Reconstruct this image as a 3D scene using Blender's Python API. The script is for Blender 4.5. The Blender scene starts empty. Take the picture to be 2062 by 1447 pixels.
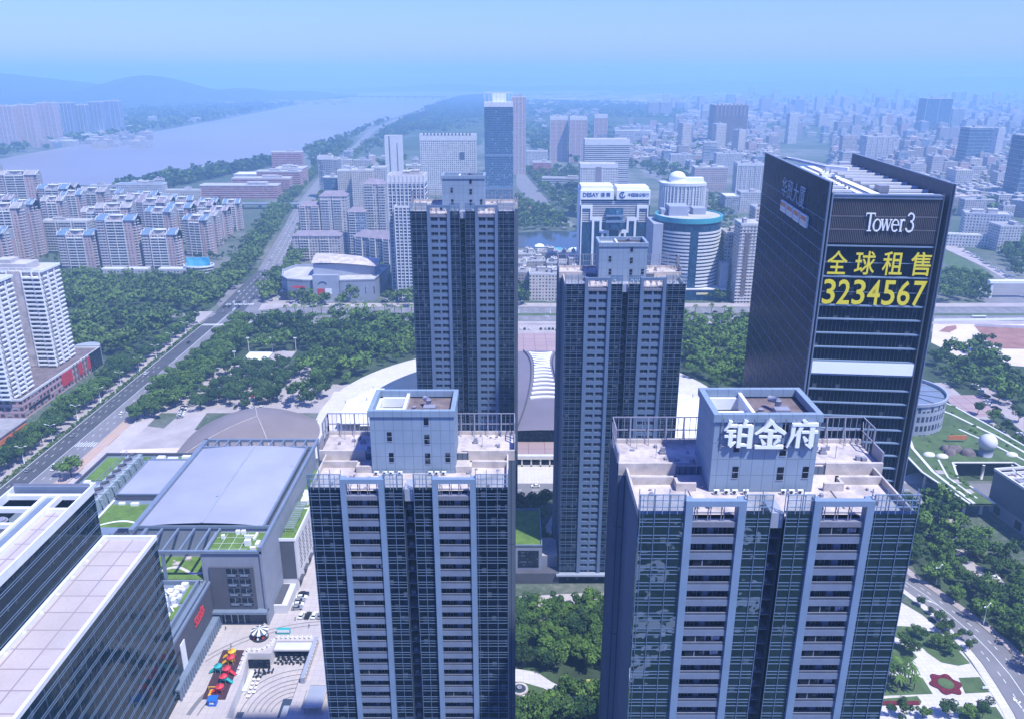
import bpy, math, random
import numpy as np
from math import radians as R, sin, cos, tan, atan, pi, hypot, floor
random.seed(7)
SC = bpy.context.scene
COL = SC.collection

# ---------------------------------------------------------------- camera, sky, sun, exposure
CAM_H, PITCH, FPX = 200.0, R(19.3), 1638.0
cam = bpy.data.cameras.new("camera")
cam.sensor_width = 36.0
cam.lens = 36.0 * FPX / 2062.0
cam.clip_start = 1.0
cam.clip_end = 60000.0
camo = bpy.data.objects.new("camera", cam)
camo.location = (0, 0, CAM_H)
camo.rotation_euler = (pi / 2 - PITCH, 0, 0)
COL.objects.link(camo)
SC.camera = camo

SUN_EL = R(62.0)
SUN_AZ = math.atan2(0.75, -0.66)          # clockwise from +Y
wd = bpy.data.worlds.new("World")
SC.world = wd
wd.use_nodes = True
wn = wd.node_tree
wn.nodes.clear()
sky = wn.nodes.new("ShaderNodeTexSky")
sky.sky_type = 'NISHITA'
sky.sun_disc = False
sky.sun_elevation = SUN_EL
sky.sun_rotation = SUN_AZ
sky.air_density = 1.3
sky.dust_density = 0.4
sky.ozone_density = 4.0
bg = wn.nodes.new("ShaderNodeBackground")
bg.inputs[1].default_value = 0.15
wo = wn.nodes.new("ShaderNodeOutputWorld")
tint = wn.nodes.new("ShaderNodeMix")
tint.data_type = 'RGBA'
tint.blend_type = 'MULTIPLY'
tint.inputs[0].default_value = 1.0
tint.inputs[7].default_value = (0.335, 0.435, 1.10, 1)
wn.links.new(sky.outputs[0], tint.inputs[6])
wn.links.new(tint.outputs[2], bg.inputs[0])
wn.links.new(bg.outputs[0], wo.inputs[0])

sl = bpy.data.lights.new("sun", 'SUN')
sl.energy = 3.9
sl.angle = R(1.6)
sl.color = (0.975, 1.0, 0.965)
so = bpy.data.objects.new("sun", sl)
sdir = (sin(SUN_AZ) * cos(SUN_EL), cos(SUN_AZ) * cos(SUN_EL), sin(SUN_EL))
import mathutils
so.rotation_euler = mathutils.Vector(sdir).to_track_quat('Z', 'Y').to_euler()
COL.objects.link(so)

SC.view_settings.view_transform = 'Standard'
SC.view_settings.look = 'None'
SC.view_settings.gamma = 1.0
SC.view_settings.exposure = 0.72
SC.cycles.max_bounces = 5
SC.cycles.diffuse_bounces = 2
SC.cycles.glossy_bounces = 3
SC.cycles.transmission_bounces = 3
SC.cycles.transparent_max_bounces = 6
SC.cycles.volume_bounces = 1
SC.cycles.caustics_reflective = False
SC.cycles.caustics_refractive = False

# ---------------------------------------------------------------- helpers
_c, _s = cos(PITCH), sin(PITCH)
def P(px, py, z=0.0):
    """the point on the level z that the photograph shows at (px, py) of 2062 x 1447"""
    u = (px - 1031) / FPX; v = (py - 723.5) / FPX
    dy = _c - v * _s; dz = -_s - v * _c
    t = (z - CAM_H) / dz
    return (u * t, dy * t)
def ZY(py, Y):
    """height at distance Y that the photograph shows on row py"""
    return CAM_H - Y * tan(PITCH + atan((py - 723.5) / FPX))
def XAT(px, Y, Z):
    return (px - 1031) * (Y * _c + (CAM_H - Z) * _s) / FPX
def PIX(X, Y, Z=0.0):
    d = Y * _c + (CAM_H - Z) * _s
    if d < 1: return (-9999, -9999)
    return (1031 + FPX * X / d, 723.5 + FPX * (-Y * _s + (CAM_H - Z) * _c) / d)

class NT:
    """short-hand for a material's node tree"""
    def __init__(s, name):
        s.m = bpy.data.materials.new(name); s.m.use_nodes = True
        s.t = s.m.node_tree; s.n = s.t.nodes
        s.b = s.n["Principled BSDF"]
    def node(s, typ, **kw):
        x = s.n.new(typ)
        for k, v in kw.items(): setattr(x, k, v)
        return x
    def put(s, sock, v):
        if v is None: return
        if hasattr(v, 'is_linked') or isinstance(v, bpy.types.NodeSocket): s.t.links.new(v, sock)
        elif isinstance(v, tuple) and len(v) == 3 and sock.type == 'RGBA': sock.default_value = (*v, 1)
        else: sock.default_value = v
    def math(s, op, a, b=None, c=None, clamp=False):
        x = s.node("ShaderNodeMath", operation=op); x.use_clamp = clamp
        s.put(x.inputs[0], a); s.put(x.inputs[1], b); s.put(x.inputs[2], c)
        return x.outputs[0]
    def mix(s, f, a, b, typ='MIX'):
        x = s.node("ShaderNodeMix", data_type='RGBA', blend_type=typ)
        s.put(x.inputs[0], f); s.put(x.inputs[6], a); s.put(x.inputs[7], b)
        return x.outputs[2]
    def pos(s):
        if not hasattr(s, '_pos'): s._pos = s.node("ShaderNodeNewGeometry").outputs['Position']
        return s._pos
    def obj(s):
        return s.node("ShaderNodeTexCoord").outputs['Object']
    def noise(s, scale, vec=None, detail=3, rough=0.55, col=False):
        x = s.node("ShaderNodeTexNoise"); x.inputs['Scale'].default_value = scale
        x.inputs['Detail'].default_value = detail; x.inputs['Roughness'].default_value = rough
        s.t.links.new(vec if vec is not None else s.pos(), x.inputs['Vector'])
        return x.outputs[1 if col else 0]
    def uv(s):
        if not hasattr(s, '_uv'):
            t = s.node("ShaderNodeTexCoord"); x = s.node("ShaderNodeSeparateXYZ")
            s.t.links.new(t.outputs['UV'], x.inputs[0]); s._uv = (x.outputs[0], x.outputs[1])
        return s._uv
    def ramp(s, f, lo, hi):
        x = s.node("ShaderNodeMapRange"); x.inputs[1].default_value = lo; x.inputs[2].default_value = hi
        s.put(x.inputs[0], f); return x.outputs[0]
    def white(s, a, b, k=0.0):
        x = s.node("ShaderNodeCombineXYZ"); s.put(x.inputs[0], a); s.put(x.inputs[1], b); s.put(x.inputs[2], k)
        w = s.node("ShaderNodeTexWhiteNoise", noise_dimensions='3D'); s.t.links.new(x.outputs[0], w.inputs[0])
        return w.outputs[0]
    def bump(s, h, strength=0.3, dist=0.1):
        x = s.node("ShaderNodeBump"); x.inputs['Strength'].default_value = strength; x.inputs['Distance'].default_value = dist
        s.t.links.new(h, x.inputs['Height']); s.t.links.new(x.outputs[0], s.b.inputs['Normal'])
    def out(s, col=None, rough=None, metal=None, spec=None):
        s.put(s.b.inputs['Base Color'], col); s.put(s.b.inputs['Roughness'], rough)
        s.put(s.b.inputs['Metallic'], metal); s.put(s.b.inputs['Specular IOR Level'], spec)
        return s.m

def plain(name, col, rough=0.7, var=0.18, scale=0.25, metal=0.0, spec=0.4, fine=3.0):
    """a painted or mineral surface with broad and fine weathering"""
    k = NT(name)
    n1 = k.noise(scale); n2 = k.noise(fine, detail=2)
    f = k.math('ADD', k.math('MULTIPLY', n1, 0.7), k.math('MULTIPLY', n2, 0.3))
    f = k.ramp(f, 0.3, 0.7)
    c = k.mix(f, tuple(x * (1 - var) for x in col), tuple(min(1, x * (1 + var * 0.7)) for x in col))
    return k.out(c, rough, metal, spec)

def facade(name, wall, glass, fh, bw, a, b, c, d, rough=0.75, curtain=(0.35, 0.36, 0.38), pc=0.22, band=None, alt=None, grough=0.15):
    """wall with window openings laid out in metres along the wall's UV; band = colour of a strip at each floor; alt = second wall colour in every other wide bay"""
    k = NT(name); u, v = k.uv()
    su = k.math('DIVIDE', u, bw); sv = k.math('DIVIDE', v, fh)
    fu = k.math('FRACT', su); fv = k.math('FRACT', sv)
    inx = k.math('MULTIPLY', k.math('GREATER_THAN', fu, a), k.math('LESS_THAN', fu, b))
    iny = k.math('MULTIPLY', k.math('GREATER_THAN', fv, c), k.math('LESS_THAN', fv, d))
    win = k.math('MULTIPLY', inx, iny)
    rnd = k.white(k.math('FLOOR', su), k.math('FLOOR', sv))
    cur = k.math('MULTIPLY', k.math('LESS_THAN', rnd, pc), k.math('GREATER_THAN', fv, c + (d - c) * 0.35))
    n = k.ramp(k.noise(0.12), 0.3, 0.7)
    w = k.mix(n, tuple(x * 0.82 for x in wall), wall)
    if alt:
        w = k.mix(k.math('GREATER_THAN', k.math('FRACT', k.math('DIVIDE', u, bw * 3)), 0.667), w, alt)
    if band:
        w = k.mix(k.math('LESS_THAN', fv, 0.16), w, band)
    g = k.mix(k.white(k.math('FLOOR', su), k.math('FLOOR', sv), 3.0), tuple(x * 0.5 for x in glass), tuple(x * 1.6 for x in glass))
    g = k.mix(cur, g, curtain)
    colr = k.mix(win, w, g)
    ro = k.math('ADD', rough, k.math('MULTIPLY', win, grough - rough))
    h = k.math('SUBTRACT', 1.0, win); k.bump(h, 0.6, 0.15)
    return k.out(colr, ro, None, 0.5)

def glassy(name, tint, rough=0.04, wav=0.02, pane=(1.5, 1.6), pc=0.1, spec=0.22, curtain=(0.22, 0.25, 0.3), wscale=0.35, stint=(0.30, 0.55, 1.0)):
    """dark reflecting curtain-wall glass, each pane tilted a hair, some with blinds"""
    k = NT(name); u, v = k.uv()
    cu = k.math('FLOOR', k.math('DIVIDE', u, pane[0] * 0.5)); cv = k.math('FLOOR', k.math('DIVIDE', v, pane[1]))
    r1 = k.white(cu, cv); r2 = k.white(cu, cv, 5.0)
    g = k.mix(r2, tuple(x * 0.6 for x in tint), tuple(x * 1.5 for x in tint))
    g = k.mix(k.math('MULTIPLY', k.math('LESS_THAN', r1, pc), k.math('MULTIPLY', k.math('ADD', r2, 0.25), k.math('GREATER_THAN', k.math('FRACT', k.math('DIVIDE', v, pane[1])), k.math('ADD', 0.3, k.math('MULTIPLY', r2, 0.4))))), g, tuple(x * 0.36 for x in curtain))
    n = k.noise(wscale, detail=2)
    tilt = k.math('ADD', k.math('MULTIPLY', n, 1.0), k.math('MULTIPLY', k.math('MULTIPLY', k.math('FRACT', k.math('DIVIDE', v, pane[1])), r1), 0.35))
    k.bump(tilt, 1.0, wav)
    k.b.inputs['Specular Tint'].default_value = (*stint, 1)
    return k.out(g, rough, 0.0, spec)

class MB:
    """collects shapes into one mesh; UV is in metres along walls"""
    def __init__(s): s.v = []; s.f = []; s.uv = []; s.mi = []; s.m = 0; s.sm = []; s.smooth = False
    def face(s, pts, uv=None):
        i = len(s.v); s.v.extend(pts); n = len(pts); s.f.append(tuple(range(i, i + n)))
        if uv is None:
            uv = []
            (x0, y0, z0), (x1, y1, z1), (x2, y2, z2) = pts[0], pts[1], pts[2]
            ax, ay, az = x1 - x0, y1 - y0, z1 - z0; bx, by, bz = x2 - x0, y2 - y0, z2 - z0
            nx, ny, nz = ay * bz - az * by, az * bx - ax * bz, ax * by - ay * bx
            hl = hypot(nx, ny)
            if hl > abs(nz) * 0.3:
                tx, ty = -ny / hl, nx / hl
                uv = [(p[0] * tx + p[1] * ty, p[2]) for p in pts]
            else: uv = [(p[0], p[1]) for p in pts]
        s.uv.extend(uv); s.mi.append(s.m); s.sm.append(s.smooth)
        return s
    def quad(s, a, b, c, d): return s.face([a, b, c, d])
    def box(s, x0, x1, y0, y1, z0, z1, skip=''):
        if x1 < x0: x0, x1 = x1, x0
        if y1 < y0: y0, y1 = y1, y0
        w, d = x1 - x0, y1 - y0; u0 = x0 + 200.0; k = y0 + 200.0
        if 'f' not in skip: s.face([(x0, y0, z0), (x1, y0, z0), (x1, y0, z1), (x0, y0, z1)], [(u0, z0), (u0 + w, z0), (u0 + w, z1), (u0, z1)])
        if 'r' not in skip: s.face([(x1, y0, z0), (x1, y1, z0), (x1, y1, z1), (x1, y0, z1)], [(k, z0), (k + d, z0), (k + d, z1), (k, z1)])
        if 'b' not in skip: s.face([(x1, y1, z0), (x0, y1, z0), (x0, y1, z1), (x1, y1, z1)], [(0, z0), (w, z0), (w, z1), (0, z1)])
        if 'l' not in skip: s.face([(x0, y1, z0), (x0, y0, z0), (x0, y0, z1), (x0, y1, z1)], [(k, z0), (k + d, z0), (k + d, z1), (k, z1)])
        if 't' not in skip: s.face([(x0, y0, z1), (x1, y0, z1), (x1, y1, z1), (x0, y1, z1)])
        if 'u' not in skip: s.face([(x0, y1, z0), (x1, y1, z0), (x1, y0, z0), (x0, y0, z0)])
        return s
    def prism(s, poly, z0, z1, top=True, bottom=False, mt=None, wall=True):
        n = len(poly); u = 0.0; m0 = s.m
        a = sum(poly[i][0] * poly[(i + 1) % n][1] - poly[(i + 1) % n][0] * poly[i][1] for i in range(n))
        if a < 0: poly = poly[::-1]
        if wall:
            for i in range(n):
                p, q = poly[i], poly[(i + 1) % n]; L = hypot(q[0] - p[0], q[1] - p[1])
                s.face([(*p, z0), (*q, z0), (*q, z1), (*p, z1)], [(u, z0), (u + L, z0), (u + L, z1), (u, z1)]); u += L
        if mt is not None: s.m = mt
        if top: s.face([(*p, z1) for p in poly])
        if bottom: s.face([(*p, z0) for p in poly[::-1]])
        s.m = m0
        return s
    def ring(s, poly, t, z0, z1):
        """a parapet: closed wall of thickness t inside poly"""
        n = len(poly)
        a = sum(poly[i][0] * poly[(i + 1) % n][1] - poly[(i + 1) % n][0] * poly[i][1] for i in range(n))
        if a < 0: poly = poly[::-1]
        inn = offset(poly, t)
        for i in range(n):
            j = (i + 1) % n; p, q, pi_, qi = poly[i], poly[j], inn[i], inn[j]
            s.face([(*p, z0), (*q, z0), (*q, z1), (*p, z1)])
            s.face([(*qi, z0), (*pi_, z0), (*pi_, z1), (*qi, z1)])
            s.face([(*p, z1), (*q, z1), (*qi, z1), (*pi_, z1)])
        return s
    def bar(s, p, q, w, h=None):
        """square bar from p to q"""
        h = h or w
        d = mathutils.Vector(q) - mathutils.Vector(p)
        if d.length < 1e-6: return s
        d.normalize(); up = mathutils.Vector((0, 0, 1)) if abs(d.z) < 0.95 else mathutils.Vector((0, 1, 0))
        a = d.cross(up).normalized() * (w / 2); b = a.cross(d).normalized() * (h / 2)
        P0, Q0 = mathutils.Vector(p), mathutils.Vector(q)
        A = [tuple(P0 + k) for k in (-a - b, a - b, a + b, -a + b)]; B = [tuple(Q0 + k) for k in (-a - b, a - b, a + b, -a + b)]
        for i in range(4):
            j = (i + 1) % 4; s.face([A[i], B[i], B[j], A[j]])
        s.face(A); s.face(B[::-1])
        return s
    def tube(s, p, q, r, r2=None, n=8, caps=True):
        r2 = r if r2 is None else r2
        d = mathutils.Vector(q) - mathutils.Vector(p); d.normalize()
        up = mathutils.Vector((0, 0, 1)) if abs(d.z) < 0.95 else mathutils.Vector((0, 1, 0))
        a = d.cross(up).normalized(); b = d.cross(a).normalized()
        P0, Q0 = mathutils.Vector(p), mathutils.Vector(q)
        A = [tuple(P0 + (a * cos(2 * pi * i / n) + b * sin(2 * pi * i / n)) * r) for i in range(n)]
        B = [tuple(Q0 + (a * cos(2 * pi * i / n) + b * sin(2 * pi * i / n)) * r2) for i in range(n)]
        sm = s.smooth; s.smooth = n > 6
        for i in range(n):
            j = (i + 1) % n; s.face([A[j], B[j], B[i], A[i]])
        s.smooth = sm
        if caps: s.face(A); s.face(B[::-1])
        return s
    def dome(s, cx, cy, cz, rx, ry, rz, nu=16, nv=6, full=False):
        lo = -pi / 2 if full else 0.0; sm = s.smooth; s.smooth = True
        g = [[(cx + rx * cos(lo + (pi / 2 - lo) * j / nv) * cos(2 * pi * i / nu), cy + ry * cos(lo + (pi / 2 - lo) * j / nv) * sin(2 * pi * i / nu), cz + rz * sin(lo + (pi / 2 - lo) * j / nv)) for i in range(nu)] for j in range(nv + 1)]
        for j in range(nv):
            for i in range(nu):
                k = (i + 1) % nu; s.face([g[j][i], g[j][k], g[j + 1][k], g[j + 1][i]])
        s.smooth = sm
        return s
    def build(s, name, mats, parent=None, loc=(0, 0, 0), rz=0.0):
        me = bpy.data.meshes.new(name)
        nv, nf = len(s.v), len(s.f)
        me.vertices.add(nv); me.vertices.foreach_set("co", np.array(s.v, dtype=np.float32).ravel())
        ls = np.array([len(f) for f in s.f], dtype=np.int32); st = np.concatenate(([0], np.cumsum(ls)[:-1])).astype(np.int32)
        me.loops.add(int(ls.sum())); me.loops.foreach_set("vertex_index", np.concatenate([np.array(f, dtype=np.int32) for f in s.f]))
        me.polygons.add(nf); me.polygons.foreach_set("loop_start", st); me.polygons.foreach_set("loop_total", ls)
        me.polygons.foreach_set("material_index", np.array(s.mi, dtype=np.int32))
        me.polygons.foreach_set("use_smooth", np.array(s.sm, dtype=bool))
        uvl = me.uv_layers.new(name="UVMap"); uvl.data.foreach_set("uv", np.array(s.uv, dtype=np.float32).ravel())
        if any(s.sm):
            me.update(calc_edges=True); me.validate()
            import bmesh
            bm = bmesh.new(); bm.from_mesh(me); bmesh.ops.remove_doubles(bm, verts=bm.verts, dist=0.0005); bm.to_mesh(me); bm.free()
        else: me.update(calc_edges=True)
        for m in (mats if isinstance(mats, (list, tuple)) else [mats]): me.materials.append(m)
        o = bpy.data.objects.new(name, me); COL.objects.link(o)
        o.location = loc; o.rotation_euler = (0, 0, rz)
        if parent is not None: o.parent = parent
        return o

def offset(poly, t):
    """poly moved inward by t (counter-clockwise poly)"""
    n = len(poly); out = []
    for i in range(n):
        p0, p1, p2 = poly[i - 1], poly[i], poly[(i + 1) % n]
        d1 = (p1[0] - p0[0], p1[1] - p0[1]); d2 = (p2[0] - p1[0], p2[1] - p1[1])
        l1 = hypot(*d1) or 1; l2 = hypot(*d2) or 1
        n1 = (-d1[1] / l1, d1[0] / l1); n2 = (-d2[1] / l2, d2[0] / l2)
        b = (n1[0] + n2[0], n1[1] + n2[1]); dt = max(0.25, 1 + n1[0] * n2[0] + n1[1] * n2[1])
        out.append((p1[0] + b[0] * t / dt, p1[1] + b[1] * t / dt))
    return out
def rect(x0, x1, y0, y1): return [(x0, y0), (x1, y0), (x1, y1), (x0, y1)]
def circ(cx, cy, r, n=24, a0=0.0, a1=2 * pi, ry=None):
    ry = ry or r
    k = n if abs(a1 - a0 - 2 * pi) < 1e-6 else n - 1
    return [(cx + r * cos(a0 + (a1 - a0) * i / k), cy + ry * sin(a0 + (a1 - a0) * i / k)) for i in range(n)]

def tag(o, label=None, cat=None, group=None, kind=None):
    if label: o['label'] = label
    if cat: o['category'] = cat
    if group: o['group'] = group
    if kind: o['kind'] = kind
    return o
def thing(name, label, cat, loc=(0, 0, 0), rz=0.0, group=None):
    o = bpy.data.objects.new(name, None); COL.objects.link(o)
    o.empty_display_size = 1; o.location = loc; o.rotation_euler = (0, 0, rz)
    return tag(o, label, cat, group)
def again(o, parent=None, loc=None, rz=None, label=None, group=None, scale=None):
    """a copy of a thing with its parts and sub-parts"""
    kids = list(o.children)
    c = o.copy(); COL.objects.link(c)
    if parent is not None: c.parent = parent
    if loc is not None: c.location = loc
    if rz is not None: c.rotation_euler = (0, 0, rz)
    if scale is not None: c.scale = scale
    if label: c['label'] = label
    if group: c['group'] = group
    for k in kids: again(k, c)
    return c

def text_mb(body, size, depth, bold=0.0, font=None):
    """lettering as a solid mesh in x-z, facing -Y, its lower left at the origin"""
    cu = bpy.data.curves.new("lettering", 'FONT'); cu.body = body; cu.size = size; cu.extrude = depth / 2; cu.offset = bold
    cu.resolution_u = 3
    o = bpy.data.objects.new("lettering", cu); COL.objects.link(o)
    dg = bpy.context.evaluated_depsgraph_get(); me = bpy.data.meshes.new_from_object(o.evaluated_get(dg))
    bpy.data.objects.remove(o)
    mb = MB()
    vs = [(v.co.x, -v.co.z, v.co.y) for v in me.vertices]
    for p in me.polygons: mb.face([vs[i] for i in p.vertices][::1])
    bpy.data.meshes.remove(me); bpy.data.curves.remove(cu)
    return mb
def fit(mb, x0, x1, z0, z1):
    xs = [p[0] for p in mb.v]; zs = [p[2] for p in mb.v]
    ax, bx, az, bz = min(xs), max(xs), min(zs), max(zs)
    mb.v = [(x0 + (p[0] - ax) / (bx - ax) * (x1 - x0), p[1], z0 + (p[2] - az) / (bz - az) * (z1 - z0)) for p in mb.v]
    return mb
# ---------------------------------------------------------------- materials of the setting
def ground_mat():
    k = NT("city_ground")
    big = k.noise(0.0022, detail=4); mid = k.noise(0.02, detail=4); fine = k.noise(0.35, detail=3)
    c = k.mix(k.ramp(mid, 0.35, 0.65), (0.06, 0.09, 0.05), (0.20, 0.19, 0.18))
    c = k.mix(k.ramp(big, 0.42, 0.56), c, (0.05, 0.08, 0.045))
    c = k.mix(k.math('MULTIPLY', k.ramp(fine, 0.45, 0.7), 0.35), c, (0.27, 0.25, 0.24))
    return k.out(c, 0.95, 0, 0.2)
def paving(name, c1, c2, tile=2.0, joint=0.04, jcol=None, patch=0.06, jm=0.6):
    k = NT(name)
    b = k.node("ShaderNodeTexBrick"); b.offset = 0.0
    b.inputs['Scale'].default_value = 1.0; b.inputs['Mortar Size'].default_value = joint * 0.5
    b.inputs['Brick Width'].default_value = tile; b.inputs['Row Height'].default_value = tile
    b.inputs['Mortar Smooth'].default_value = 0.2; b.inputs['Bias'].default_value = 0.0
    k.put(b.inputs['Color1'], c1); k.put(b.inputs['Color2'], c2); k.put(b.inputs['Mortar'], jcol or tuple(x * 0.55 for x in c1))
    k.t.links.new(k.pos(), b.inputs['Vector'])
    n = k.ramp(k.noise(patch, detail=4), 0.3, 0.7)
    c = k.mix(k.math('MULTIPLY', n, 0.45), b.outputs[0], tuple(x * 0.66 for x in c1))
    f = k.ramp(k.noise(1.7), 0.35, 0.75)
    c = k.mix(k.math('MULTIPLY', f, 0.2), c, tuple(x * 0.5 for x in c1))
    return k.out(c, 0.9, 0, 0.25)
M = {}
M['ground'] = ground_mat()
M['asphalt'] = plain("asphalt", (0.072, 0.072, 0.078), 0.9, 0.3, 0.09)
M['asphalt_pale'] = plain("worn_asphalt", (0.19, 0.18, 0.19), 0.9, 0.2, 0.07)
M['concrete'] = plain("concrete_paving", (0.38, 0.33, 0.32), 0.9, 0.22, 0.08)
M['paint'] = plain("road_paint", (0.72, 0.72, 0.70), 0.7, 0.15, 0.6)
M['pavers'] = paving("pink_pavers", (0.44, 0.36, 0.35), (0.39, 0.33, 0.33), 3.0, 0.12)
M['granite'] = paving("rose_granite", (0.40, 0.28, 0.28), (0.36, 0.26, 0.27), 9.0, 0.5, (0.2, 0.13, 0.14), 0.03)
M['plaza'] = paving("pale_plaza_stone", (0.52, 0.45, 0.43), (0.46, 0.41, 0.41), 2.6, 0.10, (0.3, 0.26, 0.26))
M['white_plaza'] = paving("white_plaza_stone", (0.66, 0.60, 0.57), (0.58, 0.54, 0.53), 2.0, 0.10, (0.4, 0.36, 0.36))
M['herring'] = paving("ochre_pavers", (0.55, 0.36, 0.25), (0.46, 0.36, 0.32), 2.4, 0.3, (0.35, 0.27, 0.25))
M['grass'] = plain("lawn", (0.075, 0.12, 0.04), 0.95, 0.45, 0.15, fine=2.0)
M['roof_grass'] = plain("roof_lawn", (0.11, 0.19, 0.03), 0.95, 0.4, 0.25, fine=1.4)
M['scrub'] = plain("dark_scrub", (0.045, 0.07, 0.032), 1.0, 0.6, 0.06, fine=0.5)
M['sand'] = plain("sandy_lot", (0.62, 0.52, 0.47), 0.95, 0.18, 0.05)
M['redsoil'] = plain("red_soil", (0.30, 0.15, 0.12), 1.0, 0.35, 0.09, fine=0.6)
M['tank'] = plain("blue_ceramic_floor", (0.05, 0.07, 0.11), 0.25, 0.2, 0.1)
def water(name, c, rough, scale, d, sp=0.5):
    k = NT(name); n = k.noise(scale, detail=4)
    big = k.ramp(k.noise(0.0016, detail=4), 0.3, 0.7)
    k.bump(n, 0.25, d)
    return k.out(k.mix(big, c, tuple(x * 0.8 for x in c)), rough, 0, sp)
M['river'] = water("river_water", (0.27, 0.245, 0.255), 0.35, 0.05, 0.5, 0.25)
M['pond'] = water("pond_water", (0.05, 0.065, 0.075), 0.12, 0.5, 0.12, 0.2)
def hillmat():
    k = NT("forest_hills"); n = k.noise(0.012, detail=6, rough=0.7)
    return k.out(k.mix(k.ramp(n, 0.3, 0.7), (0.03, 0.05, 0.025), (0.09, 0.12, 0.06)), 1.0, 0, 0.1)
M['hills'] = hillmat()

NAMES = {}
def sheet(name, poly, z, mat, kind='structure', label=None):
    a = sum(poly[i][0] * poly[(i + 1) % len(poly)][1] - poly[(i + 1) % len(poly)][0] * poly[i][1] for i in range(len(poly)))
    if a < 0: poly = poly[::-1]
    mb = MB(); mb.face([(x, y, z) for x, y in poly]); o = mb.build(name, mat); return tag(o, label, kind=kind)
def strip(name, left, right, z, mat, kerb=0.0):
    """a road between two border lines given as lists of ground points"""
    mb = MB()
    for i in range(len(left) - 1):
        a, b, c, d = left[i], right[i], right[i + 1], left[i + 1]
        mb.face([(*a, z), (*b, z), (*c, z), (*d, z)])
    o = mb.build(name, mat); return tag(o, kind='structure')
def px(*pts): return [P(*p) for p in pts]

# ---------------------------------------------------------------- ground with the sunken court cut out
CX0, CX1, CY0, CY1 = -97.5, -74.5, 214.0, 252.5
G = 30000.0
mb = MB()
for a, b, c, d in ((-G, G, CY1, 2 * G), (-G, G, -G / 3, CY0), (-G, CX0, CY0, CY1), (CX1, G, CY0, CY1)):
    mb.face([(a, c, 0), (b, c, 0), (b, d, 0), (a, d, 0)])
tag(mb.build("ground", M['ground']), kind='structure')

# far hills on the left bank and on the right horizon
def hills(name, bumps, x0, x1, y0, y1, n=70):
    mb = MB(); mb.smooth = True
    def h(x, y):
        v = -8.0
        for (bx, by, r, q, hh) in bumps:
            v = max(v, hh * math.exp(-((x - bx) / r) ** 2 - ((y - by) / q) ** 2) * (1 + 0.16 * sin(x * 0.004 + by) * cos(y * 0.0031 + bx)) - 6)
        return v
    g = [[(x0 + (x1 - x0) * i / n, y0 + (y1 - y0) * j / n) for i in range(n + 1)] for j in range(n + 1)]
    for j in range(n):
        for i in range(n):
            q = (g[j][i], g[j][i + 1], g[j + 1][i + 1], g[j + 1][i])
            mb.face([(x, y, h(x, y)) for x, y in q])
    return tag(mb.build(name, M['hills']), kind='structure')
hills("hills", [(-3900, 6600, 900, 1100, 200), (-2750, 6500, 520, 900, 172), (-2200, 6800, 380, 1000, 100), (-4700, 7000, 900, 900, 215), (-3200, 5600, 900, 700, 90), (-1900, 7400, 400, 900, 70), (-5600, 6000, 700, 1500, 190)], -7000, -1500, 4300, 9500)
hills("hills.001", [(-900, 11500, 1200, 700, 80), (900, 12000, 1500, 700, 60), (3800, 12500, 2500, 900, 120), (7000, 12500, 1800, 900, 170)], -2500, 9000, 10200, 14500, 50)
hills("hills.002", [(330, 3650, 700, 420, 36), (900, 3300, 520, 330, 26), (-180, 3300, 220, 420, 22), (-230, 2650, 160, 420, 12)], -520, 1500, 2150, 4300, 60)

# river, from the left edge of the frame to the wide bend on the horizon
near = [P(-400, 392), (-1091, 1700), (-900, 1590), (-734.8, 1545), (-652, 1814), (-582, 2030), (-580, 2380), (-561, 2870), (-585, 3678), (-547, 5175), (-535, 6853), (-380, 8200), (100, 9300), (1200, 10100)]
far = [P(-400, 352), (-1269, 2066), (-1285, 2157), (-1311, 3043), (-1371, 4250), (-1490, 6000), (-1470, 7400), (-1560, 8600), (-1700, 9400), (-1300, 10600), (-300, 11600), (300, 12300), (1000, 12600), (1400, 12700)]
strip("river_water", near, far, 0.6, M['river'])
sheet("lake_water", px((1040, 470), (1080, 467), (1120, 466), (1166, 468), (1170, 505), (1110, 506), (1040, 498)), 0.4, M['pond'])

# ---------------------------------------------------------------- avenues
def shift(pts, d): return [(x + d, y) for x, y in pts]
axis = [(-250, 60), (-250, 300), (-250, 560), (-252, 700), (-262, 860), (-300, 1100), (-338, 1330), (-385, 1700), (-450, 2400), (-530, 3210), (-545, 4200), (-500, 5200), (-420, 6500), (-250, 7800)]
strip("road", shift(axis, -13), shift(axis, 12), 0.10, M['asphalt'])
strip("road_surface", shift(axis, 0.2)[1:4], shift(axis, 12.2)[1:4], 0.114, M['asphalt_pale'])
strip("road_surface.001", shift(axis, -12.6)[4:], shift(axis, 12.2)[4:], 0.114, M['asphalt_pale'])
strip("pavement", shift(axis, -27)[:4], shift(axis, -14.5)[:4], 0.16, M['concrete'])
strip("pavement.001", shift(axis, 12.6)[:3], shift(axis, 19)[:3], 0.18, M['herring'])
strip("pavement.002", shift(axis, 19.3)[:3], shift(axis, 30)[:3], 0.17, M['plaza'])
mb = MB()
for s in (-14.5, 12.2):
    for i in range(3):
        (x, y), (x2, y2) = axis[i], axis[i + 1]
        mb.box(x + s, x + s + 0.35, y, y2, 0.0, 0.32)
tag(mb.build("road_kerb", M['concrete']), kind='structure')
mb = MB()
def dashes(x, y0, y1, n=3.0, gap=6.0, w=0.22, z=0.13):
    y = y0
    while y < y1:
        mb.face([(x - w / 2, y, z), (x + w / 2, y, z), (x + w / 2, y + n, z), (x - w / 2, y + n, z)]); y += n + gap
for s in (-9.2, -5.6): dashes(-250 + s, 300, 560)
for s in (4.0, 8.0): dashes(-250 + s, 300, 560)
mb.face([(-250.3, 300, .13), (-250.0, 300, .13), (-250.0, 690, .13), (-250.3, 690, .13)])
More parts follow.
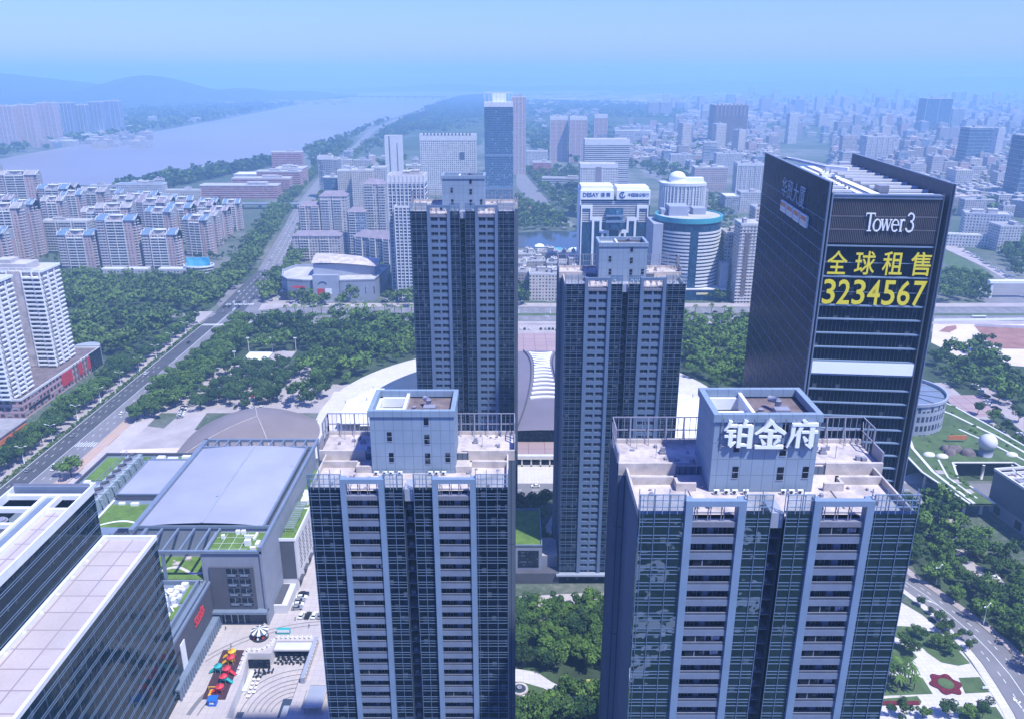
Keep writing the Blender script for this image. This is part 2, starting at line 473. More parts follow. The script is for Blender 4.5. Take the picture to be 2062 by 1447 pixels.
mb.face([(-262.3, 300, .13), (-262.0, 300, .13), (-262.0, 660, .13), (-262.3, 660, .13)])
for i in range(8):                                        # crossing bars and arrows near the stop line
    x = -249.2 + i * 1.45
    mb.face([(x, 421, .13), (x + .5, 421, .13), (x + .5, 427, .13), (x, 427, .13)])
for i in range(16):
    x = -261.5 + i * 1.5
    for y in (657, 722): mb.face([(x, y, .13), (x + .75, y, .13), (x + .75, y + 5, .13), (x, y + 5, .13)])
for s in (-6, 0, 6):
    y = 730
    while y < 2600:
        t = [i for i in range(len(axis) - 1) if axis[i][1] <= y < axis[i + 1][1]][0]
        f = (y - axis[t][1]) / (axis[t + 1][1] - axis[t][1]); x = axis[t][0] + f * (axis[t + 1][0] - axis[t][0]) + s
        mb.face([(x - .2, y, .13), (x + .2, y, .13), (x + .0, y + 6, .13), (x - .4, y + 6, .13)]); y += 14
tag(mb.build("road_marking", M['paint']), kind='structure')

# cross avenue north of the park
sheet("road", rect(-232, 900, 671, 687), 0.104, M['asphalt_pale'])
sheet("road", rect(-232, 900, 694, 714), 0.104, M['asphalt_pale'])
sheet("grass_strip", rect(-225, 900, 688, 693), 0.12, M['grass'])
sheet("pavement", rect(-225, 900, 715, 728), 0.15, M['concrete'])
sheet("pavement", rect(-225, 900, 661, 670), 0.15, M['concrete'])
sheet("road", rect(-900, -262, 682, 694), 0.108, M['asphalt_pale'])
mb = MB()
for y in (675.6, 680.4, 699, 704, 709):
    x = -220
    while x < 700: mb.face([(x, y, .12), (x + 4, y, .12), (x + 4, y + .25, .12), (x, y + .25, .12)]); x += 10
tag(mb.build("road_marking", M['paint']), kind='structure')
# road behind the near towers
sheet("road", rect(-90, 260, 363, 377), 0.102, M['asphalt_pale'])
mb = MB()
x = -80
while x < 200: mb.face([(x, 369.8, .12), (x + 4, 369.8, .12), (x + 4, 370.1, .12), (x, 370.1, .12)]); x += 9
tag(mb.build("road_marking", M['paint']), kind='structure')

# curved road on the right
L = [(150, 352), (156, 310), (161.3, 286.3), (165.2, 275.4), (167.8, 263.6), (169.2, 250.6), (169.3, 240.4), (168.4, 229.9), (166.5, 215.5), (161, 195), (150, 165)]
Rr = [(160, 360), (163, 318), (167.5, 294.2), (171.8, 285.7), (176.0, 273.2), (179.8, 262.5), (182.0, 252.5), (183.3, 238.6), (182.5, 225), (178, 200), (168, 165)]
strip("road", L, Rr, 0.10, M['asphalt_pale'])
strip("pavement", [(x - 3.4, y + 1) for x, y in L], [(x - 0.3, y) for x, y in L], 0.19, M['white_plaza'])
strip("pavement", [(x + 0.3, y) for x, y in Rr], [(x + 4.0, y - 1) for x, y in Rr], 0.19, M['pavers'])
mb = MB()
def lerp(f, g): return [(a[0] + (b[0] - a[0]) * f, a[1] + (b[1] - a[1]) * f) for a, b in zip(L, Rr)]
for f, dash in ((0.5, 0), (0.26, 1), (0.75, 1)):
    pts = lerp(f, 0)
    for i in range(len(pts) - 1):
        (ax, ay), (bx, by) = pts[i], pts[i + 1]; n = max(1, int(hypot(bx - ax, by - ay) / 3))
        for j in range(n):
            if dash and j % 2: continue
            p, q = j / n, (j + (0.55 if dash else 1)) / n; w = 0.12
            mb.face([(ax + (bx - ax) * p - w, ay + (by - ay) * p, .125), (ax + (bx - ax) * p + w, ay + (by - ay) * p, .125), (ax + (bx - ax) * q + w, ay + (by - ay) * q, .125), (ax + (bx - ax) * q - w, ay + (by - ay) * q, .125)])
def arrow(x, y, s=1.0, side=0, rz=0.0):
    pts = [[(-.15, -2), (.15, -2), (.15, .6), (-.15, .6)], [(-.55, .6), (.55, .6), (0, 2)]]
    if side: pts.append([(0, -.6), (side * 1.0, .0), (side * 1.0, .5), (0, -.1)])
    for pl in pts:
        pl = [(px_ * s, py_ * s) for px_, py_ in pl]
        pl = [(x + a * cos(rz) - b * sin(rz), y + a * sin(rz) + b * cos(rz), .126) for a, b in pl]
        mb.face(pl)
arrow(170.6, 221, 1.3, 1); arrow(174.4, 219, 1.3, 1); arrow(168.9, 276.0, 1.1, 0, 0.7)
tag(mb.build("road_marking", M['paint']), kind='structure')

# ---------------------------------------------------------------- paved and planted grounds
sheet("paving", [(-233, 415), (-224, 446), (-190, 447), (-184, 418), (-186, 395), (-233, 395)], 0.09, M['sand'])
sheet("paving", rect(-219, -186, 420, 444), 0.102, M['concrete'])
sheet("path", px((242, 850), (330, 862), (400, 800), (440, 775), (560, 770), (640, 800), (640, 815), (540, 795), (440, 800), (395, 860), (370, 900), (240, 905)), 0.094, M['concrete'])
sheet("parking_ground", rect(-236, -100, 470, 560), 0.06, M['concrete'])
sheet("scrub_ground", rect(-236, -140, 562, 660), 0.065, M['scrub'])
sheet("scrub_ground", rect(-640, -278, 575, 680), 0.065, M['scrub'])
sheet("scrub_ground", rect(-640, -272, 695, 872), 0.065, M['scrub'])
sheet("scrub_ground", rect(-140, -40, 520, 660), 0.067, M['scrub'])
sheet("scrub_ground", rect(85, 215, 510, 660), 0.067, M['scrub'])
sheet("red_clearing", px((240, 665), (262, 660), (275, 668), (262, 677), (243, 674)), 0.09, M['redsoil'])
# round pond terraces either side of the hall: white path ring, then the blue basin
def ringsector(name, cx, cy, r0, r1, a0, a1, z, mat, n=24):
    mb = MB()
    for i in range(n):
        t, u = a0 + (a1 - a0) * i / n, a0 + (a1 - a0) * (i + 1) / n
        mb.face([(cx + r0 * cos(t), cy + r0 * sin(t), z), (cx + r1 * cos(t), cy + r1 * sin(t), z), (cx + r1 * cos(u), cy + r1 * sin(u), z), (cx + r0 * cos(u), cy + r0 * sin(u), z)])
    return tag(mb.build(name, mat), kind='structure')
HCX, HCY = 10.0, 470.0
ringsector("plaza_paving", HCX, HCY, 108, 131, R(-5), R(185), 0.10, M['white_plaza'], 40)
ringsector("basin_water", HCX, HCY, 80, 108, R(95), R(160), 0.12, M['tank'])
ringsector("basin_water", HCX, HCY, 80, 108, R(20), R(80), 0.12, M['tank'])
sheet("forecourt_paving", rect(-14, 41.5, 545, 652), 0.11, M['granite'])
sheet("forecourt_paving", rect(-30, 56, 636, 660), 0.12, M['concrete'])
sheet("plaza_paving", rect(-60, 95, 377, 412), 0.096, M['white_plaza'])
sheet("plaza_paving", rect(-119, 140, 405, 506.5), 0.085, M['white_plaza'])
sheet("scrub_ground", rect(-60, 200, -420, 110), 0.03, M['scrub'])  # unseen dark sheet behind the camera, added to darken the towers' glass reflections
for _i, (qa, qb, qc, qd) in enumerate(((24, 60, -112, -100), (14, 52, -88, -74), (30, 66, -66, -54), (12, 40, -44, -36), (28, 70, -30, -18), (20, 50, -6, 2), (75, 110, -95, -80), (80, 104, -40, -30))): sheet("plaza_paving", rect(qa, qb, qc, qd), 0.05, M['white_plaza'])  # invented pale strips out of view, laid for bright bands in the wavy glass
# ground between the near towers
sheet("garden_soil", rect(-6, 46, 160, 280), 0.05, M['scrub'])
sheet("plaza_paving", px((1045, 1200), (1250, 1190), (1250, 1235), (1045, 1255)), 0.10, M['plaza'])
sheet("lawn", px((1050, 1330), (1090, 1350), (1100, 1380), (1080, 1410), (1050, 1420)), 0.11, M['grass'])
sheet("path", px((1030, 1345), (1080, 1352), (1110, 1372), (1150, 1392), (1230, 1400), (1230, 1420), (1140, 1412), (1095, 1385), (1050, 1372), (1030, 1372)), 0.13, M['white_plaza'])
sheet("path", px((1048, 1395), (1068, 1395), (1078, 1415), (1068, 1450), (1040, 1470), (1040, 1450), (1060, 1430), (1050, 1410)), 0.13, M['white_plaza'])
sheet("path", px((1150, 990), (1128, 1010), (1098, 1060), (1105, 1110), (1128, 1140), (1128, 1128), (1115, 1100), (1110, 1060), (1135, 1020)), 0.12, M['concrete'])
sheet("plaza_paving", rect(-130, -30, 170, 214), 0.05, M['plaza'])
sheet("plaza_paving", [(-130, 214), (CX0, 214), (CX0, 252.5), (CX1, 252.5), (CX1, 214), (-30, 214), (-30, 345), (-92, 345), (-130, 262)], 0.05, M['plaza'])
# right-hand side: plaza, lawns, car park, sandy lots
sheet("plaza_paving", [(90, 150), (150, 165), (158, 196), (163, 215), (165, 230), (165.5, 250), (161, 268), (152, 284), (110, 280), (90, 250)], 0.06, M['white_plaza'])
def z3(x, y): return P(1600 + x * 462 / 1345, 950 + y * 462 / 1345)
sheet("lawn", [z3(*p) for p in [(580, 900), (700, 905), (880, 960), (1030, 1120), (960, 1135), (860, 1115), (780, 1060), (730, 1010), (640, 985), (570, 960)]], 0.10, M['grass'])
sheet("lawn", [z3(*p) for p in [(560, 1000), (640, 1010), (700, 1060), (720, 1085), (640, 1140), (540, 1150)]], 0.10, M['grass'])
sheet("lawn", [z3(*p) for p in [(690, 1205), (750, 1205), (810, 1300), (480, 1312), (520, 1180), (640, 1200)]], 0.10, M['grass'])
sheet("lawn", [z3(*p) for p in [(960, 1205), (1085, 1200), (1145, 1290), (1000, 1297)]], 0.10, M['grass'])
sheet("lawn", [z3(*p) for p in [(480, 1330), (720, 1312), (745, 1345), (735, 1365), (470, 1370)]], 0.10, M['grass'])
sheet("lawn", [z3(*p) for p in [(960, 1420), (1060, 1375), (1180, 1375), (1230, 1450), (960, 1450)]], 0.10, M['grass'])
sheet("scrub_ground", [(185, 200), (186, 240), (184, 252), (180, 270), (172, 296), (176, 330), (190, 345), (215, 300), (235, 240), (240, 200)], 0.055, M['scrub'])
sheet("parking_ground", [z3(*p) for p in [(830, 320), (900, 320), (1000, 420), (1060, 540), (1180, 590), (1240, 660), (1120, 670), (1000, 560), (930, 470)]], 0.09, M['concrete'])
sheet("pavement", px((1812, 960), (1850, 950), (1905, 1010), (1960, 1090), (1940, 1100), (1880, 1030), (1815, 1010)), 0.08, M['concrete'])
sheet("scrub_ground", rect(190, 520, 380, 640), 0.04, M['scrub'])
sheet("sandy_ground", px((1880, 650), (1960, 648), (1955, 720), (1945, 728), (1905, 705), (1875, 690)), 0.10, M['sand'])
sheet("sandy_ground", px((1945, 646), (2150, 648), (2150, 745), (2030, 735), (1990, 700), (1950, 665)), 0.09, M['sand'])
sheet("red_clearing", px((1038, 398), (1050, 405), (1078, 424), (1062, 432), (1038, 420)), 0.13, M['redsoil'])
sheet("red_field", px((1963, 658), (2150, 662), (2150, 705), (2015, 702), (1985, 685)), 0.12, M['redsoil'])
sheet("red_patch", px((1890, 668), (1905, 658), (1925, 655), (1927, 662), (1912, 670)), 0.12, M['redsoil'])
sheet("pavement", px((1900, 795), (1975, 795), (2025, 838), (1935, 838)), 0.10, M['granite'])
sheet("pavement", px((1975, 780), (2000, 772), (2062, 835), (2062, 870), (2010, 830)), 0.095, M['pavers'])
sheet("pavement", px((1880, 770), (1905, 770), (2062, 900), (2062, 990), (1990, 890)), 0.07, M['concrete'])
sheet("lawn", px((1905, 505), (1920, 512), (1985, 545), (2003, 561), (1960, 562), (1935, 556), (1900, 525)), 0.12, M['grass'])
sheet("road", px((1905, 485), (1925, 490), (2010, 545), (2050, 566), (2030, 566), (1985, 540), (1900, 500)), 0.11, M['concrete'])
sheet("road", px((1940, 575), (2062, 570), (2062, 615), (1990, 615)), 0.11, M['asphalt_pale'])
sheet("road", px((1040, 340), (1052, 345), (1115, 420), (1160, 455), (1135, 460), (1085, 430), (1040, 375)), 0.12, M['asphalt_pale'])
sheet("road", px((1265, 322), (1285, 325), (1340, 360), (1345, 372), (1300, 352)), 0.12, M['asphalt_pale'])
sheet("road", px((436, 612), (470, 570), (560, 575), (600, 600), (580, 625), (470, 655)), 0.085, M['asphalt_pale'])
sheet("parking_ground", px((545, 580), (580, 560), (600, 600), (580, 618), (520, 625)), 0.115, M['concrete'])
sheet("beach_path", px((240, 398), (330, 388), (470, 368), (550, 352), (560, 356), (470, 375), (330, 396), (250, 410)), 0.1, M['scrub'])

# haze: pale even air over the whole city
mb = MB(); mb.box(-14000, 14000, -1500, 15500, -12, 300)
hz = mb.build("haze", [])
k = bpy.data.materials.new("haze_air"); k.use_nodes = True; t = k.node_tree; t.nodes.clear()
pv = t.nodes.new("ShaderNodeVolumePrincipled"); mo = t.nodes.new("ShaderNodeOutputMaterial")
pv.inputs['Color'].default_value = (0.41, 0.70, 1.0, 1)
pv.inputs['Density'].default_value = 2.15e-4
pv.inputs['Anisotropy'].default_value = 0.0
t.links.new(pv.outputs[0], mo.inputs['Volume'])
hz.data.materials.append(k); tag(hz, kind='stuff')
# ---------------------------------------------------------------- residential towers
M['tower_metal'] = plain("blue_grey_aluminium", (0.19, 0.26, 0.36), 0.55, 0.12, 0.2, spec=0.5)
M['mullion'] = plain("dark_mullion", (0.115, 0.17, 0.26), 0.5, 0.12, 0.2)
M['tower_panel'] = plain("grey_panel", (0.31, 0.33, 0.39), 0.7, 0.14, 0.12)
M['balcony_wall'] = plain("balcony_render", (0.175, 0.205, 0.275), 0.75, 0.16, 0.3)
M['balcony_in'] = plain("balcony_back_wall", (0.19, 0.19, 0.23), 0.8, 0.2, 0.5)
M['dark_window'] = glassy("window_glass", (0.012, 0.015, 0.022), 0.08, 0.004, (1.6, 1.5), 0.25)
M['tower_glass'] = glassy("tower_glass", (0.004, 0.007, 0.017), 0.03, 0.035, (2.0, 3.05), 0.16, spec=0.16)
M['wavy_glass'] = glassy("wavy_tower_glass", (0.005, 0.009, 0.019), 0.02, 0.13, (2.0, 3.05), 0.08, 2.4, wscale=0.2, stint=(0.55, 0.78, 1.0))
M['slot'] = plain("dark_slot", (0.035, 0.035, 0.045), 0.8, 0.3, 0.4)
M['rail_glass'] = plain("rail_glass", (0.09, 0.10, 0.13), 0.2, 0.2, 0.6)
M['deck'] = plain("roof_deck", (0.50, 0.43, 0.41), 0.9, 0.42, 0.22, fine=0.9)
M['deck_old'] = plain("old_bitumen_roof", (0.17, 0.13, 0.13), 0.95, 0.45, 0.35, fine=1.5)
M['parapet'] = plain("stained_parapet", (0.50, 0.44, 0.40), 0.9, 0.3, 0.4)
M['steel'] = plain("painted_steel", (0.25, 0.25, 0.30), 0.5, 0.15, 0.3)
M['white'] = plain("white_coat", (0.78, 0.78, 0.78), 0.6, 0.08, 0.3)
M['sign_white'] = plain("sign_face", (0.86, 0.86, 0.86), 0.45, 0.04, 0.5)
M['clear'] = None
def seamed(name, col, sx, sz, w=0.05, dark=0.55):
    k = NT(name); u, v = k.uv()
    a = k.math('LESS_THAN', k.math('FRACT', k.math('DIVIDE', u, sx)), w / sx)
    b = k.math('LESS_THAN', k.math('FRACT', k.math('DIVIDE', v, sz)), w / sz)
    s = k.math('MAXIMUM', a, b); n = k.ramp(k.noise(0.18, detail=4), 0.3, 0.7)
    r = k.white(k.math('FLOOR', k.math('DIVIDE', u, sx)), k.math('FLOOR', k.math('DIVIDE', v, sz)))
    c = k.mix(n, tuple(x * 0.84 for x in col), col); c = k.mix(k.math('MULTIPLY', r, 0.2), c, tuple(x * 0.8 for x in col))
    c = k.mix(s, c, tuple(x * dark for x in col))
    return k.out(c, 0.65, 0, 0.4)
M['cladding'] = seamed("panel_cladding", (0.24, 0.31, 0.39), 2.0, 3.05, 0.10)
M['ribbed'] = seamed("ribbed_cladding", (0.115, 0.145, 0.205), 1.1, 24.0, 0.22, 0.4)

def see_glass():
    """roof-edge screen glass: mostly clear"""
    k = bpy.data.materials.new("screen_glass"); k.use_nodes = True; t = k.node_tree; t.nodes.clear()
    tr = t.nodes.new("ShaderNodeBsdfTransparent"); tr.inputs[0].default_value = (0.62, 0.72, 0.85, 1)
    gl = t.nodes.new("ShaderNodeBsdfGlossy"); gl.inputs['Roughness'].default_value = 0.03
    mx = t.nodes.new("ShaderNodeMixShader"); mx.inputs[0].default_value = 0.14
    o = t.nodes.new("ShaderNodeOutputMaterial")
    t.links.new(tr.outputs[0], mx.inputs[1]); t.links.new(gl.outputs[0], mx.inputs[2]); t.links.new(mx.outputs[0], o.inputs[0])
    return k
M['clear'] = see_glass()

M['tower_metal_dim'] = plain("slate_blue_cladding", (0.115, 0.165, 0.25), 0.6, 0.12, 0.2)
M['laundry'] = plain("hung_laundry", (0.40, 0.36, 0.38), 0.9, 0.7, 1.2, fine=4)
def residential(label, cx, y0, W, top, fh, balc=True, glass='tower_glass', first=0, seed=1, duct=True):
    """twin-bay glass tower: front wing, wider rear wing, penthouse. Origin at the middle of the front wall's foot."""
    rnd = random.Random(seed)
    t = thing("residential_tower", label, "tower", (cx, y0, 0), 0, "residential towers with twin balcony bays")
    h = W / 2
    fr = [0, .163, .380, .475, .527, .622, .837, 1.0]
    X = [-h + f * W for f in fr]
    deck = top - 5.0; rdeck = top - 3.4; wing = 1.4
    nfl = int((top - 6.0) / fh); z0 = (top - 6.0) - nfl * fh
    # glass skin of the front wing
    mb = MB()
    for a, b in ((X[0], X[1]), (X[2], X[3]), (X[4], X[5]), (X[6], X[7])):
        mb.box(a, b, 0, 1.0, 0, top - 3.6, skip='ub' + ('' if a == X[0] else 'l') + ('' if b == X[7] else 'r'))
    mb.m = 1; mb.box(X[0], X[3], 1.0, 16.5, 0, deck - .05, skip='uft'); mb.box(X[4], X[7], 1.0, 16.5, 0, deck - .05, skip='uft')
    mb.build("curtain_wall", [M[glass], M['ribbed']], t)
    # mullions and floor lines
    mb = MB()
    bays = [(X[0], X[1], 3), (X[2], X[3], 2), (X[4], X[5], 2), (X[6], X[7], 3)]
    zs = []
    for f in range(first, nfl + 2):
        z = z0 + f * fh
        for k in (0.0, 0.26, 0.46): zs.append((z + k * fh, 0.15 if k != .26 else 0.11))
    for a, b, n in bays:
        for z, w in zs:
            if z < top - 3: mb.box(a, b, -0.08, 0.0, z, z + w * .75, skip='b')
        for i in range(n + 1):
            x = a + (b - a) * i / n; x = min(max(x, a + .06), b - .06)
            mb.box(x - .055, x + .055, -0.16, -0.10, 0, top, skip='u')
            if n == 3 and i < n: 
                xx = a + (b - a) * (i + .22) / n
                if i == 0: mb.box(xx - .04, xx + .04, -0.14, -0.10, 0, top, skip='u')
    mb.build("mullion_grid", M['mullion'], t)
    # open screen above the roof edge
    for a, b, n in bays:
        mb = MB(); gl = MB()
        gl.quad((a, -.02, top - 3.6), (b, -.02, top - 3.6), (b, -.02, top - .1), (a, -.02, top - .1))
        n2 = max(3, int((b - a) / 1.1))
        for i in range(n2 + 1):
            x = a + (b - a) * i / n2; mb.bar((x, -.06, top - 3.6), (x, -.06, top), .12)
        for z in (top - 2.3, top - 1.1, top - .06): mb.bar((a, -.06, z), (b, -.06, z), .13)
        for i in range(0, n2 + 1, 2):
            x = a + (b - a) * i / n2; mb.bar((x, .9, top - 4.9), (x, .9, top + .5), .13); mb.bar((x, .9, top - .5), (x, -.06, top - .5), .1)
        o = mb.build("roof_screen", M['tower_metal'], t); gl.build("screen_glass", M['clear'], o)
    # portals: two piers and a head beam each
    for a, b in ((X[1], X[2]), (X[5], X[6])):
        mb = MB(); pw = .125 * (b - a)
        mb.box(a, a + pw, -.55, 1.2, 0, top - 1.0); mb.box(b - pw, b, -.55, 1.2, 0, top - 1.0)
        mb.box(a + pw, b - pw, -.55, .5, top - 2.0, top - 1.0)
        mb.build("portal_frame", M['tower_metal' if balc else 'tower_metal_dim'], t)
        mb = MB(); mb.box(a + pw, b - pw, 1.9, 2.2, 0, top - 5.2, skip='u'); mb.box(a + pw, b - pw, -.2, 2.2, top - 6.0, top - 5.0)
        mb.m = 1
        for i in range(4):
            x = a + pw + .4 + i * (b - a - 2 * pw - .8) / 3
            mb.bar((x, .2, top - 5), (x, .2, top - 2), .14); mb.bar((x + .45, .2, top - 5), (x + .45, .2, top - 2), .1); mb.bar((x, .2, top - 2.3), (x + .45, .2, top - 3.6), .08)
        mb.build("bay_back", [M['balcony_in'], M['steel']], t)
    # one balcony (or punched window row) per floor and bay
    me = {}
    for bi, (a, b) in enumerate(((X[1], X[2]), (X[5], X[6]))):
        pw = .125 * (b - a); w = b - a - 2 * pw; xa = a + pw
        mb = MB()
        if balc:
            mb.m = 0; mb.box(0, w, -.25, 1.9, -.25, .15); mb.box(0, w, -.25, -.05, .15, .95)
            mb.m = 0; mb.box(.43 * w if bi == 0 else .5 * w, .55 * w if bi == 0 else .66 * w, 1.5, 1.9, .15, fh - .25)
            mb.m = 2; mb.box(0, w, -.2, -.12, 1.02, 1.42, skip='ub'); mb.m = 3; mb.bar((0, -.16, 1.45), (w, -.16, 1.45), .09)
            mb.m = 1
            p = ((.04, .40), (.58, .97)) if bi == 0 else ((.03, .47), (.69, .97))
            for q, r in p:
                mb.box(q * w, r * w, 1.8, 1.9, .3, fh - .5, skip='ub')
                mb.m = 3
                for k in (.25, .5, .75): mb.box((q + (r - q) * k) * w - .04, (q + (r - q) * k) * w + .04, 1.72, 1.8, .3, fh - .5)
                mb.m = 1
        else:
            lo, hi = 1.25, fh - .35
            mb.m = 0; mb.box(0, w, 0, .5, -.35, lo); mb.box(0, .05 * w, .0, .5, lo, fh - .35)
            g = ((.05, .45), (.56, .97)) if bi == 0 else ((.05, .45), (.55, .97))
            mb.box(g[0][1] * w, g[1][0] * w, 0, .5, lo, hi); mb.box(g[1][1] * w, w, 0, .5, lo, hi)
            for q, r in g:
                mb.m = 1; mb.quad((q * w, .45, lo), (r * w, .45, lo), (r * w, .45, hi), (q * w, .45, hi))
                mb.m = 3; mb.box((q + r) / 2 * w - .04, (q + r) / 2 * w + .04, .38, .45, lo, hi); mb.box(q * w, r * w, .36, .45, lo + .35, lo + .42)
                mb.m = 0
        nm = "balcony" if balc else "window_band"
        o0 = None
        for f in range(max(first, 1), nfl + 1):
            if o0 is None:
                o0 = mb.build(nm, [M['balcony_wall'] if balc else M['tower_metal_dim'], M['dark_window'], M['rail_glass'], M['steel']], t); o = o0
                if balc:
                    mb.m = 1; mb.box(.1 * w, .52 * w, -.05, .02, .95, fh - .3); mb.m = 3; mb.box(.3 * w, .32 * w, -.1, -.05, .95, fh - .3); o1 = mb.build("balcony", [M['balcony_wall'], M['dark_window'], M['rail_glass'], M['steel']], t); v1 = o1.data; bpy.data.objects.remove(o1)
                    mb.m = 4; rl = random.Random(seed)
                    for q in range(9): x = w * rl.uniform(.05, .9); mb.box(x, x + .5, .5, .6, 1.1 + rl.uniform(0, .4), 2.2)
                    o2 = mb.build("balcony", [M['balcony_wall'], M['dark_window'], M['rail_glass'], M['steel'], M['laundry']], t); v2 = o2.data; bpy.data.objects.remove(o2)
            else:
                o = o0.copy(); COL.objects.link(o)
                if balc:
                    q = rnd.random()
                    if q < .18: o.data = v1
                    elif q < .34: o.data = v2
            o.location = (xa, 0, z0 + (f - 1) * fh + .25)
    # central service slot with condenser ledges
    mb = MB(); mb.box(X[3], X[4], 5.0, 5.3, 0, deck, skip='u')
    mb.m = 1
    for f in range(max(first, 1), nfl + 1):
        z = z0 + f * fh; mb.box(X[3] + .1, X[4] - .1, 1.6, 5.0, z - .12, z)
        if rnd.random() < .75: mb.box(X[3] + .5, X[3] + 1.3, 2.2, 2.9, z, z + .75)
    mb.m = 2; mb.box(X[3] + .15, X[4] - .15, .6, 5.0, deck - 1.6, deck + 1.2)
    mb.build("service_slot", [M['slot'], M['balcony_in'], M['tower_panel']], t)
    # rear wing
    mb = MB(); mb.box(-h - wing, h + wing, 16.5, 27, 0, rdeck, skip='ut')
    for sx in (-1, 1):
        for i in range(9):
            y = 17.0 + i * 1.2; mb.box(sx * (h + wing), sx * (h + wing + .25), y, y + .35, 0, rdeck + .6, skip='u')
    mb.build("rear_wing", M['ribbed'], t)
    mb = MB(); mb.box(-h + .1, h - .1, 1.0, 16.5, deck - .2, deck, skip='u'); mb.box(-h - wing + .3, h + wing - .3, 16.8, 26.7, rdeck - .2, rdeck, skip='u')
    mb.build("roof_deck", M['deck'], t)
    mb = MB()
    for s in (-1, 1):
        mb.box(s * (h - .3), s * (h - 8.5), 12.6, 13.2, deck, deck + 1.5); mb.box(s * (h - 8.5), s * (h - 8.0), 10.2, 13.2, deck, deck + 1.5)
        mb.box(s * (h - 8.5), s * (h - 11.5), 10.2, 10.8, deck, deck + 1.5); mb.box(s * h, s * (h - .35), 1, 16.5, deck - .3, deck + 1.4)
        mb.box(s * (h + wing), s * (h - 9.0), 16.42, 17.0, rdeck - 1.7, rdeck + .7)
    mb.box(-h - wing, h + wing, 26.5, 27.0, rdeck - .3, rdeck + .8)
    mb.build("parapet", M['parapet'], t)
    # pipes, drains and hatches on the decks
    mb = MB()
    for s in (-1, 1):
        mb.tube((s * (h - 1.5), 2.6, deck + .2), (s * 4.5, 2.6, deck + .2), .09, n=6); mb.tube((s * (h - 2.5), 17.4, rdeck + .2), (s * 10, 17.4, rdeck + .2), .1, n=6); mb.tube((s * 12.5, 4, deck + .15), (s * 12.5, 12, deck + .15), .08, n=6)
        for i in range(7):
            x, y = s * rnd.uniform(10, h - 1), rnd.uniform(18, 26); w = rnd.uniform(.2, .9); mb.box(x, x + w, y, y + rnd.uniform(.2, .9), rdeck, rdeck + rnd.uniform(.15, .9))
        for i in range(6):
            x, y = s * rnd.uniform(9.5, h - 2), rnd.uniform(2, 12); w = rnd.uniform(.2, .8); mb.box(x, x + w, y, y + rnd.uniform(.2, .8), deck, deck + rnd.uniform(.15, .8))
    mb.build("roof_pipework", M['steel'], t)
    # steel screen round the rear wing
    mb = MB()
    def frame(p, q, z0_, z1_, n, sub=2, hz=(0, .5, 1)):
        for i in range(n + 1):
            x = p[0] + (q[0] - p[0]) * i / n; y = p[1] + (q[1] - p[1]) * i / n
            mb.bar((x, y, z0_), (x, y, z1_), .3)
            for j in range(1, sub):
                if i < n:
                    f = (i + j / sub) / n; mb.bar((p[0] + (q[0] - p[0]) * f, p[1] + (q[1] - p[1]) * f, z0_), (p[0] + (q[0] - p[0]) * f, p[1] + (q[1] - p[1]) * f, z1_), .1)
        for k in hz: mb.bar((*p, z0_ + (z1_ - z0_) * k), (*q, z0_ + (z1_ - z0_) * k), .2)
    zt = rdeck + 5.3
    frame((-h - wing, 26.9), (h + wing, 26.9), rdeck, zt, 14, 3, (.15, .5, 1))
    for s in (-1, 1): frame((s * (h + wing), 21.5), (s * (h + wing), 26.9), rdeck - .2, zt, 2, 2)
    for i in range(15):
        x = -h - wing + i * (W + 2 * wing) / 14; mb.bar((x, 26.9, zt - .6), (x, 25.4, rdeck), .14)
    for s in (-1, 1): mb.box(s * (h + wing) - .15, s * (h + wing) + .15, 17.0, 21.6, rdeck - .2, rdeck + 2.6)
    mb.build("roof_frame", M['steel'], t)
    # penthouse with its roof well
    ph = MB(); pz = top + 9.3; px0, px1, py0, py1 = -9.0, 9.0, 10.0, 22.0
    ph.box(px0, px1, py0, py1, deck, pz, skip='ut')
    ph.ring(rect(px0 - .3, px1 + .3, py0 - .3, py1 + .3), 1.0, pz - .9, pz + .5)
    po = ph.build("penthouse", M['cladding'], t)
    mb = MB(); mb.box(-1.6, px1 - .7, py0 + .7, py1 - .7, pz - 1.7, pz - 1.2, skip='u')
    mb.m = 1
    for i in range(7):
        a_ = rnd.uniform(0, 6.28); 
        mb.box(0, 0.01, 12, 12.01, pz - 1.2, pz - 1.19)
    mb.build("penthouse_roof", [M['deck_old'], M['deck']], po)
    mb = MB(); mb.box(-2.2, -1.6, py0 + .7, py1 - .7, pz - 3, pz - .1); mb.box(px0 + .7, -2.2, py0 + 4.6, py0 + 5.6, pz - 2.2, pz - 1.3); mb.box(px0 + .7, -2.2, py0 + .7, py1 - .7, pz - 6.0, pz - 5.7)
    mb.box(px0 + .7, -2.2, py1 - 1.3, py1 - .7, pz - 3.2, pz - 1.0)
    mb.box(px0 + .7, px0 + 1.3, py0 + .7, py1 - .7, pz - 3.2, pz - 1.0)
    mb.build("roof_well", M['white'], po)
    if duct:
        mb = MB(); mb.tube((3.2, 15.2, pz - 1.2), (3.2, 15.2, pz + .8), .55, n=12); mb.tube((3.2, 15.2, pz + .8), (2.2, 17.0, pz + .5), .55, n=12); mb.box(2.2, 4.8, 13.0, 14.8, pz - 1.2, pz - .1); mb.build("roof_duct", M['steel'], po); mb = MB()
        mb.tube((-.9 + 1, 14.6, pz - 1.2), (.1, 14.6, pz - .5), .5, n=10)
        mb.build("roof_duct", M['steel'], po)
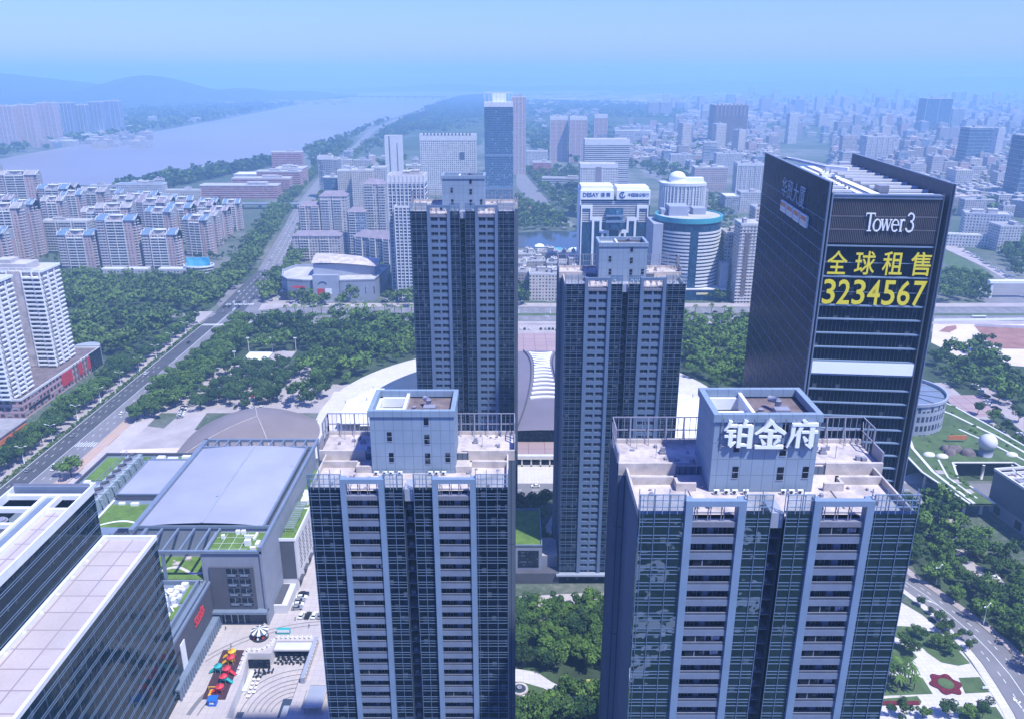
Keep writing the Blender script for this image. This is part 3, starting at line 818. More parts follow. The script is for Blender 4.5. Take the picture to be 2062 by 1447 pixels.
    for (wx, wz, ww, wh) in ((-5.4, -6.6, 1.0, 2.1), (2.6, -2.9, 1.0, 3.2), (2.6, -7.3, 1.1, 2.2), (7.0, -11.6, 1.0, 2.2), (-5.2, -11.6, 1.0, 2.2), (2.6, -12.0, 1.1, 2.5)):
        mb = MB(); mb.box(wx, wx + ww, py0 - .06, py0 + .02, pz + wz, pz + wz + wh, skip='b'); mb.m = 1
        mb.box(wx - .08, wx + ww + .08, py0 - .1, py0 + .0, pz + wz - .1, pz + wz, skip='b'); mb.box(wx, wx + ww, py0 - .1, py0 - .06, pz + wz + wh * .5, pz + wz + wh * .5 + .08)
        mb.build("window", [M['dark_window'], M['tower_panel']], po)
    for i, x in enumerate((-8.4, -6.6, -5.2, -3.3, 3.3, 4.7, 6.2)):
        mb = MB(); mb.box(x, x + .95, 8.8, 9.2, deck + .15, deck + .95); mb.m = 1; mb.tube((x + .32, 8.79, deck + .55), (x + .32, 8.75, deck + .55), .3, n=10)
        mb.build("air_conditioner", [M['white'], M['slot']], t)
    mb = MB()
    for s in (-1, 1):
        for x, y in ((h - 6, 20), (h - 12.5, 15), (h - 3, 24)):
            mb.bar((s * x, y, rdeck - .5), (s * x, y, rdeck + 2.6), .09)
        mb.box(s * (h - 7), s * (h - 8.2), 21.5, 22.5, rdeck, rdeck + .5); mb.box(s * (h - 7.2), s * (h - 8.0), 21.7, 22.3, rdeck + .5, rdeck + 1.3)
    mb.build("roof_mast", M['steel'], t)
    # lobby base
    mb = MB(); mb.box(-h - .3, h + .3, -.8, 16, 0, 4.2, skip='u'); mb.m = 1; mb.box(-h - 1.2, h + 1.2, -2.2, 0.2, 4.2, 4.9)
    mb.build("lobby", [M['tower_glass'], M['tower_panel']], t)
    return t

T_FL = residential("nearest glass apartment tower without rooftop lettering, grey penthouse and white balcony fronts", -21.4, 149.3, 41.2, 123.0, 3.05, True, 'tower_glass', 8, 3)
T_FR = residential("near glass apartment tower carrying three big white characters on its grey penthouse", 43.5, 117.0, 45.4, 136.0, 3.05, True, 'wavy_glass', 14, 4)
T_BL = residential("tallest dark apartment tower rising behind the pale fan-shaped plaza, with punched windows", -20.6, 338.0, 43.4, 150.0, 3.08, False, 'tower_glass', 4, 5)
T_BR = residential("dark apartment tower beside the black office tower, its foot in the shaded garden", 41.6, 290.0, 44.2, 131.0, 3.05, False, 'tower_glass', 0, 6)
# ---------------------------------------------------------------- lettering drawn as brush strokes
BR_N = [0]
def brush(mb, pts, d=0.6):
    """a stroke of changing width through (x, z, width) points, as a solid facing -Y"""
    n = len(pts); Lp, Rp = [], []; BR_N[0] += 1; d += .004 * (BR_N[0] % 23)
    for i, (x, z, w) in enumerate(pts):
        a = pts[max(0, i - 1)]; b = pts[min(n - 1, i + 1)]
        dx, dz = b[0] - a[0], b[1] - a[1]; l = hypot(dx, dz) or 1
        Lp.append((x - dz / l * w / 2, z + dx / l * w / 2)); Rp.append((x + dz / l * w / 2, z - dx / l * w / 2))
    for i in range(n - 1):
        q = [Lp[i], Rp[i], Rp[i + 1], Lp[i + 1]]
        mb.face([(x, -d, z) for x, z in q])
    out = Lp + Rp[::-1]
    for i in range(len(out)):
        (x, z), (x2, z2) = out[i], out[(i + 1) % len(out)]
        mb.face([(x, -d, z), (x2, -d, z2), (x2, 0, z2), (x, 0, z)])
def glyphs(rows, size, pitch, d=0.5, bold=1.0):
    mb = MB(); s = size / 100.0
    for i, g in enumerate(rows):
        for st in g: brush(mb, [(i * pitch + p[0] * s, p[1] * s, p[2] * s * bold) for p in st], d)
    return mb
G_BO = [[(24, 97, 11), (18, 80, 8), (5, 63, 3)], [(18, 79, 7), (46, 80, 8)], [(12, 61, 7), (43, 61, 7)], [(7, 43, 7), (45, 43, 7)], [(27, 61, 11), (27, 10, 11)], [(25, 8, 12), (46, 24, 3)],
        [(74, 99, 12), (65, 81, 5)], [(55, 82, 11), (55, 3, 11)], [(55, 79, 7), (93, 79, 8)], [(90, 81, 13), (90, 1, 13)], [(55, 46, 7), (90, 46, 7)], [(55, 12, 7), (90, 12, 7)]]
G_JIN = [[(51, 99, 14), (32, 72, 10), (2, 50, 3)], [(49, 96, 6), (70, 71, 12), (98, 53, 9)], [(28, 63, 7), (70, 63, 8)], [(14, 42, 7), (86, 42, 8)], [(50, 63, 13), (50, 6, 13)], [(22, 34, 4), (34, 14, 12)], [(80, 35, 12), (64, 14, 4)], [(4, 5, 9), (96, 5, 10)]]
G_FU = [[(48, 100, 6), (58, 88, 12)], [(13, 84, 7), (97, 84, 9)], [(19, 84, 11), (17, 42, 10), (3, 3, 3)], [(44, 77, 12), (37, 60, 9), (25, 44, 3)], [(37, 62, 11), (37, 2, 11)], [(46, 58, 7), (99, 58, 8)], [(80, 78, 13), (80, 7, 13)], [(84, 5, 12), (62, 15, 3)], [(54, 42, 5), (66, 25, 13)]]
fr_w, fr_top = 45.4, 136.0
sg = glyphs([G_BO, G_JIN, G_FU], 5.25, 5.5, 0.45, 1.2)
o = sg.build("rooftop_lettering", M['sign_white'], None, (43.5 - 7.7, 117.0 + 9.7, 139.7))
tag(o, "three big white characters 铂金府 standing on a grey apartment tower's penthouse wall", "sign lettering")
mb = MB()
for i in range(10): mb.bar((i * 1.78, 0, -.2), (i * 1.78, 0, 5.4), .1)
for z in (0.2, 2.6, 5.2): mb.bar((0, 0, z), (16.2, 0, z), .12)
mb.build("sign_frame", M['steel'], o, (0, 0.05, 0))

# ---------------------------------------------------------------- black office tower with the yellow phone number
M['black_glass'] = glassy("black_office_glass", (0.003, 0.006, 0.016), 0.05, 0.03, (2.6, 4.8), 0.05, spec=0.12)
M['black_side'] = glassy("black_side_glass", (0.003, 0.009, 0.032), 0.2, 0.05, (1.5, 2.4), 0.04, spec=0.012, wscale=0.3)
M['band'] = plain("grey_band", (0.17, 0.21, 0.28), 0.5, 0.15, 0.3)
M['dark_metal'] = plain("dark_metal", (0.075, 0.085, 0.115), 0.5, 0.2, 0.2)
M['louvre'] = plain("bronze_louvre", (0.13, 0.115, 0.125), 0.6, 0.2, 0.25)
M['yellow'] = plain("yellow_film", (0.82, 0.66, 0.03), 0.6, 0.06, 0.8)
M['banner'] = plain("white_banner", (0.95, 0.95, 0.95), 0.7, 0.02, 0.2)
M['sign_blue'] = plain("pale_blue_lettering", (0.62, 0.70, 0.84), 0.5, 0.1, 0.5)
OX, OY, ORZ = 99.6, 258.7, R(-5.4)
OW, OL, OT = 37.2, 102.0, 168.0
off = thing("office_tower", "black glass office tower with white roof beams and a yellow phone number on its front", "tower", (OX, OY, 0), ORZ)
mb = MB(); mb.box(1.0, OW - 2.6, 0.6, OL, 0, 148.0, skip='tul'); mb.box(1.0, OW - 2.6, 0.6, OL, 148, 163.2, skip='fu'); mb.build("front_glass", M['black_glass'], off)
mb = MB(); mb.box(0.0, 1.0, 0.0, OL, 0, OT, skip='u'); mb.build("side_wall", M['black_side'], off)
mb = MB(); mb.box(OW - 0.9, OW, -1.4, OL, 0, OT, skip='u'); mb.build("side_wall", M['dark_metal'], off)
mb = MB(); mb.box(-.15, .25, -1.2, .0, 0, OT + .3, skip='u'); mb.box(.9, 1.3, -1.2, .6, 0, OT - 3, skip='u'); mb.build("corner_fin", M['band'], off)
mb = MB(); mb.box(OW - 2.6, OW - 2.2, -.6, .6, 0, OT - 3, skip='u'); mb.build("corner_fin", M['dark_metal'], off)
mb = MB(); mb.box(OW - .15, OW + .12, -1.8, -1.4, 0, OT + .2, skip='u'); mb.box(-.08, 1.1, -.02, OL, OT, OT + .25); mb.box(OW - .95, OW + .1, -1.5, OL, OT, OT + .25); mb.build("coping", M['band'], off)
bands = [148.0, 137.9, 128.3, 123.6, 118.8, 113.9, 109.1, 104.3, 98.9, 94.1, 89.3, 84.5, 79.7, 74.9, 70.1]
mb = MB()
for z in bands + [z for z in np.arange(65.3, 3, -4.8)]:
    mb.box(1.3, OW - 2.6, -.2, .6, z - .05, z + .38)
for z in (142.6, 132.9): mb.box(1.3, OW - 2.6, .45, .6, z - .08, z + .12)
mb.build("floor_band", M['tower_metal'], off)
mb = MB()
for z in bands[1:]:
    for i in range(27): mb.box(1.6 + i * 1.25, 1.68 + i * 1.25, .5, .6, z - 4.6, z)
mb.build("mullion_grid", M['dark_metal'], off)
mb = MB()
for z in np.arange(156, 40, -4.8):
    mb.box(-.12, 0, 0, OL, z, z + .22)
for i in range(1, 16): mb.box(-.05, 0, i * 6.0, i * 6.0 + .06, 0, OT - 4)
mb.build("side_lines", M['mullion'], off)
# louvred crown
mb = MB()
for a, b in ((149.2, 153.2), (153.8, 157.4), (158.0, 163.0)):
    for i in range(60): mb.box(1.5 + i * .555, 1.72 + i * .555, -.1, .25, a, b)
    mb.box(1.4, OW - 2.7, -.15, .5, b, b + .45); 
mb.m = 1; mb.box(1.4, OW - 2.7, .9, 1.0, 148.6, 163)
mb.build("louvre_screen", [M['louvre'], M['slot']], off)
mb = MB(); mb.box(1.3, OW - 2.6, -.5, 1.4, 163.2, 164.2); mb.box(1.3, OW - 2.6, -.7, 2.0, 164.2, 164.5); mb.build("parapet", M['band'], off)
mb = MB(); mb.box(1.0, OW - .9, 1.4, OL - .5, 160.0, 160.4, skip='u'); mb.build("roof_deck", M['dark_metal'], off)
mb = MB()
for i in range(10):
    y = 5 + i * 9.6
    mb.box(1.0, 11.5, y, y + .9, 162.6, 164.0); mb.box(20.5, OW - .9, y + 1.5, y + 2.4, 162.6, 164.0)
mb.build("roof_beam", M['white'], off)
mb = MB(); mb.box(12.0, 19.5, 4, OL - 6, 160.4, 163.0); mb.m = 1; mb.box(12.3, 15.0, 5, OL - 8, 163.0, 163.25); mb.box(16.2, 19.2, 3, OL - 7, 163.0, 163.4); mb.m = 2; mb.box(14.4, 14.7, 6, OL - 10, 163.25, 163.5); mb.box(19.9, 23, 14, 19, 162, 165.4)
mb.build("roof_spine", [M['tower_panel'], M['white'], M['steel']], off)
mb = MB()
for i in range(9): mb.box(12.2 + i * .75, 12.5 + i * .75, 20 + i * 7, 21.5 + i * 7, 163.25, 164.2)
mb.build("roof_vent", M['steel'], off)
cr = thing("roof_crane", "long white window-cleaning crane arm lying across the black office tower's roof", "crane", (OX + sin(R(6)) * 55 + 14, OY + 55, 163.4), ORZ)
mb = MB(); mb.box(-2.5, 2.5, -2, 2, 0, 1.2); mb.tube((0, 0, 1.2), (0, 0, 3.2), 1.1, n=12); mb.build("base", M['white'], cr)
mb = MB(); mb.bar((0, 0, 3.4), (-8, 34, 3.6), 1.0, .9); mb.bar((0, 0, 4.2), (-7, 30, 4.2), .25); mb.bar((0, 0, 3.4), (6, -5, 3.3), 1.4, 1.2); mb.build("boom", M['white'], cr)
mb = MB(); mb.bar((-8, 34, 3.6), (-11, 35, 2.5), .7); mb.bar((-9.5, 34.5, 4.2), (-9.5, 34.5, 1.2), .3); mb.build("jib", M['steel'], cr)

def sign_on_office(name, mb, x, z, y, mat, label, cat="sign lettering"):
    o = mb.build(name, mat, None, (OX + x * cos(ORZ) - y * sin(ORZ), OY + x * sin(ORZ) + y * cos(ORZ), z), ORZ)
    return tag(o, label, cat)
M['text'] = M['yellow']
t_ = text_mb("全球租售", 6.0, 0.12, 0.06)
def spread_text(chars, size, x0, x1, w, z0, z1, bold):
    """characters one by one, each fitted to its own cell"""
    mb = MB(); n = len(chars)
    for i, ch in enumerate(chars):
        c = text_mb(ch, size, 0.12, bold); a = x0 + (x1 - x0 - w) * i / (n - 1); fit(c, a, a + w, z0, z1)
        for f in c.f: mb.face([c.v[j] for j in f])
    return mb
sign_on_office("yellow_lettering", spread_text("全球租售", 6, 1.2, 33.4, 6.3, 0, 7.7, 0.055), 1.0, 138.9, -.35, M['yellow'], "four yellow characters 全球租售 on the black office tower above its phone number")
sign_on_office("yellow_numerals", spread_text("3234567", 6, 1.0, 33.2, 3.95, 0, 8.3, 0.06), 1.0, 128.9, -.35, M['yellow'], "huge yellow phone number 3234567 across the black office tower")
mb = MB(); mb.box(0, 33.0, 0, .15, 0, 4.1)
sign_on_office("blank_banner", mb, 1.6, 104.9, -.45, M['banner'], "long blank white banner across the black office tower below the number", "banner")
# serif lettering
def serif_tower3():
    mb = MB(); D = .4
    def S(*p): brush(mb, list(p), D)
    def arc(cx, cz, rx, rz, a0, a1, w0, w1, n=10): S(*[(cx + rx * cos(R(a0 + (a1 - a0) * i / n)), cz + rz * sin(R(a0 + (a1 - a0) * i / n)), w0 + (w1 - w0) * abs(sin(R(a0 + (a1 - a0) * i / n)))) for i in range(n + 1)])
    S((0, 97, 6), (62, 97, 6)); S((2, 99, 5), (1, 82, 3)); S((60, 99, 5), (61, 82, 3)); S((31, 97, 12), (31, 0, 12)); S((16, 2, 5), (46, 2, 5))
    arc(82, 33, 24, 32, 0, 360, 12, 6, 20)
    for a, b in (((112, 63), (128, 4)), ((142, 63), (158, 4))): S((*a, 11), (*b, 10))
    for a, b in (((128, 4), (141, 63)), ((158, 4), (172, 63))): S((*a, 5), (*b, 5))
    S((104, 64, 5), (122, 64, 5)); S((134, 64, 5), (150, 64, 5)); S((164, 64, 5), (180, 64, 5))
    arc(205, 33, 22, 32, 0, 320, 11, 6, 18); S((184, 36, 5), (227, 36, 5))
    S((243, 64, 11), (243, 0, 11)); S((234, 2, 5), (254, 2, 5)); arc(258, 46, 14, 18, 150, 50, 6, 9, 6); S((234, 63, 5), (246, 63, 5))
    arc(303, 78, 20, 22, 160, -90, 10, 8, 14); arc(303, 28, 24, 28, 90, -160, 11, 8, 14)
    return mb
s3 = serif_tower3(); fit(s3, 0, 15.0, 0, 6.2)
sign_on_office("serif_lettering", s3, 12.2, 152.8, -.15, M['sign_white'], "white serif words Tower 3 on the black office tower's louvred crown")
s4 = spread_text("华贸大厦", 6, 0, 36, 8.2, 0, 7.2, 0.03); s4.v = [(-0.5, 62 - v[0], v[2]) for v in s4.v]
sign_on_office("blue_lettering", s4, 0, 155.6, 0, M['sign_blue'], "pale blue characters 华贸大厦 on the black office tower's side wall")
M['lightbox'] = plain("cream_lightbox", (0.75, 0.6, 0.5), 0.6, 0.15, 0.4)
M['orange'] = plain("orange_panel", (0.62, 0.20, 0.07), 0.6, 0.2, 0.5)
for i in range(4):
    y = 19.0 + i * 10.5
    pt = (OX - sin(ORZ) * y, OY + cos(ORZ) * y)
    b = thing("sign_box", "cream and orange sign box in a row of four under blue characters on black glass", "sign", (pt[0], pt[1], 150.2), ORZ, "row of cream sign boxes on the black tower's side")
    mb = MB(); mb.box(-1.0, -.2, 0, 8.6, 0, 4.0); mb.build("casing", M['white'], b)
    mb = MB(); mb.box(-1.06, -1.0, .6, 8.0, 2.0, 3.6, skip='r'); mb.build("picture_panel", M['orange'], b)
    mb = MB(); mb.box(-1.05, -1.0, .6, 8.0, .4, 1.7, skip='r'); mb.build("lower_panel", M['lightbox'], b)

# glazed drum beside the office tower
M['drum_glass'] = facade("drum_cladding", (0.33, 0.35, 0.40), (0.04, 0.05, 0.09), 5.5, 2.6, .12, .78, .12, .72)
dr = thing("glazed_drum", "low round glazed annex with flat grey roof behind the black office tower", "building", (226, 440, 0))
mb = MB(); mb.smooth = True; mb.prism(circ(0, 0, 24, 40), 8, 27, top=False); mb.build("wall", M['drum_glass'], dr)
mb = MB(); mb.prism(circ(0, 0, 23.4, 40), 25.9, 26.3); mb.build("roof", M['band'], dr)
mb = MB(); mb.ring(circ(0, 0, 24.7, 40), 1.1, 26.6, 28.2); mb.ring(circ(0, 0, 24.7, 40), 1.0, 6.6, 8.2); mb.build("parapet", M['tower_panel'], dr)
mb = MB()
for a in range(0, 180, 30): mb.bar((23 * cos(R(a)), 23 * sin(R(a)), 26.6), (-23 * cos(R(a)), -23 * sin(R(a)), 26.6), .35)
mb.build("roof_rib", M['steel'], dr)
mb = MB(); mb.prism(circ(0, 0, 19, 24), 0, 7, top=False); mb.build("base", M['slot'], dr)

# ---------------------------------------------------------------- dark glass office slab at the lower left
M['slab_glass'] = glassy("green_black_glass", (0.003, 0.010, 0.014), 0.03, 0.12, (1.5, 4.2), 0.05, spec=0.2, wscale=0.25, stint=(0.30, 0.7, 0.85))
M['roof_tiles'] = paving("pale_roof_panels", (0.50, 0.42, 0.42), (0.45, 0.40, 0.41), 7.5, 0.45, (0.25, 0.20, 0.22), 0.08)
M['white_edge'] = plain("white_coping", (0.72, 0.73, 0.74), 0.5, 0.1, 0.3)
lo = thing("office_slab", "dark green-black glass office block with pale panelled roof strip beside the shopping mall", "office", (-113, 225, 0))
mb = MB(); mb.box(-16.6, 0, -78, 0, 0, 61.6, skip='t'); mb.build("curtain_wall", M['slab_glass'], lo)
mb = MB(); mb.box(-16.6, -.4, -77.4, -.3, 60.8, 61.0, skip='u'); mb.build("roof", M['roof_tiles'], lo)
mb = MB(); mb.ring(rect(-16.6, .25, -78.2, .25), .9, 60.8, 62.2); mb.build("coping", M['white_edge'], lo)
mb = MB()
for i in range(14):
    z = 58.4 - i * 4.2
    mb.box(0, .15, -78, 0, z, z + .11); mb.box(0, .15, -78, 0, z - .75, z - .66)
    mb.box(-16.6, 0, 0, .15, z, z + .14)
for i in range(13): mb.box(0, .05, -78 + i * 6, -77.94 + i * 6, 0, 61)
mb.build("mullion_grid", M['mullion'], lo)
mb = MB()
for i in range(9):
    mb.bar((-15.9, -72 + i * 8.4, 61), (-15.9, -72 + i * 8.4, 62.3), .12); mb.box(-15.8, -15.1, -72 + i * 8.4, -71.4 + i * 8.4, 61, 61.5)
mb.bar((-15.9, -72, 62.2), (-15.9, -4, 62.2), .08)
mb.build("roof_light", M['white'], lo)
gs = MB(); gs.quad((-16, .2, 61), (-.2, .2, 61), (-.2, .2, 63.2), (-16, .2, 63.2)); gs.build("glass_screen", M['clear'], lo)
hi = thing("office_slab", "taller dark glass office block with open white frames over its roof wells, left of the pale roof strip", "office", (-130, 225, 0))
mb = MB(); mb.box(-24, 0, -110, 0, 0, 79.4, skip='t'); mb.build("curtain_wall", M['slab_glass'], hi)
mb = MB(); mb.ring(rect(-24, .2, -110, .2), .5, 77.5, 80.2); mb.build("coping", M['white_edge'], hi)
mb = MB(); mb.box(-7.2, -.5, -109, -12, 77.6, 77.9, skip='u'); mb.build("roof", M['roof_tiles'], hi)
mb = MB(); mb.box(-11.6, -8.4, -109, -5.2, 78.0, 78.5); mb.box(-23.5, -.3, -1.6, -1.2, 77.5, 80.4); mb.build("roof_walkway", M['band'], hi)
mb = MB()
mb.box(-8.4, -7.2, -109, -5.0, 77.6, 79.3); mb.box(-24, -.5, -5.2, -3.8, 77.8, 79.2); mb.box(-12.6, -11.6, -109, -5.0, 77.6, 79.3); mb.box(-7.2, -.5, -13, -12, 77.8, 79.0); mb.box(-23.5, -12.6, -13, -11.6, 77.8, 79.2); mb.box(-23.5, -12.6, -22, -20.8, 77.8, 79.2)
mb.build("roof_frame", M['white'], hi)
mb = MB(); mb.box(-23.5, -12.6, -109, -.5, 72, 72.2, skip='u'); mb.box(-8.0, -.5, -11.6, -.5, 73, 73.2, skip='u'); mb.build("well_floor", M['band'], hi)
mb = MB()
for i, (x, y) in enumerate(((-19, -17), (-16, -27), (-20, -33))): mb.tube((x, y, 72.2), (x, y, 77.5), 2.1, n=14); mb.tube((x, y, 77.5), (x, y, 78.0), 1.6, n=14)
mb.build("cooling_unit", M['steel'], hi)
mb = MB()
for i in range(18):
    z = 75.2 - i * 4.2
    if z > 2: mb.box(0, .16, -110, 0, z, z + .16); mb.box(0, .16, -110, 0, z - .8, z - .66)
mb.build("floor_lines", M['mullion'], hi)
mb = MB()
for i in range(20): mb.bar((-23 + i * 1.2, -1.1, 77.5), (-23 + i * 1.2, -1.1, 81.2), .1)
mb.box(-23.6, -.2, -1.2, -1.1, 79.2, 81.2)
mb.build("roof_screen", M['steel'], hi)
# ---------------------------------------------------------------- shopping mall with the white metal roof
M['metal_roof'] = None
def standing_seam(name, col, w=0.9):
    k = NT(name); n = k.noise(0.05, detail=5); n2 = k.noise(0.4)
    x = k.node("ShaderNodeSeparateXYZ"); k.t.links.new(k.pos(), x.inputs[0])
    fx = k.math('FRACT', k.math('DIVIDE', x.outputs[0], w)); fy = k.math('FRACT', k.math('DIVIDE', x.outputs[1], 11.0))
    s = k.math('MAXIMUM', k.math('LESS_THAN', fx, 0.08), k.math('LESS_THAN', fy, 0.012))
    c = k.mix(k.ramp(n, 0.3, 0.7), tuple(q * 0.80 for q in col), col)
    c = k.mix(k.math('MULTIPLY', k.ramp(n2, .45, .75), .28), c, tuple(q * 0.7 for q in col))
    return k.out(k.mix(k.math('MULTIPLY', s, 0.35), c, tuple(q * 0.6 for q in col)), 0.5, 0, 0.5)
M['metal_roof'] = standing_seam("white_metal_roof", (0.37, 0.37, 0.45))
M['mall_panel'] = seamed("grey_mall_panel", (0.26, 0.28, 0.34), 3.0, 3.0, 0.06, 0.7)
M['mall_dark'] = plain("charcoal_cladding", (0.085, 0.085, 0.105), 0.7, 0.2, 0.2)
M['mall_white'] = plain("white_perforated_panel", (0.58, 0.56, 0.57), 0.7, 0.12, 0.2)
M['red'] = plain("red_paint", (0.55, 0.04, 0.05), 0.5, 0.15, 0.6)
M['galv'] = plain("galvanised_unit", (0.30, 0.36, 0.38), 0.5, 0.25, 0.6)
M['black'] = plain("black_void", (0.012, 0.012, 0.015), 0.9, 0.2, 0.5)
mall = thing("shopping_mall", "grey shopping mall with vast white metal roof and green roof terraces", "mall", (-120, 300, 0))
def LX(x): return x + 120
def LY(y): return y - 300
def bx(mb, x0, x1, y0, y1, z0, z1, skip=''): mb.box(LX(x0), LX(x1), LY(y0), LY(y1), z0, z1, skip); return mb
mb = MB(); bx(mb, -147.5, -93.4, 279, 350, 0, 32.6, 'ut'); bx(mb, -94.2, -93.4, 262, 279, 0, 33, 'u'); mb.build("wall", M['mall_panel'], mall)
mb = MB(); xs = [(-146.3, 33.0), (-121.5, 34.6), (-97.6, 33.2)]
for (a, za), (b, zb) in zip(xs, xs[1:]):
    n = 8
    for i in range(n):
        f, g = i / n, (i + 1) / n
        q = lambda f: (LX(a + (b - a) * f), za + (zb - za) * f + .35 * sin(pi * f))
        (x0, z0), (x1, z1) = q(f), q(g)
        mb.quad((x0, LY(279.3), z0), (x1, LY(279.3), z1), (x1, LY(349.5), z1), (x0, LY(349.5), z0))
mb.build("roof", M['metal_roof'], mall)
mb = MB(); mb.bar((LX(-121.5), LY(279.3), 34.75), (LX(-121.5), LY(349.5), 34.75), .9, .25); bx(mb, -123, -121.9, 300, 301.6, 34.6, 35.1); bx(mb, -100, -99, 330, 330.4, 33.2, 33.6); mb.build("roof_ridge", M['tower_panel'], mall)
mb = MB(); bx(mb, -148.3, -146.4, 275, 358, 32.6, 34.2); bx(mb, -97.5, -96.6, 279, 350, 32.6, 33.9); bx(mb, -94.4, -93.2, 262, 358, 33.0, 34.4); bx(mb, -146.4, -94.4, 278.6, 279.2, 32.4, 33.6); bx(mb, -146.4, -94.4, 349.6, 350.4, 32.4, 34.0)
mb.build("roof_gutter", M['band'], mall)
mb = MB(); bx(mb, -96.6, -94.4, 279, 350, 31.8, 32.0); mb.build("service_trough", M['mall_dark'], mall)
# open frames at both ends
mb = MB(); bx(mb, -148.3, -93.2, 357.2, 358.2, 32.8, 34.2)
for i in range(11):
    x = -147 + i * 5.3; mb.bar((LX(x), LY(350), 33.6), (LX(x), LY(357.5), 33.6), .6, .8)
    mb.bar((LX(x), LY(357.6), 20), (LX(x), LY(357.6), 33), .7)
mb.build("roof_pergola", M['band'], mall)
mb = MB(); bx(mb, -148.3, -146.4, 350, 358, 18, 24); bx(mb, -147, -94, 350, 357, 24, 24.3); mb.build("rear_terrace", M['mall_dark'], mall)
mb = MB(); bx(mb, -143.5, -93.2, 262.0, 263.0, 31.6, 32.8); bx(mb, -143.5, -142.3, 262, 279, 31.6, 32.8)
for x in (-136.8, -130.5, -124.2, -118.2, -114.2): mb.bar((LX(x), LY(263), 32.3), (LX(x), LY(279), 32.3), .7, .9)
for x in (-142.9, -130.5): mb.bar((LX(x), LY(262.6), 14), (LX(x), LY(262.6), 31.6), 1.0)
mb.build("roof_pergola", M['band'], mall)
# tower-like front block with its green roof
mb = MB(); bx(mb, -116.4, -94.2, 262.6, 279, 7.0, 30.8, 'u'); mb.build("front_block", M['mall_panel'], mall)
mb = MB(); bx(mb, -113.8, -97.2, 262.0, 262.62, 7.2, 25.8); mb.build("dark_recess", M['mall_dark'], mall)
for cx_ in (-107.3, -102.6):
    for r in range(4):
        z = 9.0 + r * 4.3
        mb = MB(); bx(mb, cx_, cx_ + 4.1, 261.9, 262.02, z, z + 3.3, 'b'); mb.m = 1; bx(mb, cx_, cx_ + 4.1, 261.82, 261.9, z + .9, z + 1.05); bx(mb, cx_ + 1.95, cx_ + 2.15, 261.82, 261.9, z, z + 3.3)
        bx(mb, cx_ + .3, cx_ + 3.4, 261.7, 261.82, z + .1, z + .75)
        mb.build("window", [M['dark_window'], M['band']], mall)
mb = MB(); bx(mb, -115.6, -95.0, 263.4, 277.8, 31.0, 31.2, 'u'); mb.build("roof_lawn", M['roof_grass'], mall)
mb = MB()
rnd = random.Random(5)
for (x, y, w, d, h) in ((-101.5, 268, 2.2, 1.6, 2.4), (-98.5, 264.8, 2.0, 1.2, 1.4), (-97.4, 267.5, 1.4, 3.0, 1.2), (-107.5, 276.2, 1.6, 1.2, 1.6), (-105.3, 276.2, 1.6, 1.2, 1.6), (-112, 273, 1.2, 1.2, 1.5), (-99.5, 272, .8, 4.6, .9), (-103.5, 274.3, 4.0, .7, .8)):
    mb = MB(); bx(mb, x, x + w, y, y + d, 31.2, 31.2 + h); mb.build("roof_unit", M['white'], mall)
mb = MB()
for i in range(4): bx(mb, -114.8 + i * 4, -114.7 + i * 4, 264, 277, 31.22, 31.26)
for i in range(3): bx(mb, -115, -100, 266 + i * 4, 266.1 + i * 4, 31.22, 31.26)
mb.build("lawn_kerb", M['white'], mall)
# terrace below the open frame
mb = MB(); bx(mb, -143, -116.4, 262.6, 279, 14.0, 19.6, 'u'); mb.build("terrace_block", M['mall_panel'], mall)
mb = MB(); bx(mb, -142.4, -116.8, 263.2, 278.4, 19.6, 19.9, 'u'); mb.build("roof_lawn", M['roof_grass'], mall)
mb = MB()
for i in range(10):
    a, b = -135 + i * 1.8, -135 + (i + 1) * 1.8
    mb.quad((LX(a), LY(268 + 2.2 * sin(i * .6)), 19.96), (LX(b), LY(268 + 2.2 * sin(i * .6 + .6)), 19.96), (LX(b), LY(269.6 + 2.2 * sin(i * .6 + .6)), 19.96), (LX(a), LY(269.6 + 2.2 * sin(i * .6)), 19.96))
mb.build("roof_path", M['white_plaza'], mall)
mb = MB()
for x, y in ((-132, 272), (-129, 275.5), (-121, 273.5)):
    bx(mb, x, x + 2.6, y, y + 2.0, 19.9, 20.6); bx(mb, x + .4, x + 1.0, y + .4, y + 1.0, 20.6, 21.9)
mb.build("garden_seat", M['parapet'], mall)
mb = MB(); bx(mb, -116, -94.4, 263.4, 278, 0, 7.0, 'u'); mb.build("entrance_hall", M['mall_dark'], mall)
mb = MB(); bx(mb, -117, -93.4, 260.0, 263.0, 6.2, 7.2); mb.build("entrance_canopy", M['band'], mall)
for i in range(5):
    mb = MB(); bx(mb, -113 + i * 2.5, -111.2 + i * 2.5, 263.2, 263.4, .1, 4.6, 'b'); mb.m = 1; bx(mb, -113.2 + i * 2.5, -113 + i * 2.5, 263.1, 263.4, .1, 4.8); mb.build("shop_door", [M['dark_window'], M['white']], mall)
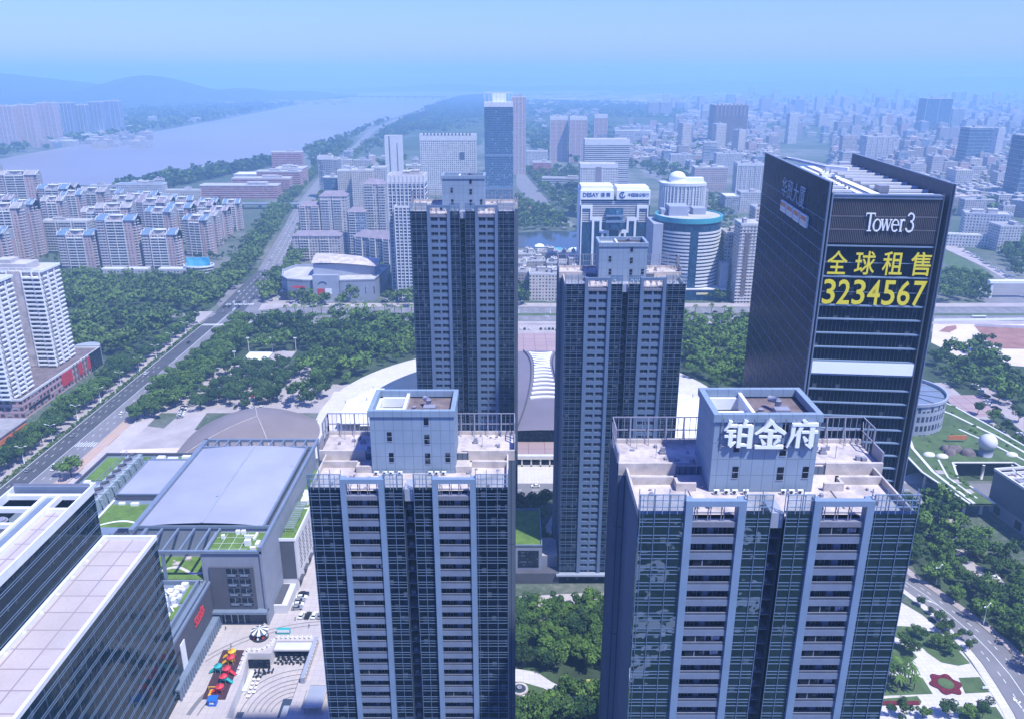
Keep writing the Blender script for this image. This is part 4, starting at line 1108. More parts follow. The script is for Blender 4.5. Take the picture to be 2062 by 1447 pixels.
# right wing with zigzag openings
mb = MB(); bx(mb, -93.4, -86.9, 284, 346, 6.0, 23.6, 'u'); mb.build("side_wing", M['mall_white'], mall)
mb = MB(); bx(mb, -93.2, -87.3, 284.3, 345.5, 23.7, 24.0, 'u'); mb.build("roof_lawn", M['roof_grass'], mall)
mb = MB(); bx(mb, -87.2, -86.8, 284, 346, 23.6, 24.9); bx(mb, -93.4, -86.9, 283.7, 284.0, 23.6, 24.9); bx(mb, -93.2, -87.3, 308.6, 309.3, 24, 24.3); bx(mb, -93.2, -87.3, 325, 325.5, 24, 24.3); mb.build("parapet", M['white'], mall)
mb = MB()
for i in range(15):
    y = 290 + i * 1.5; mb.bar((LX(-92.6), LY(y), 26.0), (LX(-88.6), LY(y), 26.0), .35); 
for y in (290, 300, 311):
    for x in (-92.4, -88.8): mb.bar((LX(x), LY(y), 24), (LX(x), LY(y), 26), .25)
mb.build("roof_pergola", M['galv'], mall)
for q in ((-91.5, -88.3, 312, 317, 24, 26.2), (-92.3, -89.8, 319, 322.5, 24, 25.4), (-90, -88.4, 329, 333, 24, 25.2)):
    mb = MB(); bx(mb, *q); mb.build("roof_unit", M['white'], mall)
mb = MB(); bx(mb, -93.3, -87.6, 283.9, 284.1, 6, 23.4); mb.build("louvre_end", M['mall_dark'], mall)
mb = MB()
for c in range(4):
    for r in range(9):
        y = 288 + c * 5.2 + (r % 2) * .5; z = 20.6 - r * 1.55 - c * .35
        mb.quad((LX(-86.88), LY(y), z), (LX(-86.88), LY(y + 2.9), z + .5), (LX(-86.88), LY(y + 2.9), z + 1.2), (LX(-86.88), LY(y), z + .7))
mb.build("zigzag_openings", M['black'], mall)
mb = MB(); bx(mb, -93.4, -87.6, 284, 346, 0, 6.0, 'u'); mb.m = 1
for i in range(6): bx(mb, -87.7, -86.2, 286 + i * 8, 290.5 + i * 8, 3.6, 3.9); bx(mb, -87.6, -87.5, 286.4 + i * 8, 290 + i * 8, .1, 3.4)
mb.build("shop_front", [M['mall_white'], M['mall_dark']], mall)
mb = MB(); bx(mb, -94.4, -88.2, 269, 283.8, 0, 3.8, 'u'); mb.m = 1; bx(mb, -93.4, -90.5, 270, 283, 3.8, 4.1); mb.build("side_annex", [M['mall_white'], M['mall_dark']], mall)
# lower left part: second roof, cooling towers and lawns
mb = MB(); bx(mb, -196.5, -147.5, 268, 357, 0, 25.6, 'ut'); mb.build("wall", M['mall_panel'], mall)
mb = MB(); bx(mb, -196.3, -147.5, 268.2, 356.8, 25.4, 25.7, 'u'); mb.build("roof_deck", M['band'], mall)
mb = MB(); mb.ring([(LX(x), LY(y)) for x, y in rect(-196.5, -147.0, 268, 357.2)], .7, 25.6, 27.2); mb.build("parapet", M['mall_dark'], mall)
mb = MB(); bx(mb, -171.3, -148.4, 313, 346.5, 25.7, 28.4, 'ut'); mb.build("plant_room", M['mall_dark'], mall)
mb = MB(); bx(mb, -171.2, -148.4, 313.2, 346.3, 28.2, 28.5, 'u'); mb.build("roof", M['metal_roof'], mall)
mb = MB(); mb.ring([(LX(x), LY(y)) for x, y in rect(-171.6, -148.3, 312.8, 346.8)], .5, 28.4, 29.0); mb.build("roof_gutter", M['band'], mall)
for (a, b, c, d) in ((-194.5, -183.5, 331, 354.5), (-171.5, -149, 287, 309), (-181, -172.5, 285, 300), (-165, -149, 348, 355), (-182, -174, 352, 355)):
    mb = MB(); bx(mb, a, b, c, d, 25.7, 26.1, 'u'); mb.build("roof_lawn", M['roof_grass'], mall)
mb = MB()
for i in range(14):
    f = i / 14; g = (i + 1) / 14; q = lambda f: (LX(-172 + 23 * f), LY(289 + 5.5 * sin(pi * f)))
    (x0, y0), (x1, y1) = q(f), q(g)
    mb.quad((x0, y0, 26.17), (x1, y1, 26.17), (x1, y1 + 1.1, 26.17), (x0, y0 + 1.1, 26.17))
bx(mb, -172.4, -171.6, 285, 312, 26.1, 26.6)
mb.build("roof_path", M['white'], mall)
mb = MB(); bx(mb, -169.5, -150, 272, 286, 25.7, 28.6, 'u'); mb.m = 1
for i in range(7): bx(mb, -168 + i * 1.7, -167.2 + i * 1.7, 274.5 + (i % 2) * 5, 276.2 + (i % 2) * 5, 28.6, 28.75)
mb.m = 2; bx(mb, -157.5, -151, 273, 285, 28.6, 28.8)
mb.build("skylight_roof", [M['band'], M['mall_dark'], M['dark_window']], mall)
mb = MB()
for (x, y, w, d, h) in ((-168.5, 308.2, 2.5, 1.4, 1.3), (-163, 307.4, 3.2, 1.6, 1.5), (-152.5, 308.4, 2.4, 1.4, 1.2), (-169, 349, 3.4, 3, 2.6), (-164.5, 351, 4.6, 1.6, 1.6), (-158, 351.6, 5, 2.2, 2.0), (-152.4, 351.4, 4.4, 2.2, 2.0), (-192.6, 326.4, 2.6, 2.2, 1.8), (-189.6, 325.4, 2.4, 1.7, 1.4), (-190.5, 320, 2.2, 3.4, 2.0), (-194, 316, 2.4, 2.2, 1.4), (-191, 312, 2.6, 2.4, 1.8), (-194.6, 308, 3.2, 2.2, 1.2), (-190.4, 306, 2.2, 2.2, 1.6)):
    mb = MB(); bx(mb, x, x + w, y, y + d, 25.7, 25.7 + h); mb.build("roof_unit", M['white'], mall)
mb = MB()
for i in range(10):
    x, y = -195 + rnd.random() * 6, 300 + rnd.random() * 24; mb.tube((LX(x), LY(y), 25.7), (LX(x), LY(y), 27.2), .7, n=10); mb.bar((LX(x), LY(y), 26.4), (LX(x + 3), LY(y + 1), 26.4), .4)
mb.build("roof_pipework", M['steel'], mall)
for i in range(8):
    ct = MB(); y = 303 + i * 5.6
    bx(ct, -180.4, -174.2, y, y + 4.9, 25.9, 31.4); ct.m = 1
    ct.tube((LX(-177.3), LY(y + 2.4), 31.4), (LX(-177.3), LY(y + 2.4), 32.5), 2.1, 1.9, 16, caps=False); ct.m = 2
    ct.tube((LX(-177.3), LY(y + 2.4), 31.42), (LX(-177.3), LY(y + 2.4), 31.5), 2.0, n=16); ct.m = 0
    ct.bar((LX(-174.0), LY(y + 1.2), 31.0), (LX(-172.6), LY(y + 1.2), 31.0), .5); ct.bar((LX(-172.6), LY(y + 1.2), 31.2), (LX(-172.6), LY(y + 1.2), 26), .5)
    for k in range(4): ct.bar((LX(-174.15), LY(y + .4 + k * 1.3), 26), (LX(-174.15), LY(y + .4 + k * 1.3), 31.2), .14)
    ct.build("cooling_tower", [M['galv'], M['steel'], M['slot']], mall)
mb = MB()
for i in range(9): mb.bar((LX(-181.4), LY(302.5 + i * 5.6), 25.8), (LX(-181.4), LY(302.5 + i * 5.6), 33.2), .18)
for z in (32.0, 33.2): mb.bar((LX(-181.4), LY(302.5), z), (LX(-181.4), LY(347.3), z), .14)
mb.build("plant_railing", M['steel'], mall)

# lower retail block with the red lettering
ret = thing("retail_block", "low dark retail block with red lettering on its side, its roof packed with machinery", "retail block", (-114, 225, 0))
mb = MB(); mb.box(-22, 0, -4, 42, 4.5, 19.0, skip='ut'); mb.build("wall", M['mall_dark'], ret)
mb = MB(); mb.box(-22, -.3, -3.6, 41.8, 18.2, 18.5, skip='u'); mb.build("roof", M['band'], ret)
mb = MB(); mb.box(-2.0, -1.2, -4, 37, 19.0, 20.0); mb.box(-.6, .2, -4, 42, 18.6, 19.6); mb.box(-4.6, -3.8, -4, 37, 18.6, 20.6); mb.box(-22, -3.8, 36.4, 37, 18.5, 20.2); mb.build("parapet", M['band'], ret)
mb = MB(); mb.box(-8.0, -4.7, -3, 10, 18.5, 18.9, skip='u'); mb.box(-8.2, -5, 15, 23, 18.5, 18.9, skip='u'); mb.box(-7, -4.7, 25, 36, 18.5, 18.9, skip='u'); mb.box(-21, -15, 38, 41, 18.5, 18.9, skip='u'); mb.build("roof_lawn", M['roof_grass'], ret)
mb = MB(); r2 = random.Random(11)
for i in range(70):
    x, y = -21 + r2.random() * 12.5, -2 + r2.random() * 37; w, d, h = r2.uniform(.7, 2.4), r2.uniform(.7, 2.2), r2.uniform(.5, 2.2)
    mb.box(x, x + w, y, y + d, 18.5, 18.5 + h)
    if i % 3 == 0: mb.bar((x, y, 18.9 + h * .6), (x + r2.uniform(1, 3), y + r2.uniform(-3, 3), 18.9 + h * .6), .45)
mb.build("roof_unit", [M['white']], ret)
mb = MB(); mb.box(.0, .25, 6, 9.6, 4.6, 15.2); mb.m = 1; mb.box(0, .12, -3, 5.8, 5, 13.6, skip='l'); mb.build("shop_window", [M['white'], M['dark_window']], ret)
mb = MB(); mb.box(-22, -1.2, -4, 42, 0, 4.5, skip='u'); mb.m = 1; mb.box(-1.2, 2.4, -4, 42, 4.4, 5.2)
for i in range(24): mb.box(2.0, 2.5, -3.6 + i * 1.92, -2.6 + i * 1.92, 0, 4.4)
mb.build("arcade", [M['mall_dark'], M['band']], ret)
sg = text_mb("ocean", 3, .3, .1); fit(sg, 0, 8.4, 0, 2.2)
mb = MB()
def cur(c, y0, z0, w, h):
    n = 10; pts = [(w / 2 + w / 2 * .8 * cos(R(40 + 300 * i / n)), h / 2 + h / 2 * .8 * sin(R(40 + 300 * i / n)), .42) for i in range(n + 1)]
    brush(mb, [(p[0] + y0, p[1] + z0, p[2]) for p in pts], .3)
for i in range(5): cur(0, i * 1.75, .2 * (i % 2), 1.9, 2.6 - .4 * (i % 2))
brush(mb, [(-.3, -.6, .3), (3, -.9, .4), (8.6, -.3, .25)], .3); brush(mb, [(5.4, 1.0, .4), (6.2, 3.4, .4)], .3)
mb.v = [(-v[1], v[0], v[2]) for v in mb.v]
o = mb.build("red_lettering", M['red'], None, (-113.95, 244.5, 13.2)); tag(o, "curly red lettering on the dark side wall of the low retail block", "sign lettering")

# ---------------------------------------------------------------- sunken court and plaza furniture
D = -5.0
LPOLY = [(-88.2, 252.5), (-74.5, 252.5), (-74.5, 214), (-94.2, 214), (-94.8, 233), (-96.6, 245.6), (-88.2, 245.6)]
mb = MB(); mb.face([(x, y, D) for x, y in LPOLY[::-1]]); tag(mb.build("court_paving", M['plaza']), kind='structure')
mb = MB()
for i in range(len(LPOLY)):
    (x, y), (x2, y2) = LPOLY[i], LPOLY[(i + 1) % len(LPOLY)]
    mb.face([(x, y, D), (x2, y2, D), (x2, y2, 0), (x, y, 0)])
tag(mb.build("retaining_wall", M['mall_white']), kind='structure')
mb = MB()
fill = [[(CX0, CY1), (-88.2, CY1), (-88.2, 245.6), (-96.6, 245.6), (-94.8, 233), (-94.2, 214), (CX0, 214)]]
mb.face([(x, y, 0.06) for x, y in fill[0][::-1]]); tag(mb.build("plaza_paving", M['plaza']), kind='structure')
mb = MB(); mb.box(-88.0, -74.7, 248.2, 252.3, -1.0, -.3); mb.m = 1; mb.box(-88.0, -74.7, 251.6, 252.0, D, -1.0); mb.box(-96.2, -88.4, 243.6, 244.0, D, -1.2)
o = mb.build("glazed_wall", [M['mall_white'], M['dark_window']]); tag(o, "dark glazed shop front under the edge of the sunken courtyard", "shop front")
rings = MB()
for r in (7, 9, 11, 13, 15, 17.5, 20):
    n = 40
    for i in range(n):
        a, b = R(70 + 110 * i / n), R(70 + 110 * (i + 1) / n); cx_, cy_ = -75, 222
        q = [(cx_ + (r + w) * cos(t), cy_ + (r + w) * sin(t) * 1.05) for t, w in ((a, 0), (a, .4), (b, .4), (b, 0))]
        if all(-94 < x < -75 and 214.5 < y < 247 for x, y in q): rings.face([(x, y, D + .02) for x, y in q])
for r in (34, 36.5, 50, 52):
    n = 60
    for i in range(n):
        a, b = R(95 + 80 * i / n), R(95 + 80 * (i + 1) / n); cx_, cy_ = -70, 212
        q = [(cx_ + (r + w) * cos(t), cy_ + (r + w) * sin(t)) for t, w in ((a, 0), (a, .45 if r != 36.5 else 1.6), (b, .45 if r != 36.5 else 1.6), (b, 0))]
        if all(x < -60 and -111.5 < x and y < 268 for x, y in q) and not any(CX0 < x < CX1 and CY0 < y < CY1 for x, y in q): rings.face([(x, y, .075) for x, y in q])
tag(rings.build("paving_ring", M['asphalt_pale']), kind='structure')
sheet("pool_water", [(-79.5, 228), (-75.2, 228), (-75.2, 214.2), (-79.3, 214.2)], D + .3, M['tank'])
sheet("pool_stage", [(-78.4, 224.6), (-75.8, 224.6), (-75.8, 214.2), (-78.4, 214.2)], D + .5, M['tower_panel'])
sheet("lower_pool", [(-93.6, 222), (-91.2, 222), (-91.6, 215), (-93.6, 215)], D + .1, M['tank'])
mb = MB(); mb.box(-73.6, -72.2, 230, 252, 0, 2.4); mb.m = 1
for i in range(12): mb.box(-72.2, -71.9, 230.5 + i * 1.8, 231.4 + i * 1.8, 0, 2.4)
tag(mb.build("planter_wall", [M['tower_panel'], M['parapet']]), "long pale planter wall along the sunken courtyard's edge", "wall")
g = thing("glass_canopy", "flat grey glass canopy beside the near tower's foot", "canopy", (-66, 220.6, 0))
mb = MB(); mb.box(-3, 2.9, -5, 5, 2.9, 3.1); mb.build("roof", M['tower_panel'], g)
mb = MB(); mb.ring(rect(-3.3, 3.2, -5.3, 5.3), .35, 2.8, 3.4)
mb.build("rim", M['parapet'], g)
mb = MB()
for x in (-2.8, 2.7):
    for y in (-4.8, 4.8): mb.bar((x, y, 0), (x, y, 2.9), .3)
mb.build("post", M['steel'], g)
sheet("play_mat", [(-106.4, 247.5), (-98.6, 247.5), (-97.2, 222.2), (-105.2, 222.4)], 0.10, plain("maroon_play_mat", (0.06, 0.025, 0.035), 0.95, 0.3, 0.5))
cols = {'yellow': plain("yellow_plastic", (0.75, 0.42, 0.03), 0.4, .1, 1), 'red': plain("red_plastic", (0.62, 0.04, 0.06), 0.4, .1, 1), 'teal': plain("teal_plastic", (0.03, 0.36, 0.36), 0.4, .1, 1), 'blue': plain("blue_plastic", (0.02, 0.13, 0.55), 0.4, .1, 1)}
def slide(x, y, col, roof, label, dx=-1):
    t = thing("play_slide", label, "playground slide", (x, y, .1), 0)
    mb = MB(); mb.box(-.9, .9, -.9, .9, 1.5, 1.7)
    for a in (-.85, .85):
        for b in (-.85, .85): mb.tube((a, b, 0), (a, b, 2.9), .09, n=6)
    mb.box(-.9, .9, -.95, -.85, 1.7, 2.3); mb.build("platform", cols[col], t)
    mb = MB(); mb.tube((0, 0, 2.7), (0, 0, 3.9), 1.5, .1, 8); mb.build("roof", cols[roof], t)
    mb = MB(); mb.bar((dx * .9, 0, 1.6), (dx * 3.2, -.6, .2), 1.0, .15); mb.bar((dx * .9, .5, 1.8), (dx * 3.2, -.1, .4), .12, .4); mb.bar((dx * .9, -.5, 1.8), (dx * 3.2, -1.1, .4), .12, .4); mb.build("chute", cols[col], t)
    mb = MB()
    for k in range(5): mb.bar((-.5, 1.0 + k * .25, 1.4 - k * .3), (.5, 1.0 + k * .25, 1.4 - k * .3), .1)
    mb.build("ladder", cols['yellow'], t)
slide(-101.6, 243.6, 'yellow', 'yellow', "yellow play slide with orange roof at the far end of the maroon mat")
slide(-101.0, 240.4, 'yellow', 'red', "yellow play slide with a red cap in the middle of the maroon mat")
slide(-100.6, 234.6, 'red', 'red', "red climbing slide near the middle of the maroon mat", 1)
slide(-104.0, 235.8, 'teal', 'teal', "small teal slide alone at the mat's left edge")
slide(-100.4, 230.6, 'teal', 'red', "play slide with pale canopy and blue bars on the maroon mat", 1)
slide(-100.0, 225.6, 'red', 'red', "low red play slide at the near end of the maroon mat")
mb = MB(); mb.bar((-1.5, 0, .1), (-1.5, 0, 1.8), .2); mb.bar((1.0, 0, .1), (1.0, 0, 1.8), .2); mb.bar((-1.6, 0, 1.8), (1.2, 0, 1.8), .25); mb.box(-1.0, -.2, -2.8, .2, .2, .6)
tag(mb.build("seesaw_frame", cols['yellow'], None, (-102.6, 226.4, 0)), "small yellow and red frame toy at the mat's near corner", "play equipment")
k_ = thing("ticket_kiosk", "small bright blue kiosk standing by the playground", "kiosk", (-100.6, 220.2, 0))
mb = MB(); mb.box(-1.3, 1.3, -1.1, 1.1, 0, 2.3); mb.build("body", cols['blue'], k_); mb = MB(); mb.box(-1.6, 1.6, -1.4, 1.4, 2.3, 2.6); mb.build("roof", cols['blue'], k_)
mb = MB(); mb.box(-.7, .7, -1.15, -1.1, 1.0, 1.8); mb.build("counter_window", M['white'], k_)
ca = thing("carousel", "round carousel with black and white striped canopy on the paved plaza", "carousel", (-94.8, 254.6, .1))
mb = MB(); mb.tube((0, 0, 0), (0, 0, .5), 3.1, n=20); mb.build("base", M['slot'], ca)
mb = MB(); n = 16
for i in range(n):
    a, b = 2 * pi * i / n, 2 * pi * (i + 1) / n; mb.m = i % 2
    mb.face([(3.2 * cos(a), 3.2 * sin(a), 3.2), (3.2 * cos(b), 3.2 * sin(b), 3.2), (0, 0, 4.6)]); mb.face([(3.2 * cos(a), 3.2 * sin(a), 2.8), (3.2 * cos(b), 3.2 * sin(b), 2.8), (3.2 * cos(b), 3.2 * sin(b), 3.2), (3.2 * cos(a), 3.2 * sin(a), 3.2)])
mb.build("canopy", [M['white'], M['dark_metal']], ca)
for i in range(8):
    mb = MB(); a = 2 * pi * i / 8; mb.tube((2.7 * cos(a), 2.7 * sin(a), .5), (2.7 * cos(a), 2.7 * sin(a), 3.0), .08, n=6); mb.box(2.4 * cos(a) - .3, 2.4 * cos(a) + .3, 2.4 * sin(a) - .5, 2.4 * sin(a) + .5, .9, 1.5); mb.build("ride_seat", M['red' if i % 2 else 'white'], ca)
fl = [(-88.0 + i * 1.75, 254.2) for i in range(8)] + [(-89.4, 252.6), (-89.6, 250.9), (-90.2, 249.3), (-91.5, 248.0), (-93.2, 247.2), (-95.0, 247.2), (-97.0, 247.0), (-97.6, 244.6), (-97.4, 242), (-97.2, 239.6), (-97.0, 237.2), (-96.8, 234.8)]
p0 = None
for (x, y) in fl:
    if p0 is None:
        p0 = thing("flower_tub", "round white tub in the row edging the sunken courtyard", "planter", (x, y, .08), 0, "white tubs edging the sunken courtyard")
        mb = MB(); mb.tube((0, 0, 0), (0, 0, .7), .5, .7, 12); mb.build("pot", M['white'], p0)
        mb = MB(); mb.dome(0, 0, .7, .5, .5, .3, 10, 3); mb.build("planting", M['parapet'], p0)
    else: again(p0, None, (x, y, .08))
M['chair'] = plain("dark_rattan", (0.02, 0.02, 0.025), 0.7, .2, 1)
def cafe_set():
    t = thing("cafe_set", "dark cafe table with four chairs on the sunken courtyard floor", "cafe table", (0, 0, D), 0, "cafe tables in the sunken courtyard")
    mb = MB(); mb.tube((0, 0, .68), (0, 0, .74), .42, n=12); mb.tube((0, 0, 0), (0, 0, .7), .05, n=6); mb.build("table", M['tower_panel'], t)
    for a in range(4):
        x, y = .85 * cos(a * pi / 2 + .4), .85 * sin(a * pi / 2 + .4)
        mb = MB(); mb.box(x - .26, x + .26, y - .26, y + .26, .1, .48); mb.box(x * 1.3 - .26, x * 1.3 + .26, y * 1.3 - .2, y * 1.3 + .2, .48, .95); mb.build("chair", M['chair'], t)
    return t
cs = cafe_set(); first_ = True; rr = random.Random(9)
spots = [(-86.4 + i * 2.1 + (j % 2) * .6, 246.6 + j * 1.35) for i in range(6) for j in range(3)] + [(-92.6 + i * 1.7, 239.5 + j * 1.8) for i in range(2) for j in range(2)] + [(-89.2, 241.5), (-87.8, 241.9)]
for (x, y) in spots:
    if first_: cs.location = (x, y, D); first_ = False
    else: again(cs, None, (x + rr.uniform(-.2, .2), y + rr.uniform(-.2, .2), D), rr.uniform(0, 1.5))
wt = None
for i in range(9):
    x, y = -92.4 + (i % 2) * 1.5 + i * .05, 237.2 - (i // 2) * 2.1
    if wt is None:
        wt = thing("parasol_table", "small white round table near the white serving counter in the sunken court", "cafe table", (x, y, D), 0, "white round tables by the serving counter")
        mb = MB(); mb.tube((0, 0, .7), (0, 0, .78), .55, n=12); mb.build("tabletop", M['white'], wt); mb = MB(); mb.tube((0, 0, 0), (0, 0, .7), .06, n=6); mb.build("leg", M['steel'], wt)
    else: again(wt, None, (x, y, D))
mb = MB(); mb.box(-.6, .6, -5, 5, 0, 1.1); mb.box(-.7, .7, -5.1, 5.1, 1.1, 1.2); tag(mb.build("serving_counter", M['white'], None, (-94.0, 236.0, D)), "long white serving counter in the sunken courtyard", "counter")
mb = MB(); mb.box(-2.6, 2.4, -.6, .6, 0, 2.2); mb.m = 1; mb.box(-2.5, 2.3, -.7, -.6, .9, 2.0); tag(mb.build("stall", [cols['teal'], M['white']], None, (-86.5, 257.0, .06)), "teal market stall on the plaza beside the carousel", "stall")

# the few people crossing the plaza
M['cloth'] = plain("dark_clothing", (0.05, 0.05, 0.09), .9, .3, 2); M['skin'] = plain("skin_tone", (0.45, 0.28, 0.2), .7, .1, 2); M['hair'] = plain("black_hair", (0.01, 0.01, 0.012), .6, .1, 2)
def person_mesh():
    pts = [(0, 0, .95, .15), (0, 0, 1.2, .15), (0, 0, 1.42, .17), (0, 0, 1.52, .06), (0, .01, 1.62, .10), (0, .01, 1.72, .09), (.10, .02, .88, .09), (.11, .10, .48, .065), (.11, .04, .08, .05), (.11, .20, .04, .04), (-.10, 0, .88, .09), (-.11, -.06, .48, .065), (-.11, -.22, .10, .05), (-.11, -.08, .04, .04), (.2, 0, 1.4, .06), (.25, -.08, 1.14, .045), (.25, .04, .90, .035), (-.2, 0, 1.4, .06), (-.25, .06, 1.14, .045), (-.25, .18, .92, .035)]
    ed = [(0, 1), (1, 2), (2, 3), (3, 4), (4, 5), (0, 6), (6, 7), (7, 8), (8, 9), (0, 10), (10, 11), (11, 12), (12, 13), (2, 14), (14, 15), (15, 16), (2, 17), (17, 18), (18, 19)]
    me = bpy.data.meshes.new("person"); me.from_pydata([p[:3] for p in pts], ed, [])
    import bmesh
    bm = bmesh.new(); bm.from_mesh(me); bm.verts.layers.skin.verify(); bm.to_mesh(me); bm.free()
    for v, p in zip(me.skin_vertices[0].data, pts): v.radius = (p[3], p[3] * .85)
    me.skin_vertices[0].data[0].use_root = True; me.materials.append(M['cloth']); return me
pm = person_mesh()
for (zx, zy), rz, lab in (((1085, 552), .4, "person in dark clothes walking on the plaza right of the teal stall"), ((868, 285), 2.2, "person walking beside the row of parked cars"), ((950, 482), 1.2, "person in dark clothes near the parked sedans"), ((320, 742), -.6, "person standing at the far end of the maroon play mat"), ((268, 575), 3.0, "person by the mall entrance wall")):
    x, y = P(400 + zx * 300 / 1462, 1150 + zy * 300 / 1462); o = bpy.data.objects.new("person", pm); COL.objects.link(o); o.location = (x, y, .08); o.rotation_euler = (0, 0, rz); tag(o, lab, "person")
    o.modifiers.new("skin", 'SKIN'); m_ = o.modifiers.new("smooth", 'SUBSURF'); m_.levels = 1; m_.render_levels = 1
    mb = MB(); mb.dome(0, -.01, 1.68, .105, .115, .11, 10, 4); mb.build("hair", M['hair'], o)
# ---------------------------------------------------------------- trees
def foliage(name, dark, light):
    k = NT(name); oi = k.node("ShaderNodeObjectInfo")
    n = k.noise(0.22, detail=3); n2 = k.noise(1.3, detail=2)
    f = k.math('ADD', k.math('MULTIPLY', k.ramp(n, .32, .68), .6), k.math('MULTIPLY', k.ramp(n2, .3, .7), .4))
    at = k.node("ShaderNodeAttribute"); at.attribute_name = "shade"
    f = k.math('ADD', f, k.math('ADD', at.outputs['Fac'], k.math('MULTIPLY', k.math('SUBTRACT', oi.outputs['Random'], .5), .7)), clamp=True)
    return k.out(k.mix(f, dark, light), 0.85, 0, 0.15)
M['leaf'] = foliage("green_foliage", (0.024, 0.054, 0.016), (0.115, 0.200, 0.036))
M['leaf_dark'] = foliage("dark_foliage", (0.018, 0.045, 0.017), (0.070, 0.130, 0.034))
M['leaf_far'] = foliage("wood_foliage", (0.022, 0.050, 0.017), (0.105, 0.170, 0.036))
M['bark'] = plain("bark", (0.09, 0.07, 0.055), 0.95, .3, .8)
def crown_mesh(seed, n, r, h, leaf, lobes=9):
    """leaf-sized faces in uneven clumps through the crown's volume"""
    g = np.random.default_rng(seed)
    c = np.stack([g.normal(0, .46, lobes) * r, g.normal(0, .46, lobes) * r, g.uniform(.25, .92, lobes) * h], 1); cr = g.uniform(.32, .58, lobes) * r
    i = g.integers(0, lobes, n); d = g.normal(size=(n, 3)); d /= np.linalg.norm(d, axis=1)[:, None]
    rad = cr[i] * g.uniform(.55, 1.05, n) ** .6
    p = c[i] + d * rad[:, None] * np.array([1, 1, .72])
    nrm = d + g.normal(0, .55, (n, 3)); nrm[:, 2] += .35; nrm /= np.linalg.norm(nrm, axis=1)[:, None]
    a = np.cross(nrm, np.array([.3, .5, 1.0])); a /= np.linalg.norm(a, axis=1)[:, None] + 1e-9; b = np.cross(nrm, a)
    s = leaf * g.uniform(.6, 1.3, n)[:, None]; a *= s; b *= s * .8
    return np.stack([p - a - b * .4, p + b - a * .2, p + a + b * .3, p - b + a * .2], 1)
def mesh_from_quads(name, q, mat):
    n = len(q); me = bpy.data.meshes.new(name)
    me.vertices.add(n * 4); me.vertices.foreach_set("co", q.astype(np.float32).ravel())
    me.loops.add(n * 4); me.loops.foreach_set("vertex_index", np.arange(n * 4, dtype=np.int32))
    me.polygons.add(n); me.polygons.foreach_set("loop_start", np.arange(0, n * 4, 4, dtype=np.int32)); me.polygons.foreach_set("loop_total", np.full(n, 4, dtype=np.int32))
    me.update(calc_edges=True); me.materials.append(mat); return me
def trunk_mb(h, r, seed):
    g = random.Random(seed); mb = MB(); mb.tube((0, 0, 0), (0, 0, h * .6), r, r * .6, 7)
    for i in range(5):
        a = g.uniform(0, 6.28); l = h * g.uniform(.3, .5); mb.tube((0, 0, h * (.4 + .05 * i)), (cos(a) * l * .6, sin(a) * l * .6, h * (.4 + .05 * i) + l * .7), r * .4, r * .12, 5)
    return mb
PROTO = []
for i in range(6):
    R0, H0 = (4.6, 6.2) if i < 4 else (3.6, 5.2)
    PROTO.append((mesh_from_quads("crown", crown_mesh(20 + i, 1500, R0, H0, .42, 10 + i), M['leaf'] if i % 3 else M['leaf_dark']), trunk_mb(5.5, .28, i)))
TM = {}
def tree(x, y, label, group, k=None, s=1.0, name="tree", dark=False):
    k = random.randrange(6) if k is None else k
    t = thing(name, label, "tree", (x, y, 0), random.uniform(0, 6.28), group)
    t.scale = (s * random.uniform(.9, 1.1), s * random.uniform(.9, 1.1), s * random.uniform(.88, 1.15))
    c = bpy.data.objects.new("crown", PROTO[k][0]); COL.objects.link(c); c.parent = t; c.location = (0, 0, 3.2)
    if k not in TM: TM[k] = PROTO[k][1].build("trunk", M['bark'], t)
    else:
        o = TM[k].copy(); COL.objects.link(o); o.parent = t
    return t
def inside(p, poly):
    x, y = p; r = False
    for i in range(len(poly)):
        (x1, y1), (x2, y2) = poly[i], poly[i - 1]
        if (y1 > y) != (y2 > y) and x < (x2 - x1) * (y - y1) / (y2 - y1) + x1: r = not r
    return r
def scatter(poly, step, jit=.42, keep=1.0, avoid=()):
    xs = [p[0] for p in poly]; ys = [p[1] for p in poly]; out = []
    y = min(ys)
    while y < max(ys):
        x = min(xs)
        while x < max(xs):
            p = (x + random.uniform(-jit, jit) * step, y + random.uniform(-jit, jit) * step)
            if random.random() < keep and inside(p, poly) and not any(inside(p, a) for a in avoid): out.append(p)
            x += step
        y += step
    return out
random.seed(21)
# trees one can tell apart: the rows along the avenue, the car-park trees, the gardens
row_l = [(-271 + random.uniform(-1, 1), y) for y in np.arange(385, 665, 8.2)] + [(-278.5 + random.uniform(-1, 1), y) for y in np.arange(380, 560, 8.4)]
for x, y in row_l: tree(x, y, "round green street tree in the row on the avenue's river side", "street trees on the avenue's river side", s=random.uniform(.95, 1.25))
row_r = [(-229 + random.uniform(-2, 2), y) for y in np.arange(458, 655, 7.6)] + [(-221 + random.uniform(-2, 2), y) for y in np.arange(462, 655, 7.8)] + [(-213 + random.uniform(-2, 2), y) for y in np.arange(480, 640, 8.6)]
for x, y in row_r: tree(x, y, "big green tree in the belt on the avenue's park side", "tree belt on the avenue's park side", k=random.choice((1, 2, 4, 5)), s=random.uniform(1.05, 1.4))
lot = scatter([(-204, 474), (-150, 474), (-150, 552), (-204, 552)], 8.3, .3, .95)
for x, y in lot: tree(x, y, "dark small tree shading parked cars in the car park", "trees in the car park", k=random.choice((0, 3)), s=random.uniform(.85, 1.12))
gard = scatter([(2, 236), (36, 232), (40, 262), (38, 276), (6, 276), (-2, 258)], 6.4, .4, .95) + scatter([(3, 208), (36, 212), (36, 226), (22, 228), (8, 214)], 6.2, .4, .9) + [(4, 325), (8, 330), (12, 322), (6, 340), (13, 337), (10, 347), (14, 312), (8, 312), (16, 350), (3, 350)]
